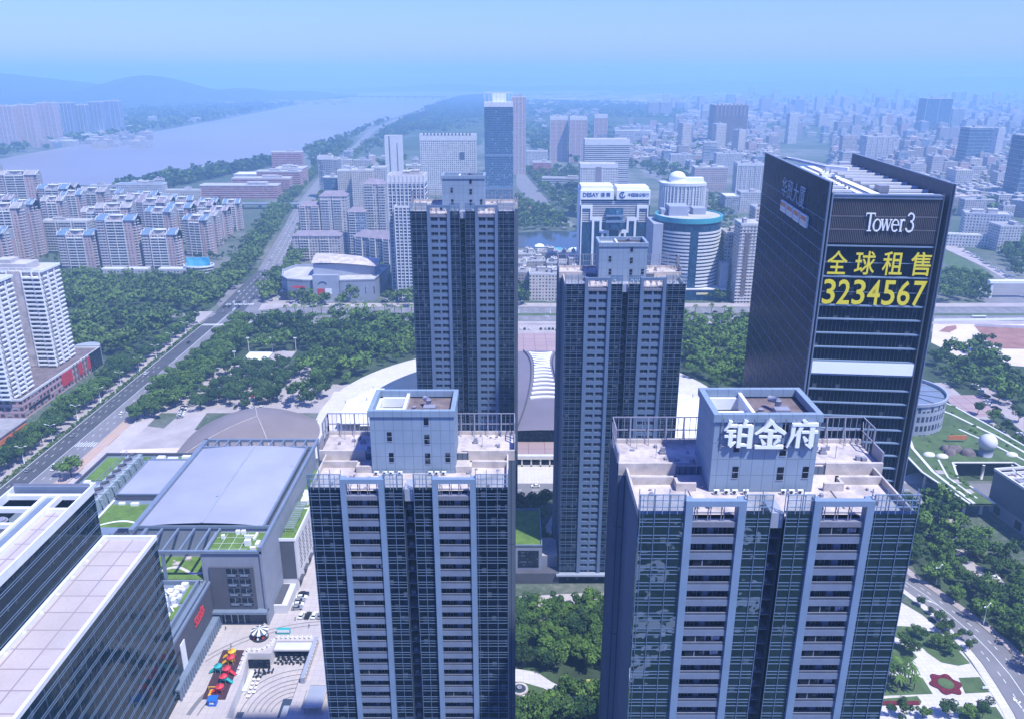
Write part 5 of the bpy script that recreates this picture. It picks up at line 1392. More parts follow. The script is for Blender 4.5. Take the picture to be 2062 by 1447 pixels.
for x, y in gard: tree(x, y, "leafy tree in the shaded garden between the two near towers", "garden trees between the near towers", s=random.uniform(.75, 1.15))
gz = [(186, 236), (188, 246), (186, 256), (183, 266), (178, 278), (176, 290), (175, 302), (179, 314), (184, 326), (192, 338), (196, 226), (198, 240), (197, 252), (194, 262), (190, 274), (187, 286), (186, 298), (190, 310), (204, 230), (207, 244), (206, 258), (203, 268), (200, 306), (205, 296), (209, 284), (213, 272), (214, 258), (212, 244), (208, 320), (214, 308), (185, 345), (178, 340), (172, 332), (183, 356), (192, 352), (174, 350)]
for x, y in gz: tree(x + random.uniform(-1.5, 1.5), y + random.uniform(-1.5, 1.5), "dense green tree in the belt beside the curved road", "trees beside the curved road", k=random.choice((1, 2, 4, 5)), s=random.uniform(.7, 1.05))
for p in [(700, 960), (740, 975), (860, 940), (905, 1000), (905, 1060), (840, 1030), (640, 1030), (680, 1070)]: tree(*z3(*p), "young tree on the lawns of the flower garden", "young trees on the flower garden lawns", k=random.choice((1, 2)), s=random.uniform(.42, .6))
for p in [(735, 785), (800, 830), (850, 880), (905, 930), (975, 985), (1020, 1045)]: tree(*z3(*p), "small street tree in the row along the white plaza kerb", "young street trees on the white plaza kerb", k=random.choice((0, 3)), s=random.uniform(.32, .5))
for p in [(610, 1440), (750, 1440), (900, 1440), (1050, 1445), (1010, 1440), (1100, 1440)]: tree(*z3(*p), "bushy tree at the near edge of the flower garden", "bushy trees at the flower garden's near edge", s=random.uniform(.5, .7))
tree(-232, 384, "lone round tree on the pavement behind the dark office slab", None, k=1, s=1.25)
tree(-128, 366, "single dark tree behind the white-roofed mall", None, k=3, s=1.0)
for p in [(1968, 835), (2010, 810), (2030, 790), (2050, 850), (2000, 850), (2025, 870), (2045, 905), (2010, 905), (1985, 880), (2055, 935)]: tree(*P(*p), "separate tree on the paved terrace beyond the roof garden", "trees on the paved terrace beyond the roof garden", s=random.uniform(.7, 1.0))
# woods that read as one mass
def mass(name, pts, mat, n=170, leaf=.95, r=4.8, h=6.8, s0=.6, s1=1.5, z=3.0):
    cr = [crown_mesh(100 + i, n, r, h * (.75 + .12 * i), leaf, 5 + i) for i in range(6)]; qs = []; sh = []
    for (x, y) in pts:
        q = cr[random.randrange(6)]; a = random.uniform(0, 6.28); s = random.uniform(s0, s1); c_, s_ = cos(a), sin(a)
        w = q @ np.array([[c_, s_, 0], [-s_, c_, 0], [0, 0, 1]]) * s; w[..., 0] += x; w[..., 1] += y; w[..., 2] += z * s
        qs.append(w); sh.append(np.full(len(w), random.gauss(-.02, .28) + .18 * sin(x * .045 + 1.3 * sin(y * .05)), dtype=np.float32))
    me = mesh_from_quads(name, np.concatenate(qs), mat); me.attributes.new('shade', 'FLOAT', 'FACE').data.foreach_set('value', np.concatenate(sh)); o = bpy.data.objects.new(name, me); COL.objects.link(o); return tag(o, kind='stuff')
park_l = scatter([(-640, 578), (-284, 578), (-284, 676), (-640, 676)], 8.5, .45, .93) + scatter([(-640, 699), (-276, 699), (-276, 818), (-640, 818)], 9.0, .45, .9, avoid=(px((240, 668), (262, 660), (278, 668), (262, 680), (240, 678)),))
mass("woodland", park_l, M['leaf_far'])
C2 = scatter([(-206, 556), (-160, 592), (-150, 560), (-150, 480), (-96, 470), (-82, 515), (-20, 552), (-20, 662), (-214, 662)], 8.0, .45, .92, avoid=(rect(-204, -160, 552, 592), rect(-150, -139, 470, 530), circ(10, 470, 135, 40)))
mass("park_trees", C2, M['leaf'], 320, .7)
E_ = scatter([(62, 552), (62, 662), (215, 662), (215, 500), (120, 500), (95, 530)], 8.4, .45, .92, avoid=(circ(10, 470, 135, 40),))
mass("park_trees", E_, M['leaf'], 260, .75)
F_ = scatter(px((1880, 720), (1900, 700), (1990, 760), (2000, 770), (1960, 790), (1890, 765)), 9, .4, .9) + scatter(px((1955, 700), (1990, 712), (2030, 755), (2062, 775), (2062, 850), (2020, 810), (1975, 765)), 8, .4, 1.0) + scatter(px((1890, 560), (1990, 560), (1985, 610), (1885, 612)), 9, .4, .9) + scatter(px((2000, 495), (2062, 500), (2062, 560), (2045, 560)), 10, .4, .95) + scatter(px((1835, 1000), (1880, 1020), (1950, 1110), (1900, 1120), (1850, 1060)), 7, .4, .8)
mass("park_trees", F_, M['leaf'], 260, .8)
G_ = scatter([(188, 222), (185, 262), (180, 290), (182, 330), (196, 350), (214, 344), (220, 300), (224, 250), (218, 214)], 6.0, .42, .8, avoid=([z3(*p) for p in [(830, 320), (900, 320), (1000, 420), (1060, 540), (1180, 590), (1240, 660), (1120, 670), (1000, 560), (930, 470)]],))
mass("roadside_trees", G_, M['leaf'], 420, .5, 3.9, 5.2, .6, 1.1)
st = [(-278 - (y - 700) * .0 + random.uniform(-3, 3), y) for y in np.arange(700, 860, 6)]
def ax_x(y):
    t = max(i for i in range(len(axis) - 1) if axis[i][1] <= y); f = (y - axis[t][1]) / (axis[t + 1][1] - axis[t][1]); return axis[t][0] + f * (axis[t + 1][0] - axis[t][0])
far_rows = []
for y in np.arange(735, 1290, 5.5):
    for d in (-22, -30, -37): far_rows.append((ax_x(y) + d + random.uniform(-2, 2), y))
    for d in (21, 29): far_rows.append((ax_x(y) + d + random.uniform(-2, 2), y))
for y in np.arange(1330, 2600, 8):
    for d in (-24, -34, 26): far_rows.append((ax_x(y) + d + random.uniform(-3, 3), y))
shop_front = scatter(px((590, 590), (830, 575), (830, 618), (590, 618)), 8, .4, .75, avoid=(px((720, 575), (790, 575), (780, 625), (715, 625)), px((570, 560), (748, 560), (745, 594), (570, 594))))
mass("street_trees", far_rows + shop_front + scatter(px((700, 560), (830, 555), (830, 580), (750, 590)), 9), M['leaf_far'], 150, 1.0)
lake = scatter(px((1040, 400), (1110, 430), (1165, 470), (1165, 463), (1040, 466)), 12) + scatter(px((1060, 340), (1165, 345), (1165, 440), (1120, 420), (1060, 350)), 13, .45, .8) + scatter(px((1300, 350), (1335, 365), (1440, 470), (1480, 470), (1480, 420), (1420, 390), (1360, 330), (1250, 300)), 15, .45, .6) + scatter(px((1038, 575), (1065, 575), (1065, 615), (1038, 615)), 8) + scatter(px((1375, 590), (1505, 590), (1505, 610), (1375, 610)), 8, .45, .6)
mass("street_trees", lake, M['leaf_far'], 140, 1.2)
bank = scatter(px((240, 378), (430, 345), (550, 325), (556, 335), (440, 358), (330, 382), (250, 392)), 12) + scatter(px((620, 300), (700, 275), (760, 248), (850, 222), (895, 205), (930, 195), (985, 192), (985, 260), (900, 270), (840, 265), (770, 300), (650, 350), (620, 340)), 26, .5, .75, avoid=([(ax_x(y) - 30, y) for y in (1300, 2000, 3000, 4000, 5000)] + [(ax_x(y) + 40, y) for y in (5000, 4000, 3000, 2000, 1300)],)) 
mass("riverside_woods", bank, M['leaf_far'], 60, 2.6, 8, 9, .8, 1.5)
wide = scatter(px((1040, 205), (1450, 212), (1440, 240), (1330, 262), (1230, 262), (1060, 300), (1040, 260)), 38, .5, .7) + scatter(px((1060, 300), (1110, 290), (1240, 275), (1430, 300), (1500, 320), (1440, 345), (1300, 320), (1160, 330)), 24, .5, .6) + scatter(px((1700, 350), (1880, 330), (2062, 350), (2062, 430), (1930, 430)), 20, .5, .55)
mass("far_woods", wide, M['leaf_far'], 50, 3.4, 9, 9, .9, 1.7)
shore = scatter([(-1900, 2000), (-1290, 2100), (-1312, 3043), (-1400, 4250), (-1520, 6000), (-2500, 6000), (-2600, 2400)], 42, .5, .55)
mass("far_woods", shore, M['leaf_far'], 45, 4.2, 11, 10, .9, 1.7)
# palms
def palm_quads(seed, n=11, L=2.6):
    g = np.random.default_rng(seed); qs = []
    for i in range(n):
        a = 2 * pi * i / n + g.uniform(-.2, .2); up = g.uniform(.1, .75); w = .42; prev = None
        for k in range(5):
            f = k / 4; r = L * f; z = up * L * f - 1.15 * L * f * f * .8
            p = np.array([cos(a) * r, sin(a) * r, z]); t = np.array([-sin(a), cos(a), 0]) * w * (1 - .8 * abs(f - .35))
            if prev is not None: qs.append([prev[0] - prev[1], prev[0] + prev[1], p + t, p - t])
            prev = (p, t)
    return np.array(qs)
PC = mesh_from_quads("crown", palm_quads(3), M['leaf']); PT = None
def palm(x, y, label, group, h=7.0, s=1.0):
    global PT
    t = thing("palm_tree", label, "palm", (x, y, 0), random.uniform(0, 6), group); t.scale = (s, s, s * random.uniform(.85, 1.15))
    c = bpy.data.objects.new("crown", PC); COL.objects.link(c); c.parent = t; c.location = (0, 0, h)
    if PT is None:
        mb = MB(); mb.tube((0, 0, 0), (0, 0, 7.0), .22, .14, 7); PT = mb.build("trunk", M['bark'], t)
    else: o = PT.copy(); COL.objects.link(o); o.parent = t
for i in range(24): palm(-200 + i * 8.0 + random.uniform(-1.5, 1.5), 690.5 + random.uniform(-1, 1), "palm in the planted strip between the cross avenue's carriageways", "palms along the cross avenue", s=1.25)
for i in range(16): palm(-196 + i * 11 + random.uniform(-2, 2), 665.5, "palm on the near pavement of the cross avenue by the park", "palms on the cross avenue's near pavement", s=1.2)
for i in range(10): palm(70 + i * 13 + random.uniform(-2, 2), 690.5, "palm beside the cross avenue beyond the dark towers", "palms beyond the dark towers", s=1.2)
for p in [(575, 1225), (600, 1290), (620, 1240), (650, 1180), (675, 1250), (695, 1285), (560, 1210), (585, 1180), (530, 1225), (640, 1260)]: palm(*z3(*p), "tall palm standing on the flower garden's lawn", "tall palms in the flower garden", s=1.0)
# ---------------------------------------------------------------- city buildings
FM = {
 'white': facade("white_grid_wall", (0.52, 0.49, 0.48), (0.05, 0.06, 0.08), 3.2, 3.4, .22, .78, .28, .78),
 'cream': facade("cream_wall", (0.56, 0.49, 0.42), (0.05, 0.055, 0.07), 3.1, 3.0, .25, .75, .3, .78),
 'pink': facade("pink_wall", (0.50, 0.36, 0.34), (0.045, 0.05, 0.065), 3.0, 3.6, .3, .7, .3, .72),
 'brown': facade("pink_brown_gable", (0.44, 0.30, 0.28), (0.05, 0.05, 0.06), 3.0, 5.0, .45, .58, .35, .7),
 'red': facade("red_brick_wall", (0.42, 0.11, 0.11), (0.10, 0.08, 0.09), 3.6, 3.0, .2, .8, .3, .8, band=(0.45, 0.26, 0.25)),
 'grey': facade("grey_wall", (0.33, 0.34, 0.37), (0.04, 0.05, 0.07), 3.1, 3.0, .2, .8, .25, .8),
 'strip': facade("strip_window_wall", (0.58, 0.56, 0.55), (0.05, 0.06, 0.08), 3.4, 40, 0, 1, .38, .86),
 'bluestrip': facade("blue_glass_wall", (0.10, 0.17, 0.26), (0.03, 0.07, 0.13), 3.6, 1.6, .06, .94, .22, .98, pc=.05),
 'brownstripe': facade("brown_striped_wall", (0.22, 0.15, 0.15), (0.06, 0.05, 0.06), 60, 2.4, .35, .8, 0.0, .99, pc=0),
 'whitegrid': facade("deep_grid_wall", (0.62, 0.59, 0.56), (0.07, 0.08, 0.10), 3.6, 3.6, .28, .78, .24, .76),
 'greyblue': facade("blue_grey_apartment_wall", (0.24, 0.28, 0.36), (0.03, 0.04, 0.07), 3.0, 2.4, .15, .85, .3, .85, band=(0.36, 0.40, 0.48)),
 'beige': facade("beige_balcony_wall", (0.46, 0.40, 0.38), (0.05, 0.05, 0.06), 3.0, 3.2, .12, .7, .3, .85, band=(0.55, 0.50, 0.48)),
 'old': facade("old_block_wall", (0.36, 0.31, 0.31), (0.05, 0.05, 0.06), 3.0, 2.8, .2, .7, .3, .72, pc=.35),
}
M['roof_grey'] = plain("grey_flat_roof", (0.30, 0.28, 0.28), .9, .35, .12, fine=.6)
M['roof_pale'] = plain("pale_flat_roof", (0.46, 0.43, 0.42), .9, .3, .1, fine=.6)
M['roof_blue'] = plain("blue_tile_roof", (0.13, 0.20, 0.29), .7, .25, .3)
M['roof_mauve'] = plain("mauve_tile_roof", (0.24, 0.20, 0.23), .8, .25, .2)
M['trim'] = plain("white_trim", (0.62, 0.60, 0.58), .7, .12, .2)
M['roof_teal'] = plain("teal_roof", (0.05, 0.30, 0.34), .6, .2, .2)
def place(x0, x1, yb, yt, z=0.0):
    """ground position, width and height of a building the photograph shows between columns x0, x1 and rows yb (foot), yt (top)"""
    X0, Y = P(x0, yb, z); X1, _ = P(x1, yb, z)
    return (X0 + X1) / 2, Y, X1 - X0, ZY(yt, Y)
def block(name, label, cat, X, Y, w, d, h, fm, roof='roof_grey', slabs=0, piers=0, houses=1, rz=0.0, group=None, parapet=1.1, balc=None, parts=True, cap=None, seed=0, z0=0, pitched=None):
    g = random.Random(seed or int(abs(X * 7 + Y * 13)))
    W = w / 2; t = thing(name, label, cat, (X, Y, z0), rz, group); h -= z0
    mb = MB(); mb.box(-W, W, 0, d, 0, h, skip='ut'); mb.build("wall", FM[fm] if fm in FM else M[fm], t)
    mb = MB()
    if pitched:
        e = .6; r = min(w, d) * .28
        if w >= d:
            mb.quad((-W - e, -e, h), (W + e, -e, h), (W - d * .3, d / 2, h + r), (-W + d * .3, d / 2, h + r)); mb.quad((W + e, d + e, h), (-W - e, d + e, h), (-W + d * .3, d / 2, h + r), (W - d * .3, d / 2, h + r))
            mb.face([(W + e, -e, h), (W + e, d + e, h), (W - d * .3, d / 2, h + r)]); mb.face([(-W - e, d + e, h), (-W - e, -e, h), (-W + d * .3, d / 2, h + r)])
        else:
            mb.quad((W + e, -e, h), (W + e, d + e, h), (0, d - w * .3, h + r), (0, w * .3, h + r)); mb.quad((-W - e, d + e, h), (-W - e, -e, h), (0, w * .3, h + r), (0, d - w * .3, h + r))
            mb.face([(-W - e, -e, h), (W + e, -e, h), (0, w * .3, h + r)]); mb.face([(W + e, d + e, h), (-W - e, d + e, h), (0, d - w * .3, h + r)])
    else:
        mb.box(-W + .4, W - .4, .4, d - .4, h - .6, h - .3, skip='u')
    mb.build("roof", M[roof], t)
    if not pitched:
        mb = MB(); mb.ring(rect(-W - .15, W + .15, -.15, d + .15), .5, h - .6, h + parapet); mb.build("parapet", M['trim'], t)
        mb = MB()
        for i in range(houses):
            hw, hd, hh = w * g.uniform(.12, .28), d * g.uniform(.25, .5), g.uniform(2.8, 4.6); x = g.uniform(-W + hw * .6 + .5, W - hw * 1.1 - .5); y = g.uniform(.6, d - hd - .6)
            mb.box(x, x + hw, y, y + hd, h - .3, h + hh); mb.box(x - .3, x + hw + .3, y - .3, y + hd + .3, h + hh, h + hh + .3)
            mb.tube((x + hw * .5, y + hd * .5, h + hh + .3), (x + hw * .5, y + hd * .5, h + hh + 2), .9, n=8)
        if houses: mb.build("stair_house", M['roof_pale'], t)
    if slabs:
        mb = MB(); z = slabs
        while z < h - .5: mb.box(-W - .45, W + .45, -.45, d + .45, z - .2, z + .2); z += slabs
        mb.build("floor_ledge", M['trim'], t)
    if piers:
        mb = MB()
        for i in range(piers + 1):
            x = -W + w * i / piers; mb.box(x - .4, x + .4, -.75, 0, 0, h + .5)
            if i < piers: pass
        mb.build("pier", M['trim'], t)
    if balc:
        mb = MB(); z = 3.0
        while z < h - 1.5:
            for (a, b) in balc:
                mb.box(-W + a * w, -W + b * w, -1.5, 0, z - .15, z + .1); mb.box(-W + a * w, -W + b * w, -1.55, -1.4, z + .1, z + .95)
                mb.box(-W + a * w - .1, -W + a * w + .15, -1.5, 0, z, z + 3); mb.box(-W + b * w - .15, -W + b * w + .1, -1.5, 0, z, z + 3)
            z += 3.0
        mb.build("balcony", M['trim'], t)
    if cap:
        mb = MB(); mb.box(-W - .3, W + .3, -.3, d + .3, h - cap, h + .6, skip='ut'); mb.build("crown_band", M['trim'], t)
    return t
def pb(name, label, cat, x0, x1, yb, yt, d, fm, **k):
    X, Y, w, h = place(x0, x1, yb, yt)
    return block(name, label, cat, X, Y, w, d, h, fm, **k)

# riverside housing estate with pink gables and blue roofs
def estate(label, x0, x1, yb, yt, group="pink riverside apartment blocks", kind=0, rz=0.0, w=None):
    X, Y, w_, h = place(x0, x1, yb, yt); w = w or w_
    t = thing("apartment_block", label, "apartment block", (X, Y, 0), rz, group); W = w / 2; d = 17.0; hb = h - 4.5
    mb = MB(); mb.box(-W, -.24 * w, 1.5, d, 0, hb, skip='u'); mb.box(.22 * w, .52 * w - 4.0, 1.2, d - 4, 0, hb, skip='u'); mb.build("wall", FM['pink'], t)
    mb = MB(); mb.box(.30 * w, W, 5.0, d + 1.0, 0, hb + .8, skip='u'); mb.build("gable_wall", FM['brown'], t)
    mb = MB(); mb.box(-.24 * w, .22 * w, 2.5, d, 0, hb, skip='u'); mb.build("wall", FM['grey'] if kind else FM['beige'], t)
    mb = MB(); z = 3.0
    while z < hb - 1:
        mb.box(-.24 * w, .22 * w, -.2, 2.5, z - .3, z + .55)
        mb.box(.30 * w, .50 * w, 3.4, 5.0, z - .25, z + .6); mb.box(-W, -.30 * w, .5, 1.5, z - .2, z + .5)
        mb.box(W, W + 1.2, 7, 11, z - .2, z + .5)
        z += 3.0
    mb.build("balcony", M['trim'], t)
    mb = MB()
    for f in (-.24, -.01, .215): mb.box(f * w - .35, f * w + .35, -.4, .0, 0, hb + .6)
    mb.build("pier", M['trim'], t)
    for a, b in ((-.5, -.24), (.22, .5)):
        mb = MB(); x0_, x1_ = a * w, b * w
        mb.quad((x0_ - .4, .2, hb), (x1_ + .4, .2, hb), (x1_ + .4, d * .32, hb + 3.6), (x0_ - .4, d * .32, hb + 3.6)); mb.quad((x0_ - .4, d * .36, hb + 1.0), (x1_ + .4, d * .36, hb + 1.0), (x1_ + .4, d * .72, hb + 5.2), (x0_ - .4, d * .72, hb + 5.2))
        mb.build("roof", M[('roof_blue', 'roof_mauve', 'roof_grey')[(kind + int(abs(X))) % 3 if 'inside' in label else 0]], t)
        mb = MB()
        for x in (x0_, x1_):
            mb.face([(x - .2, .2, hb), (x - .2, d * .32, hb), (x - .2, d * .32, hb + 3.8)]); mb.face([(x + .2, .2, hb), (x + .2, d * .32, hb), (x + .2, d * .32, hb + 3.8)][::-1])
            mb.bar((x, .1, hb + .2), (x, d * .32, hb + 3.9), .5); mb.bar((x, d * .36, hb + 1.2), (x, d * .72, hb + 5.5), .5)
        mb.face([(W + .05, 5, hb - 7), (W + .05, d + 1, hb - 7), (W + .05, d + 1, hb + .8), (W + .05, d * .62, hb + 4.6), (W + .05, 5, hb + .8)])
        mb.build("gable", M['trim'], t)
    mb = MB(); mb.box(-.17 * w, .15 * w, 4, 13, hb, hb + 3.6); mb.build("stair_house", M['deck'], t)
    mb = MB(); mb.prism(circ(0, 7.0, .2 * w, 18, ry=4.5), hb + 4.4, hb + 5.0, bottom=True); mb.build("roof_canopy", M['trim'], t)
    return t
estate("pink apartment block with blue roofs, first from the woods on the estate's front edge", 125, 198, 541, 466)
estate("taller pink apartment block with blue roofs in the middle of the estate's front edge", 207, 283, 541, 436)
estate("pink apartment block with blue roofs just left of the blue billboard", 293, 362, 541, 465)
estate("pink and white apartment block right behind the blue billboard", 374, 424, 517, 436, rz=R(-12))
rest = [(402, 440, 498, 428, 0), (430, 462, 482, 418, 0), (455, 487, 466, 404, 0), (300, 352, 500, 420, 0), (345, 392, 492, 412, 1), (205, 272, 500, 412, 0), (280, 340, 478, 402, 1), (395, 432, 470, 408, 1), (0, 60, 545, 412, 0), (-30, 22, 560, 462, 0), (40, 82, 520, 405, 0), (14, 92, 478, 346, 1), (-20, 12, 460, 330, 1), (92, 150, 478, 374, 1), (138, 176, 480, 386, 0), (168, 222, 470, 380, 1), (110, 160, 440, 372, 1), (-60, 0, 500, 352, 1), (232, 272, 455, 396, 1), (60, 110, 455, 380, 0), (176, 214, 500, 420, 1), (255, 300, 448, 392, 0), (310, 350, 462, 398, 1), (350, 392, 452, 398, 0), (-10, 40, 510, 395, 1), (405, 440, 455, 402, 1), (100, 140, 500, 398, 0), (210, 250, 436, 384, 1), (280, 318, 436, 388, 1)]
for i, (a, b, c, d, k) in enumerate(rest): estate("pink and white riverside apartment block with balconies inside the estate", a, b, c, d, "pink riverside apartment blocks inside the estate", k, R((i % 3 - 1) * 7), None)
t = pb("apartment_block", "cream curved-front apartment block between the pink estate rows", "apartment block", 96, 186, 510, 446, 16, 'beige', balc=((.02, .3), (.36, .64), (.7, .98)), houses=2, roof='roof_pale')
pb("school_building", "long pale low school building beside the red brick school", "school", 330, 405, 402, 384, 14, 'cream', houses=1, roof='roof_pale')
pb("school_building", "cream school wing joined to the red brick block", "school", 236, 330, 404, 372, 22, 'white', houses=3, roof='roof_blue')
# red brick school
for a, b, c, d, dd, lab in ((405, 560, 401, 374, 26, "long red brick school block nearest the river road"), (470, 585, 392, 360, 22, "red brick school block behind the long front block"), (520, 606, 384, 346, 22, "red brick school block with stepped white bands near the avenue"), (556, 612, 376, 340, 40, "red brick school end block by the avenue's trees")):
    pb("school_building", lab, "school", a, b, c, d, dd, 'red', houses=3, roof='roof_pale', slabs=3.6)
pb("school_building", "white-roofed sports hall among the red brick school blocks", "school", 472, 540, 372, 352, 40, 'white', houses=0, roof='white')
pb("school_tower", "tall white-striped red brick school tower by the river", "school", 551, 611, 362, 307, 18, 'red', houses=1, slabs=3.6, roof='roof_pale')
pb("pavilion", "small flat grey pavilion on the river bank", "pavilion", 356, 378, 362, 348, 14, 'grey', houses=0)

# white apartment towers and shop podium on the left
def white_tower(label, X0, X1, Y, d, z0, top):
    t = thing("apartment_tower", label, "apartment tower", ((X0 + X1) / 2, Y, z0), 0, None); W = (X1 - X0) / 2; h = top - z0
    mb = MB(); mb.box(-W, W, 2, d, 0, h, skip='u'); mb.m = 1; mb.box(-.05 * W, .38 * W, 0.4, 2, 0, h + 1, skip='u'); mb.build("wall", [FM['beige'], M['deck']], t)
    for sx, (a, b) in enumerate(((-1.0, -.62), (-.55, -.1), (.42, .72), (.76, 1.0))):
        mb = MB(); z = 1.2
        while z < h - 1:
            mb.box(a * W, b * W, -.6 - .5 * (sx % 2), 2, z - .5, z + .55); z += 3.0
        mb.build("balcony", M['white'], t)
    mb = MB(); z = 1.2
    while z < h - 1:
        mb.box(W, W + 1.1, 3, 7, z - .4, z + .5); mb.box(W, W + 1.3, 10, 15, z - .4, z + .5); mb.box(W - .1, W + .9, 17.5, d, z - .4, z + .5); z += 3.0
    for y in (8.4, 16.2): mb.box(W, W + .8, y, y + .9, 0, h + 1.0)
    mb.build("side_balcony", M['white'], t)
    mb = MB()
    for a in (-1, -.58, -.08, .40, .74, 1): mb.box(a * W - .3, a * W + .3, -.4, .6, 0, h + 1.2)
    mb.build("pier", M['white'], t)
    mb = MB(); mb.box(-W + .5, W - .5, 2.5, d - .5, h - .2, h + .1, skip='u'); mb.box(-.5 * W, .45 * W, 6, d - 3, h, h + 4.5); mb.box(-.62 * W, -.1 * W, 8, d - 6, h + 4.5, h + 7); mb.build("stair_house", M['roof_pale'], t)
    mb = MB(); mb.ring(rect(-W - .4, W + 1.2, 1.2, d + .4), .5, h, h + 1.5)
    for i in range(9): mb.bar((-W + i * W / 4, 1, h), (-W + i * W / 4, 1, h + 3.2), .3)
    mb.bar((-W, 1, h + 3.2), (W, 1, h + 3.2), .3); mb.build("parapet", M['white'], t)
    return t
white_tower("white balconied apartment tower rising from the pink shop podium, the farther one", -349, -309, 520, 24, 13, 77.5)
white_tower("white balconied apartment tower cut by the photo's left edge, the nearer one", -345, -304, 458, 24, 13, 84)
M['podium'] = facade("pink_shop_wall", (0.45, 0.25, 0.25), (0.05, 0.05, 0.06), 4.4, 4.2, .2, .8, .3, .8, band=(.5, .4, .4))
sp = thing("shop_podium", "long pink three-storey shop podium with red panels along the avenue", "shops", (-299.5, 460, 0))
mb = MB(); mb.box(-52, 0, 0, 100, 0, 13, skip='ut'); mb.build("wall", M['podium'], sp)
mb = MB(); mb.box(-51.6, -.4, .4, 99.6, 12.2, 12.5, skip='u'); mb.build("roof", M['deck_old'], sp)
mb = MB(); mb.ring(rect(-52, .3, -.3, 100), .6, 12.2, 13.6); mb.build("parapet", M['trim'], sp)
for y, l in ((46, 13), (68, 5), (80, 5)):
    mb = MB(); mb.box(0, .5, y, y + l, 3.5, 11.8); mb.build("red_panel", M['red'], sp)
mb = MB(); mb.box(0, .3, 6, 30, 3.8, 5.4); mb.box(0, .6, 84, 100, .2, 13.4); mb.build("shop_window", M['dark_window'], sp)
mb = MB(); mb.prism(circ(-9, 100, 9, 16, 0, pi), 0, 14.4); mb.build("rounded_end", M['tower_panel'], sp)
mb = MB()
for i in range(9): mb.box(-.1, .45, 62 + i * 4.2, 63.2 + i * 4.2, .2, 13.4)
mb.build("pier", M['deck_old'], sp)
sh = thing("corner_shop", "low corner shop with an orange fascia at the avenue's near end", "shop", (-284.5, 404, 0))
mb = MB(); mb.box(-26, 0, 0, 34, 0, 9.5); mb.build("wall", FM['pink'], sh); mb = MB(); mb.box(-.1, .4, 1, 33, 4.5, 8); mb.build("fascia", M['orange'], sh); mb = MB(); mb.box(-26.4, .7, -.4, 34.4, 9.5, 10.2); mb.build("roof", M['roof_grey'], sh)

# blocks right of the avenue, beyond the park
pb("apartment_block", "pale apartment block with arched gables behind the shopping centre", "apartment block", 592, 688, 526, 476, 18, 'beige', balc=((.16, .34), (.58, .76)), roof='roof_mauve', pitched=1)
pb("apartment_block", "long pale grid-fronted block beside the black-windowed tower", "apartment block", 708, 806, 560, 480, 22, 'grey', balc=((.06, .22), (.4, .54), (.72, .86)), roof='roof_mauve', pitched=1, rz=R(-24))
pb("apartment_tower", "arched pale apartment tower above the arched-gable block", "apartment tower", 608, 652, 505, 416, 18, 'beige', balc=((.05, .3), (.6, .9)), roof='roof_mauve', pitched=1)
pb("apartment_tower", "white-gridded apartment tower with mauve hipped roof", "apartment tower", 650, 704, 505, 396, 20, 'white', balc=((.05, .35), (.5, .8)), roof='roof_mauve', pitched=1)
pb("apartment_tower", "apartment tower with curved white balconies left of the dark tower", "apartment tower", 738, 782, 510, 372, 20, 'beige', balc=((.02, .45), (.7, .98)), roof='roof_mauve', pitched=1)
pb("apartment_tower", "lower grey apartment tower between two balcony towers", "apartment tower", 704, 740, 515, 428, 18, 'greyblue', balc=((.1, .45),), roof='roof_mauve', pitched=1)
pb("apartment_tower", "tall blue-grey apartment tower with white ribs peeping out behind the dark tower", "apartment tower", 792, 862, 600, 355, 26, 'greyblue', piers=9, slabs=6.0, houses=2, cap=7)
tw = pb("apartment_tower", "blue-grey tower wing partly hidden behind the dark tower's left edge", "apartment tower", 803, 850, 606, 418, 20, 'greyblue', piers=6, slabs=3.0)
pb("office_building", "white low office stepping down beside the avenue's hotel", "office", 655, 700, 420, 358, 20, 'bluestrip', roof='roof_pale')
pb("office_building", "cream office with stepped roofs near the avenue", "office", 684, 730, 425, 345, 20, 'cream', houses=2, roof='roof_pale')
pb("office_building", "pink-white apartment block with tall dark slot", "apartment block", 712, 754, 430, 344, 18, 'cream', houses=2, roof='roof_pale')
pb("office_building", "white office with black square windows", "office", 752, 780, 425, 338, 20, 'white', roof='roof_pale')
ht = pb("hotel_tower", "slim grey hotel tower with dark vertical characters beside the avenue", "hotel", 645, 672, 400, 316, 22, 'grey', houses=1, cap=5)
mb = MB()
for i in range(4):
    z = 62 - i * 9.5; mb.box(-8.0, -3.5, -.3, 0, z, z + 1.2); mb.box(-8.0, -6.8, -.3, 0, z - 4, z); mb.box(-8, -3.5, -.3, 0, z - 5, z - 4); mb.box(-4.7, -3.5, -.3, 0, z - 4, z) if i % 2 else mb.box(-6, -5, -.3, 0, z - 3, z - 1.5)
mb.build("vertical_sign", M['dark_metal'], ht)
pb("apartment_tower", "grey side tower joined to the slim hotel", "tower", 672, 684, 398, 322, 30, 'grey', houses=1)
wt_ = pb("slim_tower", "slim bright white tower with black vertical slots", "tower", 779, 812, 385, 275, 22, 'trim', houses=0)
mb = MB(); W_ = 15; mb.box(-7.5, -5.5, -.2, 0, 4, 96); mb.box(6.5, 8.0, -.2, 0, 4, 84); mb.build("window_slot", M['dark_metal'], wt_)
hs = pb("hotel_slab", "broad white hotel slab with gridded windows and white crown", "hotel", 849, 960, 388, 272, 24, 'whitegrid', houses=0, cap=10, roof='roof_pale')
mb = MB()
for i in range(14): mb.box(-43 + i * 6.2, -40.5 + i * 6.2, -.7, -.3, 99, 103)
mb.box(20, 29, -.5, 0, 20, 33); mb.box(20, 29, -.5, 0, 58, 70); mb.build("crown_window", M['dark_metal'], hs)
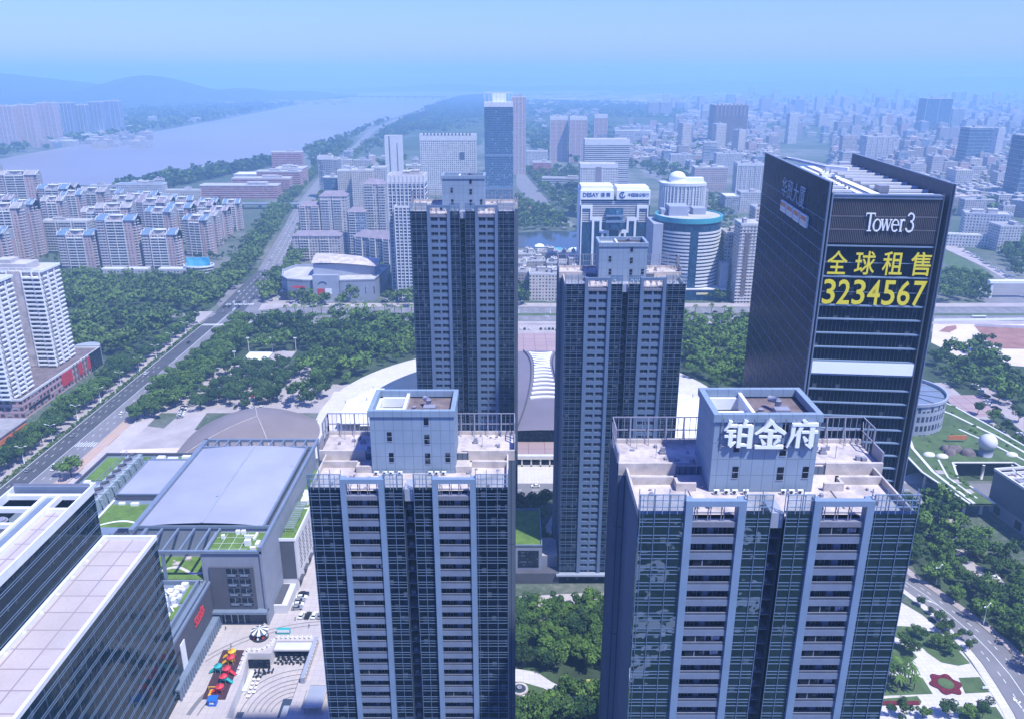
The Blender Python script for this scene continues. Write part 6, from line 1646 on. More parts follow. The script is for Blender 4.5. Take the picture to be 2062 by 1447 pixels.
bt = pb("glass_skyscraper", "tallest blue glass skyscraper with white frame crown in the middle distance", "skyscraper", 977, 1033, 405, 208, 44, 'bluestrip', houses=0, cap=6, roof='white')
mb = MB(); mb.box(-10, 12, 8, 26, 155, 170); mb.m = 1
for i in range(8):
    x = -23 + i * 6.6; mb.bar((x, 0, 155), (x, 0, 172), .5); mb.bar((x, 42, 155), (x, 42, 172), .5)
mb.bar((-23, 0, 172), (23, 0, 172), .6); mb.bar((-23, 42, 172), (23, 42, 172), .6)
mb.build("crown_frame", [M['white'], M['trim']], bt)
mb = MB()
for z in (20, 72): mb.box(-23.8, 23.8, -.5, 44.5, z, z + 4)
mb.build("refuge_floor", M['roof_blue'], bt)
pb("apartment_tower", "slender beige balcony tower just behind the blue glass skyscraper", "apartment tower", 1030, 1058, 352, 196, 26, 'pink', piers=4, slabs=12, houses=2)
for i, (a, b, c, d) in enumerate(((1107, 1142, 326, 236), (1146, 1180, 328, 236), (1195, 1221, 312, 232))):
    t = pb("apartment_tower", ("first of the brown twin towers with white-lined crowns", "second of the brown twin towers, beside its double", "separate slimmer brown tower right of the twins")[i], "apartment tower", a, b, c, d, 30, 'brown', piers=3, slabs=9, houses=1, cap=8)
hp = pb("hospital_block", "broad white office with dark window strips and lettered crown", "office", 1175, 1263, 392, 282, 30, 'strip', houses=0, cap=9, roof='roof_pale')
mb = MB()
for i in range(8): mb.box(-17 + i * 4.6, -14 + i * 4.6, -.7, -.3, 98, 101.5)
mb.build("crown_lettering", M['roof_blue'], hp)
gb = pb("bank_block", "white block with deep square window grid standing behind the twin-slab bank", "office", 1166, 1240, 440, 332, 30, 'whitegrid', houses=0, cap=5, roof='roof_pale')
mb = MB(); mb.box(-5, 3, -.4, 0, 20, 74); mb.build("window_slot", M['roof_mauve'], gb)
pb("office_building", "long white office on the wood's edge behind the strip-windowed office", "office", 1238, 1314, 300, 264, 30, 'strip', houses=1, roof='roof_pale', piers=6)
pb("apartment_block", "low grey slab block right of the beige balcony tower", "apartment block", 1060, 1103, 335, 305, 20, 'white', houses=2)
pb("office_building", "low red-brown block beside the road by the lake woods", "office", 1073, 1110, 352, 328, 30, 'red', houses=1)
pb("office_building", "low curved white building in the lake woods", "office", 1090, 1164, 380, 360, 24, 'strip', houses=1, roof='roof_grey', rz=R(-12))

# twin-slab bank with stepped white frames
X, Y, w, h = place(1164, 1300, 562, 402)
bk = thing("bank_building", "twin blue glass office slabs with stepped white frames and lettered white crowns", "office", (X, Y, 0)); W = w / 2
M['bank_glass'] = glassy("blue_bank_glass", (0.015, 0.05, 0.10), 0.05, .05, (2.4, 3.6), .1)
mb = MB(); mb.box(-W + 1, W - 1, 1, 34, 0, h, skip='u'); mb.build("glass_wall", M['bank_glass'], bk)
mb = MB()
for i in range(12): mb.box(-W + 1, W - 1, .6, 1, h - 3 - i * 1.8, h - 2.2 - i * 1.8)
mb.build("window_strip", M['trim'], bk)
mb = MB()
for s in (-1, 1):
    lv = [(W, .0), (.64 * W, .0), (.36 * W, 0)]
    for k, (x, _) in enumerate(lv):
        zt = h - 9 - k * 12.5; x2 = (.64 * W, .36 * W, .14 * W)[k]
        mb.box(s * x, s * (x - 2.2), -.6, 1.0, 0, zt); mb.box(s * x, s * x2, -.6, 1.0, zt, zt + 3.4); mb.box(s * x2, s * (x2 + 2.2), -.6, 1.0, zt - 12, zt)
mb.box(-W, -W + 1, -.6, 34, 0, h); mb.box(W - 1, W, -.6, 34, 0, h)
mb.build("white_frame", M['white'], bk)
mb = MB(); mb.smooth = True; mb.prism(circ(0, 2, 9, 20), h - 30, h - 9, top=True); mb.build("glass_bay", M['bank_glass'], bk)
mb = MB(); mb.box(-9.4, 9.4, -7.6, -6.6, h - 22, h - 20); mb.box(-9.4, 9.4, -7.6, -6.6, h - 16, h - 14.4); mb.build("bay_band", M['tower_metal'], bk)
mb = MB(); mb.box(-W, -1.5, -1, 34, h, h + 9); mb.box(1.5, W, -1, 34, h, h + 9); mb.box(-W + 1, -2, 3, 30, h + 9, h + 13); mb.box(2, W - 1, 3, 30, h + 9, h + 11.5); mb.build("crown_block", M['white'], bk)
M['navy'] = plain("navy_lettering", (0.02, 0.04, 0.16), .6, .05, 1)
t1 = text_mb("DESAY", 5, .2, .12); fit(t1, 2.5, 18.5, 2.6, 6.8); t2 = spread_text("德赛", 5, 20, 30, 4.4, 2.4, 7.0, .03)
mb = MB()
for src in (t1, t2):
    for f in src.f: mb.face([src.v[j] for j in f])
mb.v = [(v[0] - W, v[1] - 1.15, v[2] + h) for v in mb.v]; mb.build("crown_lettering", M['navy'], bk)
t3 = spread_text("中国建设银行", 5, 11.5, 32.5, 3.4, 2.6, 6.4, .02); mb = MB()
for f in t3.f: mb.face([t3.v[j] for j in f])
m2 = MB(); n = 18
brush(m2, [(6 + 2.6 * cos(R(50 + 300 * i / n)), 4.5 + 2.6 * sin(R(50 + 300 * i / n)), 1.2) for i in range(n + 1)], .2); brush(m2, [(6.0, 3.4, 1.0), (6.0, 5.6, 1.0)], .2)
for f in m2.f: mb.face([m2.v[j] for j in f])
mb.v = [(v[0] + 1.0, v[1] - 1.15, v[2] + h) for v in mb.v]; mb.build("crown_lettering", M['navy'], bk)

# round office with white bands
X, Y, w, h = place(1322, 1456, 604, 442)
ro = thing("round_office", "round office block with white floor bands and a teal glass crown", "office", (X, Y + w / 2, 0)); r = w / 2
mb = MB(); mb.smooth = True; mb.prism(circ(0, 0, r - .6, 48), 0, h, top=False); mb.build("glass_wall", M['bank_glass'], ro)
mb = MB(); z = 12
while z < h - 14:
    for a0, a1 in ((182, 263), (277, 358)):
        n = 16
        for i in range(n):
            a, b = R(a0 + (a1 - a0) * i / n), R(a0 + (a1 - a0) * (i + 1) / n)
            mb.quad((r * cos(a), r * sin(a), z), (r * cos(b), r * sin(b), z), (r * cos(b), r * sin(b), z + 1.7), (r * cos(a), r * sin(a), z + 1.7)); mb.quad((r * cos(a), r * sin(a), z + 1.7), (r * cos(b), r * sin(b), z + 1.7), ((r - 1) * cos(b), (r - 1) * sin(b), z + 1.7), ((r - 1) * cos(a), (r - 1) * sin(a), z + 1.7))
    z += 3.3
mb.build("floor_band", M['trim'], ro)
mb = MB(); mb.ring(circ(0, 0, r + .5, 48), 2.0, h - 4.5, h); mb.build("crown_ring", M['roof_teal'], ro)
mb = MB(); mb.prism(circ(0, 0, r - 1, 40), h - 1.2, h - .8); mb.build("roof", M['roof_pale'], ro)
mb = MB(); mb.box(-20, -2, -8, 14, h - 1, h + 8); mb.box(4, 16, 0, 16, h - 1, h + 5); mb.box(-26, -21, 0, 12, h - 1, h + 4); mb.build("roof_house", M['tower_panel'], ro)
mb = MB(); mb.box(-r - 1, r + 1, -r - 2, -r + 14, 0, 10); mb.m = 1; mb.box(-r - 1.5, r + 1.5, -r - 2.6, -r + 14, 10, 11); mb.box(5, 16, -r - 2.9, -r - 2.6, 5.5, 7.6)
mb.build("podium", [M['bank_glass'], M['trim']], ro)
mb = MB(); mb.box(r - 4, r + 3, -r + 2, -r + 16, 0, h * .45); mb.build("side_core", M['tower_panel'], ro); mb = MB(); mb.box(-r - 5, -r + 4, -r + 10, r - 12, 0, h - 6); mb.build("side_core", M['tower_panel'], ro)
mb = MB(); mb.box(6.0, 8, -r - 3.1, -r - 2.9, 6, 7.2); mb.box(8.6, 15, -r - 3.1, -r - 2.9, 6.2, 7.0); mb.build("podium_sign", M['yellow'], ro)
# curved civic building with a dome
X, Y, w, h = place(1332, 1420, 446, 372)
cv = thing("civic_building", "pale curved civic building with tall fins and a white dome", "civic building", (X, Y, 0)); W = w / 2
arcp = [(W * 1.0 * sin(R(a)) , 14 - 14 * cos(R(a))) for a in range(-80, 81, 10)]
mb = MB(); mb.prism(arcp + [(W, 34), (-W, 34)], 0, h); mb.build("wall", FM['whitegrid'], cv)
mb = MB()
for i in range(len(arcp)):
    x, y = arcp[i]; mb.box(x - .7, x + .7, y - 1.6, y + .2, 0, h - 4)
mb.prism(offset(arcp + [(W, 34), (-W, 34)], -1.2), h - 3, h + 1.0); mb.build("fin", M['trim'], cv)
mb = MB(); mb.tube((-W * .25, 24, h), (-W * .25, 24, h + 7), 12, n=24); mb.dome(-W * .25, 24, h + 7, 12, 12, 9, 24, 6); mb.box(2, W - 2, 18, 32, h, h + 7); mb.build("dome", M['white'], cv)
pb("office_building", "pale office wing right of the domed civic building", "office", 1402, 1422, 440, 384, 30, 'white', houses=0)
pb("apartment_block", "grey slab apartment tower wedged beside the round office", "apartment tower", 1452, 1482, 598, 470, 22, 'grey', houses=2)
tt = pb("apartment_tower", "pinkish tower with a dark central strip next to the black office tower", "tower", 1478, 1522, 612, 452, 22, 'cream', slabs=3.0, houses=1, roof='roof_pale')
mb = MB(); mb.box(-5.4, -1.4, -.6, 0, 8, 66); mb.build("window_slot", M['deck_old'], tt)
pb("apartment_block", "taller pale block peeping over the pinkish tower", "apartment block", 1505, 1530, 590, 420, 20, 'cream', houses=1)
# old quarter by the lake
pb("apartment_block", "cream old apartment block facing the forecourt between the dark towers", "apartment block", 1066, 1136, 606, 552, 18, 'cream', houses=3, roof='roof_grey')
oq = [(1038, 1066, 595, 548), (1030, 1060, 570, 530), (1060, 1098, 560, 526), (1100, 1140, 565, 530), (1138, 1168, 580, 545), (1040, 1078, 545, 512), (1082, 1120, 538, 508), (1124, 1160, 540, 512), (1145, 1185, 560, 520), (1160, 1200, 600, 550)]
for i, (a, b, c, d) in enumerate(oq): pb("old_block", "small stained old block in the crowded quarter by the lake", "old block", a, b, c, d, 16, 'old', houses=2, group="old blocks crowded by the lake", rz=R((i % 3 - 1) * 5))
for i, (a, b, c, d) in enumerate(((1078, 1095, 502, 497), (1094, 1135, 510, 505), (1146, 1168, 510, 505))): pb("pavilion", ("small white pavilion on the lake shore", "long green-roofed pavilion on the lake shore", "white-roofed pavilion at the lake's right end")[i], "pavilion", a, b, c, d, 10, 'trim', houses=0, roof=('white', 'roof_teal', 'white')[i], pitched=1)

# striped tower and others in the right-hand haze
bs = pb("striped_tower", "big brown vertically striped tower with notched crown in the haze", "tower", 1434, 1500, 300, 212, 70, 'brownstripe', houses=2, piers=0)
mb = MB()
for i in range(8): mb.box(-42 + i * 11, -38 + i * 11, -1, 0, 88, 122)
mb.build("crown_fin", M['roof_mauve'], bs)
pb("office_tower", "white curved-top tower behind the black office tower's roof", "tower", 1738, 1792, 345, 276, 40, 'white', piers=5, houses=1)
pb("apartment_tower", "large hazy twin slab tower far to the right", "tower", 1856, 1908, 272, 199, 60, 'bluestrip', piers=2, houses=2)
pb("apartment_tower", "fainter slab beside the hazy twin slab tower", "tower", 1912, 1936, 268, 220, 50, 'grey', houses=1)
pb("office_tower", "slanted blue glass office tower with pale bands at right", "tower", 1938, 1984, 350, 258, 40, 'bluestrip', houses=1, slabs=7)
pb("office_tower", "dark blue tower cut by the photo's right edge", "tower", 2040, 2090, 425, 275, 40, 'bluestrip', slabs=7)
pb("office_building", "white office with a blue glass centre left of the black office tower", "office", 1480, 1536, 396, 330, 26, 'white', piers=6, houses=2, cap=4)
pb("office_building", "pink government block with white window bands", "office", 1396, 1462, 385, 338, 28, 'pink', slabs=3.6, houses=2, roof='roof_pale')
pb("office_building", "white block behind the pink government block", "office", 1440, 1492, 352, 310, 26, 'white', houses=2)
pb("office_building", "long low white office below the white office with blue centre", "office", 1488, 1536, 426, 388, 22, 'white', houses=1)
pb("office_building", "small grey office with white gable in the trees", "office", 1458, 1486, 432, 396, 30, 'grey', houses=0, roof='white')
pb("apartment_block", "grey striped low block on the wood's edge left of the striped tower", "apartment block", 1350, 1394, 338, 312, 20, 'white', piers=5, houses=1)
X, Y, w, h = place(1938, 2022, 492, 432)
ch = block("court_house", "pale courthouse slab with square windows behind an oval lawn", "courthouse", X, Y, w, 26, h, 'whitegrid', houses=2, rz=R(-20), roof='roof_pale')
pb("court_house", "white end wing of the courthouse with a dark slot", "courthouse", 2006, 2050, 506, 456, 26, 'white', houses=1)
cw = thing("curved_wing", "low curved colonnade wing in front of the courthouse", "building", (*P(1930, 498), 0))
mb = MB(); n = 14
for i in range(n):
    q = lambda f: (-30 + 90 * f, 14 - 34 * f + 12 * f * f)
    (x, y), (x2, y2) = q(i / n), q((i + 1) / n)
    mb.face([(x, y, 0), (x2, y2, 0), (x2, y2, 15), (x, y, 15)]); mb.face([(x, y, 15), (x2, y2, 15), (x2, y2 + 14, 15), (x, y + 14, 15)])
mb.build("wall", FM['whitegrid'], cw)
gt = thing("ceremonial_gate", "white flat-topped ceremonial gate facing the cross avenue", "gate", (*P(2030, 600), 0))
mb = MB(); mb.box(-21, 21, -2, 3, 14.5, 17); mb.box(-30, -21, -1, 2, 8.5, 10); mb.box(21, 40, -1, 2, 8.5, 10); mb.build("beam", M['white'], gt)
for x in (-30, -19, 17, 28):
    mb = MB(); mb.box(x, x + 2.4, -1.2, 2.2, 0, 14.5 if -20 < x < 20 else 8.5); mb.build("pillar", M['trim'], gt)
# shopping centre with the shell roof
X, Y = P(662, 606)
sc = thing("shopping_centre", "rounded grey shopping centre under a cream shell roof", "shopping centre", (X, Y, 0))
pl = [(-46, 14), (-38, 2), (-22, -3), (-12, -4), (-12, -6), (12, -6), (12, -4), (44, 0), (50, 60), (-44, 62), (-52, 40)]
mb = MB(); mb.prism(pl, 0, 20, top=False); mb.build("wall", M['mall_panel'], sc)
mb = MB(); mb.prism(offset(pl[::1], 1.0), 18.4, 18.7); mb.build("roof", M['roof_pale'], sc)
mb = MB(); mb.ring(pl, .9, 18.5, 21); mb.build("parapet", M['tower_panel'], sc)
mb = MB(); mb.smooth = True; n = 14
for j in range(n):
    for i in range(10):
        def S_(u, v): return (-18 + 62 * v, 18 + 42 * u * (1 - .35 * v) + 6 * v, 30 + 6.5 * sin(pi * (u * .85 + .1)) - 5.0 * v * v)
        mb.quad(S_(i / 10, j / n), S_(i / 10, (j + 1) / n), S_((i + 1) / 10, (j + 1) / n), S_((i + 1) / 10, j / n))
mb.build("shell_roof", M['deck'], sc)
mb = MB(); mb.prism([(-17, 20), (40, 28), (42, 48), (-17, 58)], 18.6, 29.8); mb.build("upper_wall", M['tower_panel'], sc)
mb = MB(); mb.box(-12, 12, -6.6, -2, 0, 26); mb.build("entrance_block", M['tower_panel'], sc)
mb = MB(); mb.box(-8, -1.5, -6.9, -6.6, 8, 13.5); mb.build("red_sign", M['red'], sc)
mb = MB(); mb.box(-1, 5, -6.9, -6.6, 8, 13.5); mb.build("white_sign", M['white'], sc)
mb = MB()
for a in range(9): 
    p, q = R(20 + a * 17), R(20 + (a + 1) * 17); mb.bar((-3 + 4 * cos(p), -6.8, 17 + 3 * sin(p)), (-3 + 4 * cos(q), -6.8, 17 + 3 * sin(q)), .5)
mb.build("arch_logo", M['navy'], sc)
for i, x in enumerate((18, 30, 38)):
    mb = MB(); mb.box(x, x + 5.5, -3.3 + (x - 12) * .12, -2.6 + (x - 12) * .12, 7, 14); mb.build("display_window", M['dark_window'], sc)
mb = MB(); mb.box(-45, -14, -1.2, 12, 5, 9); mb.m = 1; mb.box(-32, -14, -3.2, -2.6, 13, 15); mb.build("shop_window", [M['dark_window'], M['red']], sc)
# billboard
M['aqua'] = None
k = NT("sea_picture"); n = k.noise(0.12, detail=4); M['aqua'] = k.out(k.mix(k.ramp(n, .35, .65), (0.02, 0.30, 0.55), (0.15, 0.55, 0.62)), .5, 0, .4)
X, Y, w, h = place(378, 424, 548, 519)
bb = thing("billboard", "bright turquoise sea-picture billboard on a curved podium by the avenue", "billboard", (X, Y, 0))
mb = MB(); mb.box(-w / 2, w / 2, 0, .6, h - 13, h); mb.build("picture_panel", M['aqua'], bb)
mb = MB(); mb.box(-w / 2, w / 2, .6, 1.4, h - 13.4, h + .4)
for i in range(6): mb.bar((-w / 2 + 2 + i * (w - 4) / 5, 2.5, 4), (-w / 2 + 2 + i * (w - 4) / 5, 1, h - 1), .4)
mb.build("frame", M['steel'], bb)
pd = thing("gate_podium", "low curved white podium under the turquoise billboard", "podium", (X, Y - 4, 0))
mb = MB(); mb.prism(circ(0, 6, w * .62, 24, ry=11), 0, 6.5); mb.build("wall", FM['strip'], pd); mb = MB(); mb.ring(circ(0, 6, w * .66, 24, ry=12), .8, 6.3, 7.8); mb.build("parapet", M['white'], pd)
for i, (a, b) in enumerate(((205, 250), (255, 298), (320, 376))): pb("gate_house", "low white-roofed shop row along the estate's front wall", "shops", a, b, 551, 543, 9, 'white', houses=0, roof='white', group="low shop row along the estate front")
# far side of the river
for i, (a, b, c, d) in enumerate(((-40, -2, 300, 218), (4, 38, 300, 214), (43, 78, 298, 212), (84, 120, 290, 208))): pb("apartment_slab", "tall pink slab tower in the row across the river", "apartment tower", a, b, c, d, 30, 'pink', piers=4, slabs=12, houses=2, group="pink towers across the river")
for i, (a, b, c, d) in enumerate(((131, 153, 280, 208), (159, 181, 278, 212), (187, 212, 274, 206), (219, 247, 268, 204))): pb("apartment_slab", "grey-blue slab tower in the row across the river", "apartment tower", a, b, c, d, 30, 'greyblue', piers=3, houses=2, group="grey-blue towers across the river")
for i, (a, b, c, d) in enumerate(((0, 14, 304, 297), (190, 215, 275, 266), (255, 300, 262, 254), (440, 470, 214, 206), (290, 330, 190, 180), (370, 400, 245, 238), (105, 150, 296, 284), (160, 190, 284, 272), (300, 312, 250, 236), (560, 580, 208, 203), (530, 556, 212, 207))): pb("riverside_hall", "small pale hall on the far river bank", "hall", a, b, c, d, 30, 'white', houses=1, roof='white', group="small pale halls on the far bank")
# long bridge
br = thing("river_bridge", "long low bridge crossing the hazy river far upstream", "bridge", (*P(690, 199), 0), math.atan2(-130, 830))
mb = MB(); mb.box(0, 920, -8, 8, 14, 21); mb.build("deck", M['mall_dark'], br)
for i in range(12):
    mb = MB(); mb.box(20 + i * 78, 27 + i * 78, -6, 6, 0, 15); mb.build("pier", M['mall_dark'], br)
for i, p in enumerate(((237, 372), (274, 367))):
    b = thing("river_barge", ("dark barge on the river nearer the estate roofs", "dark barge on the river farther along the bank")[i], "barge", (*P(p[0], p[1]), .6), R(12))
    mb = MB(); mb.prism([(-10, -2), (8, -2.4), (12, 0), (8, 2.4), (-10, 2)], 0, 1.6); mb.build("hull", M['deck_old'], b)
    mb = MB(); mb.box(-9, -5, -1.6, 1.6, 1.6, 4.0); mb.build("cabin", M['tower_panel'], b)
# overpass
ov = thing("overpass", "grey flyover crossing the avenue beyond the estate", "flyover", (*P(480, 430), 0), 0)
mb = MB(); mb.box(-20, 150, 40, 54, 6.5, 8); mb.box(-20, 150, 39.6, 40, 8, 9.2); mb.build("deck", M['tower_panel'], ov)
for i in range(6):
    mb = MB(); mb.box(-10 + i * 28, -7 + i * 28, 44, 50, 0, 6.5); mb.build("pier", M['tower_panel'], ov)

# ---------------------------------------------------------------- the crowded low-rise town in the haze
random.seed(31)
taken = []
for o in list(COL.objects):
    if o.parent is None and o.get('category') and o.location.y > 600: taken.append(PIX(o.location.x, o.location.y))
def free(x, y, m): return all(abs(x - a) > m * 1.3 or abs(y - b) > m * .5 for a, b in taken)
kinds = [('white', 'roof_pale', "small white low-rise block"), ('cream', 'roof_pale', "small cream low-rise block"), ('pink', 'roof_pale', "small pinkish low-rise block"), ('old', 'roof_grey', "small grey low-rise block"), ('strip', 'white', "small white-roofed low-rise block"), ('beige', 'roof_grey', "small beige low-rise block"), ('grey', 'roof_blue', "small grey bluish-roofed low-rise block")]
zones = [("in the hazy town right of the black office tower", (1700, 2100, 285, 440), 105), ("in the hazy town left of the black office tower", (1270, 1560, 265, 345), 62), ("in the far hazy town under the horizon", (1330, 2080, 222, 290), 70), ("among the blocks beyond the avenue", (690, 850, 325, 420), 26), ("at the edge of the school grounds", (200, 330, 388, 440), 14)]
cache = {}
for where, (a, b, c, d), cnt in zones:
    n = 0; tries = 0
    while n < cnt and tries < 4000:
        tries += 1; x = random.uniform(a, b); y = random.uniform(c, d)
        if c < 300: y = c + (d - c) * random.random() ** 1.3
        if a == 1270 and y > 320 and x < 1345: continue
        if not free(x, y, 26 if c > 280 else 16): continue
        taken.append((x, y)); X, Y = P(x, y); ki = random.randrange(len(kinds)); fm, rf, lab = kinds[ki]
        tall = random.random() < (.11 if c < 300 or a == 1700 else .06); w = random.uniform(14, 34); dd = random.uniform(12, 26); h = random.uniform(34, 78) if tall else random.uniform(10, 27)
        key = (ki, random.randrange(3), tall); sz = None
        lb = (lab.replace("low-rise block", "tower block") if tall else lab) + " " + where; gp = ("tower blocks " if tall else "low-rise blocks ") + where
        if Y < 1500 or key not in cache:
            t = block("tower_block" if tall else "low_rise_block", lb, "building", X, Y, w, dd, h, fm, roof=rf, houses=random.choice((1, 2, 2, 3)), group=gp, rz=R(random.choice((0, 0, 8, -10, 25))), parapet=.9, slabs=3.2 if tall and random.random() < .5 else 0)
            cache.setdefault(key, t)
        else:
            s = cache[key]; again(s, None, (X, Y, 0), R(random.choice((0, 0, 8, -10, 25))), lb, gp, (random.uniform(.75, 1.4), random.uniform(.75, 1.4), random.uniform(.8, 1.25)))
            o = [q for q in COL.objects if q.parent is None][-1]
        n += 1
# the far districts, a mass no one could count
mb = MB(); g = random.Random(77); FMATS = [FM['white'], FM['cream'], FM['old'], FM['pink'], FM['greyblue'], M['roof_pale'], M['roof_grey'], M['deck']]
def crumbs(n, x0, x1, y0, y1, h0, h1, w0, w1):
    for _ in range(n):
        x, y = g.uniform(x0, x1), g.uniform(y0, y1); X, Y = P(x, y); w, d, h = g.uniform(w0, w1), g.uniform(w0, w1), g.uniform(h0, h1)
        mb.m = g.choice((0, 0, 1, 2, 2, 3, 4)); mb.box(X - w / 2, X + w / 2, Y, Y + d, 0, h, skip='ubt'); mb.m = g.choice((5, 6, 6, 7)); mb.quad((X - w / 2, Y, h), (X + w / 2, Y, h), (X + w / 2, Y + d, h), (X - w / 2, Y + d, h))
        if h < 60: q = g.uniform(.15, .4); mb.box(X - w * q, X, Y + d * .3, Y + d * .7, h, h + 3.5, skip='u')
crumbs(420, 1060, 1500, 190, 214, 6, 14, 40, 190); crumbs(1500, 1380, 2090, 196, 262, 8, 34, 20, 60); crumbs(800, 1240, 1560, 262, 335, 8, 24, 12, 28); crumbs(1700, 1680, 2090, 255, 430, 7, 26, 12, 30); crumbs(60, 1350, 2090, 225, 300, 35, 65, 18, 36); crumbs(120, 1690, 2090, 262, 400, 24, 46, 16, 30); crumbs(60, 1240, 1560, 262, 335, 22, 44, 16, 30)
crumbs(45, 1300, 2090, 196, 240, 45, 90, 24, 60); crumbs(160, 440, 700, 186, 212, 6, 22, 24, 80); crumbs(90, 1080, 1200, 225, 262, 8, 26, 14, 40); crumbs(60, 60, 300, 268, 300, 8, 20, 14, 40); crumbs(60, 20, 120, 184, 262, 6, 14, 20, 50)
crumbs(14, 1140, 1260, 166, 178, 130, 190, 60, 140); crumbs(8, 1300, 1480, 168, 178, 120, 200, 60, 130)
tag(mb.build("distant_town", FMATS), kind='stuff')
town_trees = [P(random.uniform(1690, 2090), random.uniform(262, 430)) for _ in range(700)] + [P(random.uniform(1240, 1560), random.uniform(250, 345)) for _ in range(260)] + [P(random.uniform(690, 850), random.uniform(320, 420)) for _ in range(90)]
mass("town_trees", [P(random.uniform(90, 490), random.uniform(400, 535)) for _ in range(240)], M['leaf_far'], 60, 1.2, 4.0, 5.0, .6, 1.0)
mass("town_trees", town_trees, M['leaf_far'], 70, 2.0, 6.5, 6.6, .7, 1.9)
# ---------------------------------------------------------------- exhibition hall between the towers
M['hall_roof'] = standing_seam("mauve_metal_roof", (0.20, 0.17, 0.19), 1.6)
M['tent'] = plain("white_tent_fabric", (0.74, 0.72, 0.70), .7, .06, .1)
M['fan_roof'] = standing_seam("brown_membrane_roof", (0.25, 0.20, 0.18), 2.4)
hall = thing("exhibition_hall", "wide mauve-roofed exhibition hall with white skylight bars along its spine", "hall", (20, 412, 0))
mb = MB(); mb.smooth = True
def roofz(x, y): return 17.5 - 8.5 * (x / 62) ** 2 - 2.5 * ((y - 70) / 70) ** 2
nx, ny = 28, 22
for j in range(ny):
    for i in range(nx):
        def q(i, j):
            x = -62 + 124 * i / nx; y = 4 + 130 * j / ny - 5 * (1 - (x / 62) ** 2) * (j == 0)
            return (x, y, roofz(x, y))
        mb.face([q(i, j), q(i + 1, j), q(i + 1, j + 1), q(i, j + 1)])
mb.build("roof", M['hall_roof'], hall)
mb = MB()
hw = lambda y: 7.2 + 9.5 * ((y - 98) / 94) ** 2 * (1 if y < 98 else 3.4)     # the waisted spine
n = 40
for i in range(n):
    y0, y1 = 1 + 133 * i / n, 1 + 133 * (i + 1) / n
    for s in (-1, 1):
        mb.bar((s * hw(y0), y0, roofz(hw(y0), y0) + .6), (s * hw(y1), y1, roofz(hw(y1), y1) + .6), .5, .9)
mb.build("spine_edge", M['mall_dark'], hall)
sk = [39.5, 46.5, 53.5, 60.5, 67.5, 74.5, 80.5, 86.5, 92.5, 98.5, 104, 109.5, 115, 120.5, 126]
for y in sk:
    mb = MB(); w = hw(y) - 1.9; m = 8
    for i in range(m):
        a, b = -w + 2 * w * i / m, -w + 2 * w * (i + 1) / m; c = lambda x: y - 2.6 * (1 - (x / w) ** 2) * (1 if y > 95 else -.55) 
        for (x0, x1) in ((a, b),):
            mb.quad((x0, c(x0), roofz(x0, y) + .75), (x1, c(x1), roofz(x1, y) + .75), (x1, c(x1) + 2.7, roofz(x1, y) + .75), (x0, c(x0) + 2.7, roofz(x0, y) + .75))
            mb.quad((x0, c(x0), roofz(x0, y)), (x1, c(x1), roofz(x1, y)), (x1, c(x1), roofz(x1, y) + .75), (x0, c(x0), roofz(x0, y) + .75))
    mb.build("skylight", M['white'], hall)
for s in (-1, 1):
    for y in (88, 103, 117):
        mb = MB(); mb.face([(s * 24, y, roofz(24, y) + .35), (s * 40, y + 4.5, roofz(40, y) + .35), (s * 40, y + 6.8, roofz(40, y) + .35), (s * 24, y + 2.3, roofz(24, y) + .35)][::s]); mb.build("side_skylight", M['white'], hall)
mb = MB(); mb.box(-60, 60, 6, 130, 0, 8.6, skip='ut'); mb.m = 1; mb.box(-30, 30, 2.6, 6, 0, 12.5); mb.build("wall", [M['mall_dark'], M['dark_window']], hall)
mb = MB(); mb.box(-50, 55, -14, 3, 5.6, 6.4); mb.build("porch_roof", M['granite'], hall)
mb = MB(); mb.box(-50, 55, -16.5, -14, 4.6, 6.6); mb.box(-50, 55, -16, -15.6, 0, .9)
for i in range(22): mb.box(-50 + i * 5, -49.2 + i * 5, -16, -14.8, 0, 4.6)
mb.build("colonnade", M['mall_white'], hall)
mb = MB(); mb.box(-49, 54, -10, -9.6, 0, 4.8); mb.build("shop_glass", M['dark_window'], hall)
# tensile canopies either side
def tent(label, pts, peaks):
    cx_ = sum(p[0] for p in pts) / len(pts); cy_ = sum(p[1] for p in pts) / len(pts)
    t = thing("tent_canopy", label, "tent", (cx_, cy_, 0)); mb = MB(); mb.smooth = True
    P_ = [(x - cx_, y - cy_) for x, y in pts]
    xs = [p[0] for p in P_]; ys = [p[1] for p in P_]; n = 26
    def zz(x, y): return 5.0 + sum(h * math.exp(-hypot(x - (a - cx_), y - (b - cy_)) / r) for a, b, h, r in peaks)
    for j in range(n):
        for i in range(n):
            q = [(min(xs) + (max(xs) - min(xs)) * (i + a) / n, min(ys) + (max(ys) - min(ys)) * (j + b) / n) for a, b in ((0, 0), (1, 0), (1, 1), (0, 1))]
            if all(inside(p, P_) for p in q): mb.face([(x, y, zz(x, y)) for x, y in q])
    mb.build("fabric", M['tent'], t)
    for (a, b, h, r) in peaks:
        mb = MB(); mb.tube((a - cx_, b - cy_, 0), (a - cx_, b - cy_, 6.5 + h), .25, n=8); mb.build("mast", M['steel'], t)
    mb = MB()
    for (x, y) in P_: mb.tube((x * .95, y * .95, 0), (x * .97, y * .97, 6.0), .2, n=6)
    mb.build("edge_post", M['steel'], t)
    return t
tent("white tent canopy at the foot of the tallest dark tower, beside the blue basin", [(-104, 440), (-64, 436), (-58, 470), (-70, 496), (-92, 502), (-106, 476)], [(-90, 468, 5, 7), (-74, 458, 5, 7)])
tent("white tent canopy between the second dark tower and the lettered penthouse", [(78, 398), (118, 402), (124, 440), (122, 478), (96, 505), (80, 480)], [(112, 468, 7, 8), (94, 430, 5, 7)])
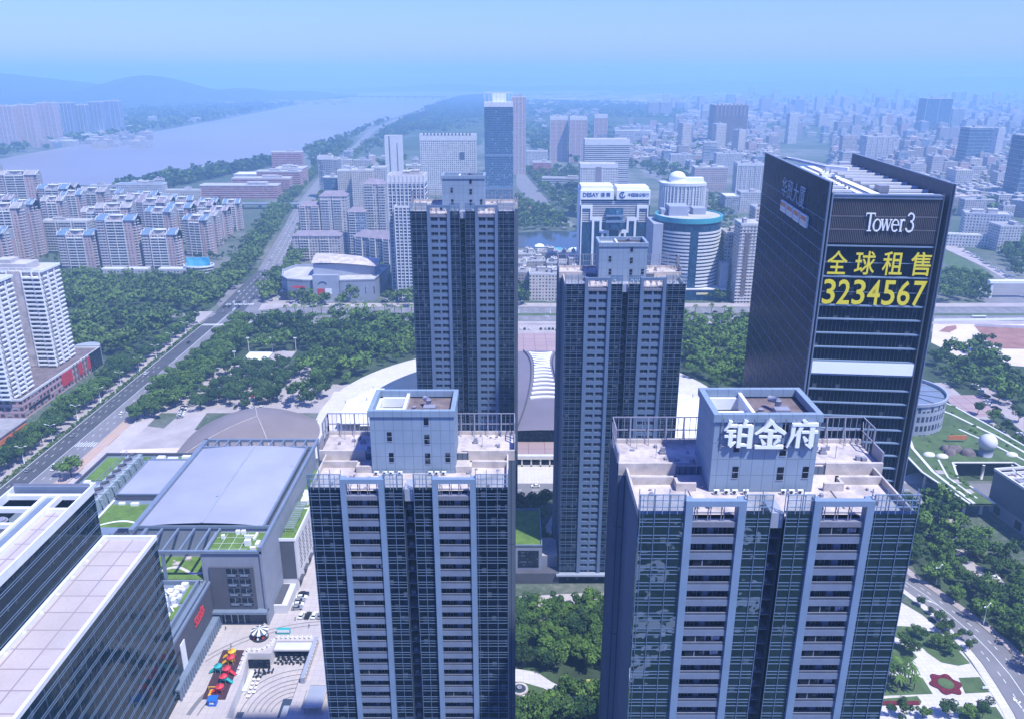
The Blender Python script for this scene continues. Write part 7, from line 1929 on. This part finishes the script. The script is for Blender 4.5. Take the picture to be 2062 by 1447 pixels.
# fan-roofed amphitheatre
fr_ = thing("amphitheatre", "low brown fan-shaped membrane roof beside the white-roofed mall", "amphitheatre", (-147, 424, 0))
mb = MB(); mb.smooth = True
rim = [(-35, -32), (-38, -6), (-36, 16), (-27, 34), (-13, 44), (4, 42), (20, 34), (31, 22), (36, 2), (33, -22), (22, -36), (-2, -42), (-22, -38)]
ap = (0, 8); n = 12
def smooth_loop(p, k=5):
    o = []
    for i in range(len(p)):
        a, b, c, d = p[i - 1], p[i], p[(i + 1) % len(p)], p[(i + 2) % len(p)]
        for j in range(k):
            t = j / k; o.append(tuple(.5 * (2 * b[q] + (c[q] - a[q]) * t + (2 * a[q] - 5 * b[q] + 4 * c[q] - d[q]) * t * t + (3 * b[q] - a[q] - 3 * c[q] + d[q]) * t ** 3) for q in (0, 1)))
    return o
corners = (rim[0], rim[10], rim[4]); rim = smooth_loop(rim)
for i in range(len(rim)):
    a, b = rim[i], rim[(i + 1) % len(rim)]
    for k in range(n):
        f, g = k / n, (k + 1) / n; h = lambda f: 4 + 10.0 * (1 - f * f)
        q = [(ap[0] + (a[0] - ap[0]) * f, ap[1] + (a[1] - ap[1]) * f, h(f)), (ap[0] + (a[0] - ap[0]) * g, ap[1] + (a[1] - ap[1]) * g, h(g)), (ap[0] + (b[0] - ap[0]) * g, ap[1] + (b[1] - ap[1]) * g, h(g)), (ap[0] + (b[0] - ap[0]) * f, ap[1] + (b[1] - ap[1]) * f, h(f))]
        mb.face(q if k else [q[0], q[1], q[2]])
mb.build("roof", M['fan_roof'], fr_)
mb = MB()
for a in corners:
    for k in range(n):
        f, g = k / n, (k + 1) / n; h = lambda f: 4.2 + 10.0 * (1 - f * f)
        mb.bar((ap[0] + (a[0] - ap[0]) * f, ap[1] + (a[1] - ap[1]) * f, h(f)), (ap[0] + (a[0] - ap[0]) * g, ap[1] + (a[1] - ap[1]) * g, h(g)), .35, .2)
mb.build("roof_seam", M['parapet'], fr_)
mb = MB(); mb.prism([(x * .9, y * .9) for x, y in rim], 0, 5.0, top=False); mb.build("wall", M['mall_dark'], fr_)
# white sports court with flood-light masts
ct = thing("sports_court", "small white-surfaced sports court beside a grey one among the park trees", "sports court", (-182, 573, 0))
mb = MB(); mb.box(-18, 0, -14, 14, .1, .5); mb.build("white_surface", M['white'], ct)
mb = MB(); mb.box(.6, 17, -15, 16, .1, .4); mb.build("grey_surface", M['concrete'], ct)
fp = None
for x, y in ((-201, 557), (-201, 589), (-183, 589), (-165, 589), (-165, 557)):
    if fp is None:
        fp = thing("flood_mast", "slim flood-light mast at the edge of the white sports court", "light mast", (x, y, 0), 0, "flood-light masts round the sports court")
        mb = MB(); mb.tube((0, 0, 0), (0, 0, 11), .2, .12, 6); mb.build("pole", M['white'], fp); mb = MB(); mb.box(-1.2, 1.2, -.2, .2, 10.6, 11.4); mb.build("lamp_head", M['white'], fp)
    else: again(fp, None, (x, y, 0))

# ---------------------------------------------------------------- raised roof garden and the blue-grey building at right
RG = [(214, 346), (224, 352), (243, 382), (256, 388), (272, 384), (262, 352), (272, 346), (286, 372), (276, 424), (262, 470), (252, 474), (240, 462), (222, 440), (214, 420), (208, 396), (208, 366)]
gd = thing("roof_garden", "raised curving roof garden with white edges and a square opening", "roof garden", (0, 0, 0))
outer = [(216, 340), (209, 372), (210, 404), (217, 432), (230, 456), (248, 474), (262, 476), (270, 458), (277, 420), (283, 380), (288, 340)]
hole = [(228, 340), (224, 366), (230, 383), (262, 383), (268, 340)]
mb = MB()
def path_ring(pts, z, w):
    for i in range(len(pts) - 1): mb.bar((*pts[i], z), (*pts[i + 1], z), w, .5)
deckm = MB()
A = outer[:6]; 
quads = [[(216, 340), (228, 340), (224, 366), (209, 372)], [(209, 372), (224, 366), (230, 383), (210, 404)], [(210, 404), (230, 383), (262, 383), (277, 420)], [(277, 420), (262, 383), (268, 340), (288, 340), (283, 380)], [(210, 404), (277, 420), (270, 458), (262, 476), (248, 474), (230, 456), (217, 432)]]
for q in quads:
    a = sum(q[i][0] * q[(i + 1) % len(q)][1] - q[(i + 1) % len(q)][0] * q[i][1] for i in range(len(q)))
    q = q if a > 0 else q[::-1]
    deckm.face([(x, y, 9.0) for x, y in q]); deckm.face([(x, y, 8.0) for x, y in q[::-1]])
deckm.build("lawn", M['grass'], gd)
path_ring(outer, 9.0, 1.1); path_ring(hole, 9.0, 1.0)
path_ring([(218, 340), (214.5, 372), (217, 400), (226, 428), (242, 450), (256, 456)], 9.05, 1.6); path_ring([(281, 340), (277, 380), (271, 416), (262, 446), (254, 462)], 9.05, 1.6); path_ring([(274, 340), (271, 378), (264, 402), (255, 425)], 9.05, 1.3); path_ring([(222, 345), (219, 366), (224, 386)], 9.05, 1.0)
mb.build("white_path", M['trim'], gd)
mb = MB()
for x, y in ((217, 345), (211, 372), (212, 400), (226, 346), (223, 366), (231, 382), (246, 382), (261, 382), (266, 362), (286, 350), (281, 382)): mb.tube((x, y, 0), (x, y, 8), .7, n=8)
mb.build("column", M['trim'], gd)
mb = MB(); rg = random.Random(4)
for i in range(26):
    q = (rg.uniform(212, 276), rg.uniform(396, 462))
    if inside(q, outer): mb.dome(q[0], q[1], 9, rg.uniform(.8, 2.0), rg.uniform(.8, 2.0), rg.uniform(.5, 1.6), 8, 3)
for i in range(16): mb.dome(217 + rg.random() * 8, 344 + rg.random() * 36, 9, 1.2, 1.4, .9, 8, 3)
mb.build("shrub", M['leaf'], gd)
mb = MB()
for x, y in ((222, 352), (221, 362), (218, 372)): mb.box(x - 2, x + 2, y - 2, y + 2, 9.02, 9.2)
mb.build("paved_bay", M['concrete'], gd)
sk_ = thing("sphere_kiosk", "white sphere on a short drum standing in the roof garden", "kiosk", (252, 392, 9.0))
mb = MB(); mb.tube((0, 0, 0), (0, 0, 5.2), 3.3, 3.6, 20); mb.build("drum", M['tower_panel'], sk_)
mb = MB(); mb.dome(0, 0, 7.4, 4.6, 4.6, 4.6, 24, 12, full=True); mb.build("sphere", M['trim'], sk_)
rk = thing("rock_mound", "pinkish rock mound next to the white sphere", "rock", (239, 395, 9.0))
mb = MB()
for i in range(7): mb.dome(rg.uniform(-6, 5), rg.uniform(-3, 4), 0, rg.uniform(2, 4), rg.uniform(2, 3), rg.uniform(1.5, 4), 7, 3)
mb.build("rock", M['deck_old'], rk)
os_ = thing("garden_sign", "small orange sign board behind the white sphere", "sign", (245, 408, 9.0)); mb = MB(); mb.box(-5, 5, 0, .4, 1.5, 4.0); mb.build("board", M['orange'], os_); mb = MB(); mb.bar((-4, .2, 0), (-4, .2, 1.5), .3); mb.bar((4, .2, 0), (4, .2, 1.5), .3); mb.build("post", M['steel'], os_)
for i, (x, y) in enumerate(((222, 392), (228, 390), (266, 392))):
    mb = MB(); mb.dome(0, 0, 0, 3.2, 2.4, 1.6, 14, 4); tag(mb.build("domed_skylight", M['trim'], None, (x, y, 9.02)), ("white domed skylight nearest the garden's left path", "white domed skylight beside another left of the sphere", "white domed skylight alone right of the sphere")[i], "skylight")
gt2 = thing("garden_terrace", "lower planted terrace with a blue wall under the raised garden's opening", "terrace", (247, 350, 0))
mb = MB(); mb.box(-9, 9, -6, 9, 0, 4.5); mb.build("wall", plain("indigo_wall", (0.07, 0.07, 0.20), .7, .2, .3), gt2); mb = MB(); mb.box(-8.6, 8.6, -5.6, 8.6, 4.5, 4.8, skip='u'); mb.build("planting", M['scrub'], gt2)
M['mesh_wall'] = seamed("blue_grey_mesh_wall", (0.13, 0.15, 0.20), .8, .8, .16, .6)
gb2 = thing("concert_hall", "blue-grey mesh-clad building with an open beamed roof at the right edge", "building", (231, 350, 0), R(8))
mb = MB(); mb.box(0, 60, -75, 0, 7, 22, skip='t'); mb.build("wall", M['mesh_wall'], gb2)
mb = MB(); mb.box(.6, 60, -75, -.4, 0, 7, skip='t'); mb.m = 1
for i in range(5): mb.box(.45, .6, -8 - i * 14, -4 - i * 14, 1, 5)
mb.build("base_wall", [M['tower_panel'], M['dark_window']], gb2)
mb = MB(); mb.box(.8, 59, -74, -.8, 19.6, 19.9, skip='u'); mb.build("roof", M['deck'], gb2)
mb = MB(); mb.ring(rect(-.3, 60, -75, .3), .9, 21.4, 22.5)
for i in range(12): mb.box(.6, 40, -4 - i * 5.5, -3.4 - i * 5.5, 21.2, 22.0)
for x in (8, 18): mb.box(x, x + .7, -74, -1, 21.2, 22.0)
mb.build("roof_beam", M['trim'], gb2)
mb = MB(); mb.box(4, 9, -14, -8, 19.9, 21); mb.box(12, 30, -40, -20, 19.9, 22.6); mb.build("roof_unit", M['steel'], gb2)
# round flower bed
fb = thing("flower_bed", "red six-petalled flower bed with a green centre on the white plaza", "flower bed", (150.7, 229.5, .1))
M['red_flowers'] = plain("red_flowers", (0.13, 0.010, 0.022), .95, .5, .9)
mb = MB(); mb.prism([(4.9 * (1 + .13 * cos(6 * a)) * cos(a), 5.0 * (1 + .13 * cos(6 * a)) * sin(a)) for a in [2 * pi * i / 48 for i in range(48)]], 0, .35); mb.build("petal_planting", M['red_flowers'], fb)
mb = MB(); mb.prism(circ(0, 0, 2.6, 20), .3, .5); mb.build("centre_lawn", M['grass'], fb)
for i, pts in enumerate(([(530, 1150), (600, 1150), (615, 1168), (530, 1168)], [(475, 1345), (730, 1345), (730, 1366), (475, 1368)])):
    q = [z3(*p) for p in pts]; c_ = q[0]
    mb = MB(); mb.prism([(x - c_[0], y - c_[1]) for x, y in q], 0, .35); tag(mb.build("flower_border", M['red_flowers'], None, (*c_, .12)), ("short red flower border behind the palms", "long red flower border along the lawn's front edge")[i], "flower bed")
nb = thing("notice_board", "low white notice board at the corner of the square lawn", "sign", (*z3(1120, 1275), .1)); mb = MB(); mb.box(-1.2, 1.2, 0, .2, .4, 1.2); mb.build("board", M['white'], nb); mb = MB(); mb.bar((-1, .1, 0), (-1, .1, .5), .15); mb.bar((1, .1, 0), (1, .1, .5), .15); mb.build("post", M['steel'], nb)
# garden between the near towers
fo = thing("garden_fountain", "round dark fountain basin with a pale rim on the garden path", "fountain", (*P(1046, 1388), .1))
mb = MB(); mb.ring(circ(0, 0, 3.0, 28), .8, 0, .55); mb.build("rim", M['parapet'], fo); mb = MB(); mb.prism(circ(0, 0, 2.3, 24), .1, .35); mb.build("water", M['pond'], fo); mb = MB(); mb.tube((0, 0, .3), (0, 0, 1.3), .5, .2, 10); mb.tube((0, 0, 1.0), (0, 0, 1.15), .9, .9, 12); mb.build("jet_stem", M['steel'], fo)
pv_ = thing("retail_pavilion", "glass-fronted pavilion with a grass roof between the towers", "pavilion", (8.5, 292, 0))
mb = MB(); mb.box(-8, 4, 0, 30, 0, 16, skip='t'); mb.build("wall", M['mall_panel'], pv_); mb = MB(); mb.box(-7.6, 3.6, .4, 29.6, 15.6, 15.9, skip='u'); mb.build("roof_lawn", M['roof_grass'], pv_); mb = MB(); mb.ring(rect(-8, 4, 0, 30), .4, 15.5, 16.7); mb.build("parapet", M['band'], pv_)
mb = MB(); mb.box(-6, 2.6, -.15, 0, 6, 14, skip='b'); mb.build("display_window", M['dark_window'], pv_)
mb = MB(); mb.box(4, 10.5, 2, 16, 0, 10, skip='t'); mb.build("side_block", M['mall_panel'], pv_); mb = MB(); mb.box(4, 10.5, 2, 16, 10, 10.3, skip='u'); mb.build("side_roof", M['roof_pale'], pv_); mb = MB(); mb.box(-8, 11, -3, 2, 0, 5.0); mb.build("arcade", M['mall_dark'], pv_)
qp = thing("planter_box", "small square lawn in a white planter on the lobby plaza", "planter", (*P(1067, 1213), .1)); mb = MB(); mb.ring(rect(-1.7, 1.7, -1.7, 1.7), .35, 0, .8); mb.build("box", M['white'], qp); mb = MB(); mb.box(-1.3, 1.3, -1.3, 1.3, .3, .6); mb.build("lawn", M['roof_grass'], qp)
pg = thing("garden_pergola", "yellow-edged low garden wall with a reddish deck by the path", "garden wall", (*P(1200, 1380), .1)); mb = MB(); mb.box(-3.2, 3.0, 1.2, 1.6, 0, 1.3); mb.box(-.8, 3, -2.0, -1.6, 0, 1.3); mb.build("wall", plain("yellowish_wall", (0.55, 0.55, 0.16), .8, .2, .5), pg); mb = MB(); mb.box(-.8, 3, -1.6, 1.2, 0, .3); mb.build("deck", M['redsoil'], pg)

# ---------------------------------------------------------------- street lamps
def lamp_proto():
    t = thing("street_lamp", "twin-arm white street lamp on the avenue's hedge strip", "street lamp", (0, 0, 0), 0, "twin-arm lamps along the avenue")
    mb = MB(); mb.tube((0, 0, 0), (0, 0, 10.5), .17, .1, 7); mb.build("pole", M['white'], t)
    mb = MB(); mb.bar((-2.2, 0, 11.3), (0, 0, 10.4), .14); mb.bar((2.2, 0, 11.3), (0, 0, 10.4), .14); mb.build("arm", M['white'], t)
    for s in (-1, 1):
        mb = MB(); mb.box(s * 2.0, s * 3.1, -.2, .2, 11.2, 11.45); mb.build("lamp_head", M['white'], t)
    return t
lp = lamp_proto()
for i in range(10):
    y = 398 + i * 29
    if i == 0: lp.location = (-264.6, y, 0)
    else: again(lp, None, (-264.6, y, 0))
for i in range(9): again(lp, None, (-190 + i * 28, 694, 0), 0, "twin-arm white street lamp along the cross avenue", "twin-arm lamps along the cross avenue")
for i, (x, y) in enumerate(((181.5, 262), (185.8, 240), (176, 288))): again(lp, None, (x, y, 0), 0.6, "white street lamp among trees on the curved road's outer pavement", "lamps on the curved road's outer pavement", (.8, .8, .8))
# hedge in the avenue's median
mb = MB(); g = random.Random(3)
hd = mass("hedge", [(-264.5 + random.uniform(-.7, .7), y) for y in np.arange(360, 660, 1.6)], M['leaf'], 40, .4, 1.0, 1.0, .8, 1.2, .1)

# ---------------------------------------------------------------- vehicles
VC = [("white", plain("white_car_paint", (0.72, 0.72, 0.73), .3, .04, .5, spec=.6)), ("black", plain("black_car_paint", (0.015, 0.016, 0.02), .25, .1, .5, spec=.6)), ("silver", plain("silver_car_paint", (0.38, 0.39, 0.41), .3, .06, .5, .5)), ("red", plain("red_car_paint", (0.32, 0.03, 0.03), .3, .06, .5)), ("blue", plain("blue_car_paint", (0.02, 0.08, 0.30), .3, .06, .5))]
M['tyre'] = plain("tyre_rubber", (0.02, 0.02, 0.02), .9, .1, 2)
CARP = {}
def car_parts(ci):
    t = thing("parked_car", "car", "car"); pa = VC[ci][1]
    prof = [(-2.2, .35), (-2.25, .75), (-2.05, .95), (-1.2, 1.0), (1.0, .98), (2.0, .82), (2.25, .6), (2.2, .3)]
    mb = MB(); W = .88
    for i in range(len(prof) - 1):
        (a, za), (b, zb) = prof[i], prof[i + 1]; mb.quad((a, -W, za), (a, W, za), (b, W, zb), (b, -W, zb))
    for s in (-1, 1): mb.face([(a, s * W, z) for a, z in (prof if s < 0 else prof[::-1])])
    mb.face([(-2.2, -W, .35), (2.2, -W, .3), (2.2, W, .3), (-2.2, W, .35)])
    mb.build("body", pa, t)
    cab = [(-1.75, .95), (-1.25, 1.42), (.25, 1.45), (1.1, .95)]
    mb = MB()
    for i in (0, 2):
        (a, za), (b, zb) = cab[i], cab[i + 1]; mb.quad((a, -.78, za), (a, .78, za), (b, .66, zb), (b, -.66, zb))
    for s in (-1, 1): mb.face([(a, s * (.78 if z < 1 else .66), z) for a, z in (cab if s < 0 else cab[::-1])])
    mb.build("window_glass", M['dark_window'], t)
    mb = MB(); mb.box(-1.3, .3, -.66, .66, 1.42, 1.48); mb.build("roof", pa, t)
    for x in (-1.35, 1.35):
        for s in (-1, 1):
            mb = MB(); mb.tube((x, s * .72, .33), (x, s * .92, .33), .33, n=12); mb.build("wheel", M['tyre'], t)
    for s in (-1, 1):
        mb = MB(); mb.box(2.12, 2.24, s * .45, s * .8, .58, .74); mb.build("headlight", M['white'], t)
    return t
def car(x, y, rz, ci, label, group, z=.12):
    lab = VC[ci][0] + " " + label
    if ci not in CARP:
        t = car_parts(ci); t.location = (x, y, z); t.rotation_euler = (0, 0, rz); t['label'] = lab; t['group'] = VC[ci][0] + " " + group; CARP[ci] = t
    else: again(CARP[ci], None, (x, y, z), rz, lab, VC[ci][0] + " " + group)
random.seed(5)
for i, (x, y, ci) in enumerate(((-84.8, 281.2, 1), (-85.1, 278.9, 0), (-85.3, 276.5, 2), (-85.3, 274.2, 0), (-85.2, 271.9, 2))): car(x, y, .1, ci, "car in the tight row beside the mall's side door", "cars by the mall's side door", .09)
for x, ci in ((-82.2, 0), (-79.8, 1), (-77.2, 0), (-74.9, 2)): car(x, 267.2, 1.45, ci, "sedan parked on the plaza next to the near tower", "sedans on the plaza by the near tower", .09)
for i, (x, y, ci) in enumerate(((-258.6, 391, 2), (-247.5, 397, 0), (-245.8, 392.5, 0), (-241, 520, 0), (-243.5, 468, 0), (-257, 436, 2), (-255, 610, 1), (-245, 640, 0), (-259, 540, 0))): car(x, y, pi / 2, ci, "car driving on the avenue's near stretch", "cars on the avenue's near stretch")
for i in range(26):
    y = random.uniform(690, 1280); s = random.choice((-9, -5, -1.5, 2.5, 6, 9)); car(ax_x(y) + s, y, pi / 2 + .1, random.choice((0, 0, 1, 2, 2)), "car on the avenue beyond the crossing", "cars on the avenue beyond the crossing")
for i in range(14): car(ax_x(668) - 10 + (i % 5) * 4.4, 655 - (i // 5) * 8 + 75, pi / 2, random.choice((0, 1, 2)), "car queueing at the avenue's crossing", "cars queueing at the avenue's crossing")
for i in range(30):
    row = random.choice((0, 1, 2, 3)); x = -200 + random.randrange(19) * 2.7; y = (478, 496, 514, 533)[row] + random.uniform(-.4, .4); car(x, y, pi / 2 + random.choice((0, pi)), random.choice((0, 0, 0, 1, 2, 3)), "car parked under the car-park trees", "cars under the car-park trees")
for i in range(14): car(-205 - (i % 7) * .6, 462 + i * 2.7, .5, random.choice((0, 0, 1, 2)), "car parked along the car park's edge lane", "cars along the car park's edge lane")
for i in range(12): car(random.uniform(-190, 200), random.choice((674, 682, 697, 702, 707)), 0, random.choice((0, 0, 1, 2)), "car on the cross avenue", "cars on the cross avenue")
for i, (x, ci) in enumerate(((4, 0), (7.5, 0), (10.5, 1), (14.5, 0), (24, 1), (28, 2), (31, 1), (34, 1), (37, 1), (40.5, 0))): car(x, 646 - (3 if i > 7 else 0), pi / 2, ci, "car parked in line on the rose-stone forecourt", "cars on the rose-stone forecourt", .14)
for i in range(9): car(45 + (i % 2) * 1.0, 560 + i * 8, pi / 2 + .3, random.choice((0, 1, 2)), "car along the forecourt's tower side", "cars along the forecourt's tower side")
car(12.0, 373, pi, 0, "taxi on the road behind the hall porch", "taxi on the road behind the porch")
for i in range(34): car(*P(random.uniform(548, 600), random.uniform(566, 618)), random.uniform(0, 3), random.choice((0, 0, 0, 2, 1)), "car crammed in the lot left of the rounded shopping centre", "cars in the lot by the rounded shopping centre")
for i in range(10): car(*P(random.uniform(735, 785), random.uniform(590, 612)), random.uniform(0, 3), random.choice((0, 0, 2)), "car right of the rounded shopping centre", "cars right of the rounded shopping centre")
for p, ci in (((880, 300), 1), ((840, 300), 1), ((900, 355), 3), ((935, 385), 4), ((965, 375), 2), ((975, 405), 0), ((980, 420), 0), ((1000, 430), 2), ((1035, 475), 0), ((1040, 495), 3), ((1060, 520), 1), ((1140, 590), 1), ((1170, 625), 0), ((790, 380), 0)): car(*z3(*p), -.35, ci, "car in the small lot under trees by the curved road", "cars in the small lot by the curved road")
for i in range(26): f = i / 25; car(*P(1905 + 150 * f + random.uniform(-6, 6), 715 + 165 * f + random.uniform(-3, 3)), 2.3, random.choice((0, 0, 1, 2)), "car parked along the tree-lined lane beyond the roof garden", "cars along the lane beyond the roof garden")
for i in range(30): f = i / 29; car(*P(1915 + 120 * f, 488 + 72 * f + random.uniform(-2, 5)), 2.4, random.choice((0, 0, 2)), "car parked beside the courthouse lawn", "cars beside the courthouse lawn")
bus = thing("city_bus", "white city bus on the cross avenue near the sandy lot", "bus", (*P(1970, 643), .12))
mb = MB(); mb.box(-6, 6, -1.25, 1.25, .35, 3.1); mb.build("body", VC[0][1], bus); mb = MB(); mb.box(-5.7, 5.7, -1.3, -1.25, 1.5, 2.5, skip='b'); mb.box(-5.7, 5.7, 1.25, 1.3, 1.5, 2.5, skip='f'); mb.build("window_strip", M['dark_window'], bus)
for x in (-3.8, 3.8):
    for s in (-1, 1):
        mb = MB(); mb.tube((x, s * 1.0, .5), (x, s * 1.28, .5), .5, n=12); mb.build("wheel", M['tyre'], bus)
mb = MB(); mb.box(0, 6, 0, .15, .4, 2.6); 
def hoarding(a, b, label, col):
    (x0, y0), (x1, y1) = P(*a), P(*b); L_ = hypot(x1 - x0, y1 - y0); t = thing("site_fence", label, "fence", (x0, y0, 0), math.atan2(y1 - y0, x1 - x0))
    mb = MB(); mb.box(0, L_, 0, .15, .3, 2.6); mb.build("panel", M[col], t)
    mb = MB(); i = 0
    while i < L_: mb.bar((i, .2, 0), (i, .2, 2.8), .14); i += 4
    mb.build("post", M['steel'], t)
hoarding((1880, 648), (2062, 646), "white hoarding between the cross avenue and the sandy lots", 'white'); hoarding((1962, 658), (2062, 662), "pale fence along the red field's far edge", 'mall_white')
hoarding((2040, 1210), (2062, 1240), "pale wall segment behind the trees by the blue-grey building", 'tower_panel')
M['green_net'] = plain("scaffold_net", (0.05, 0.16, 0.09), .9, .3, .5)
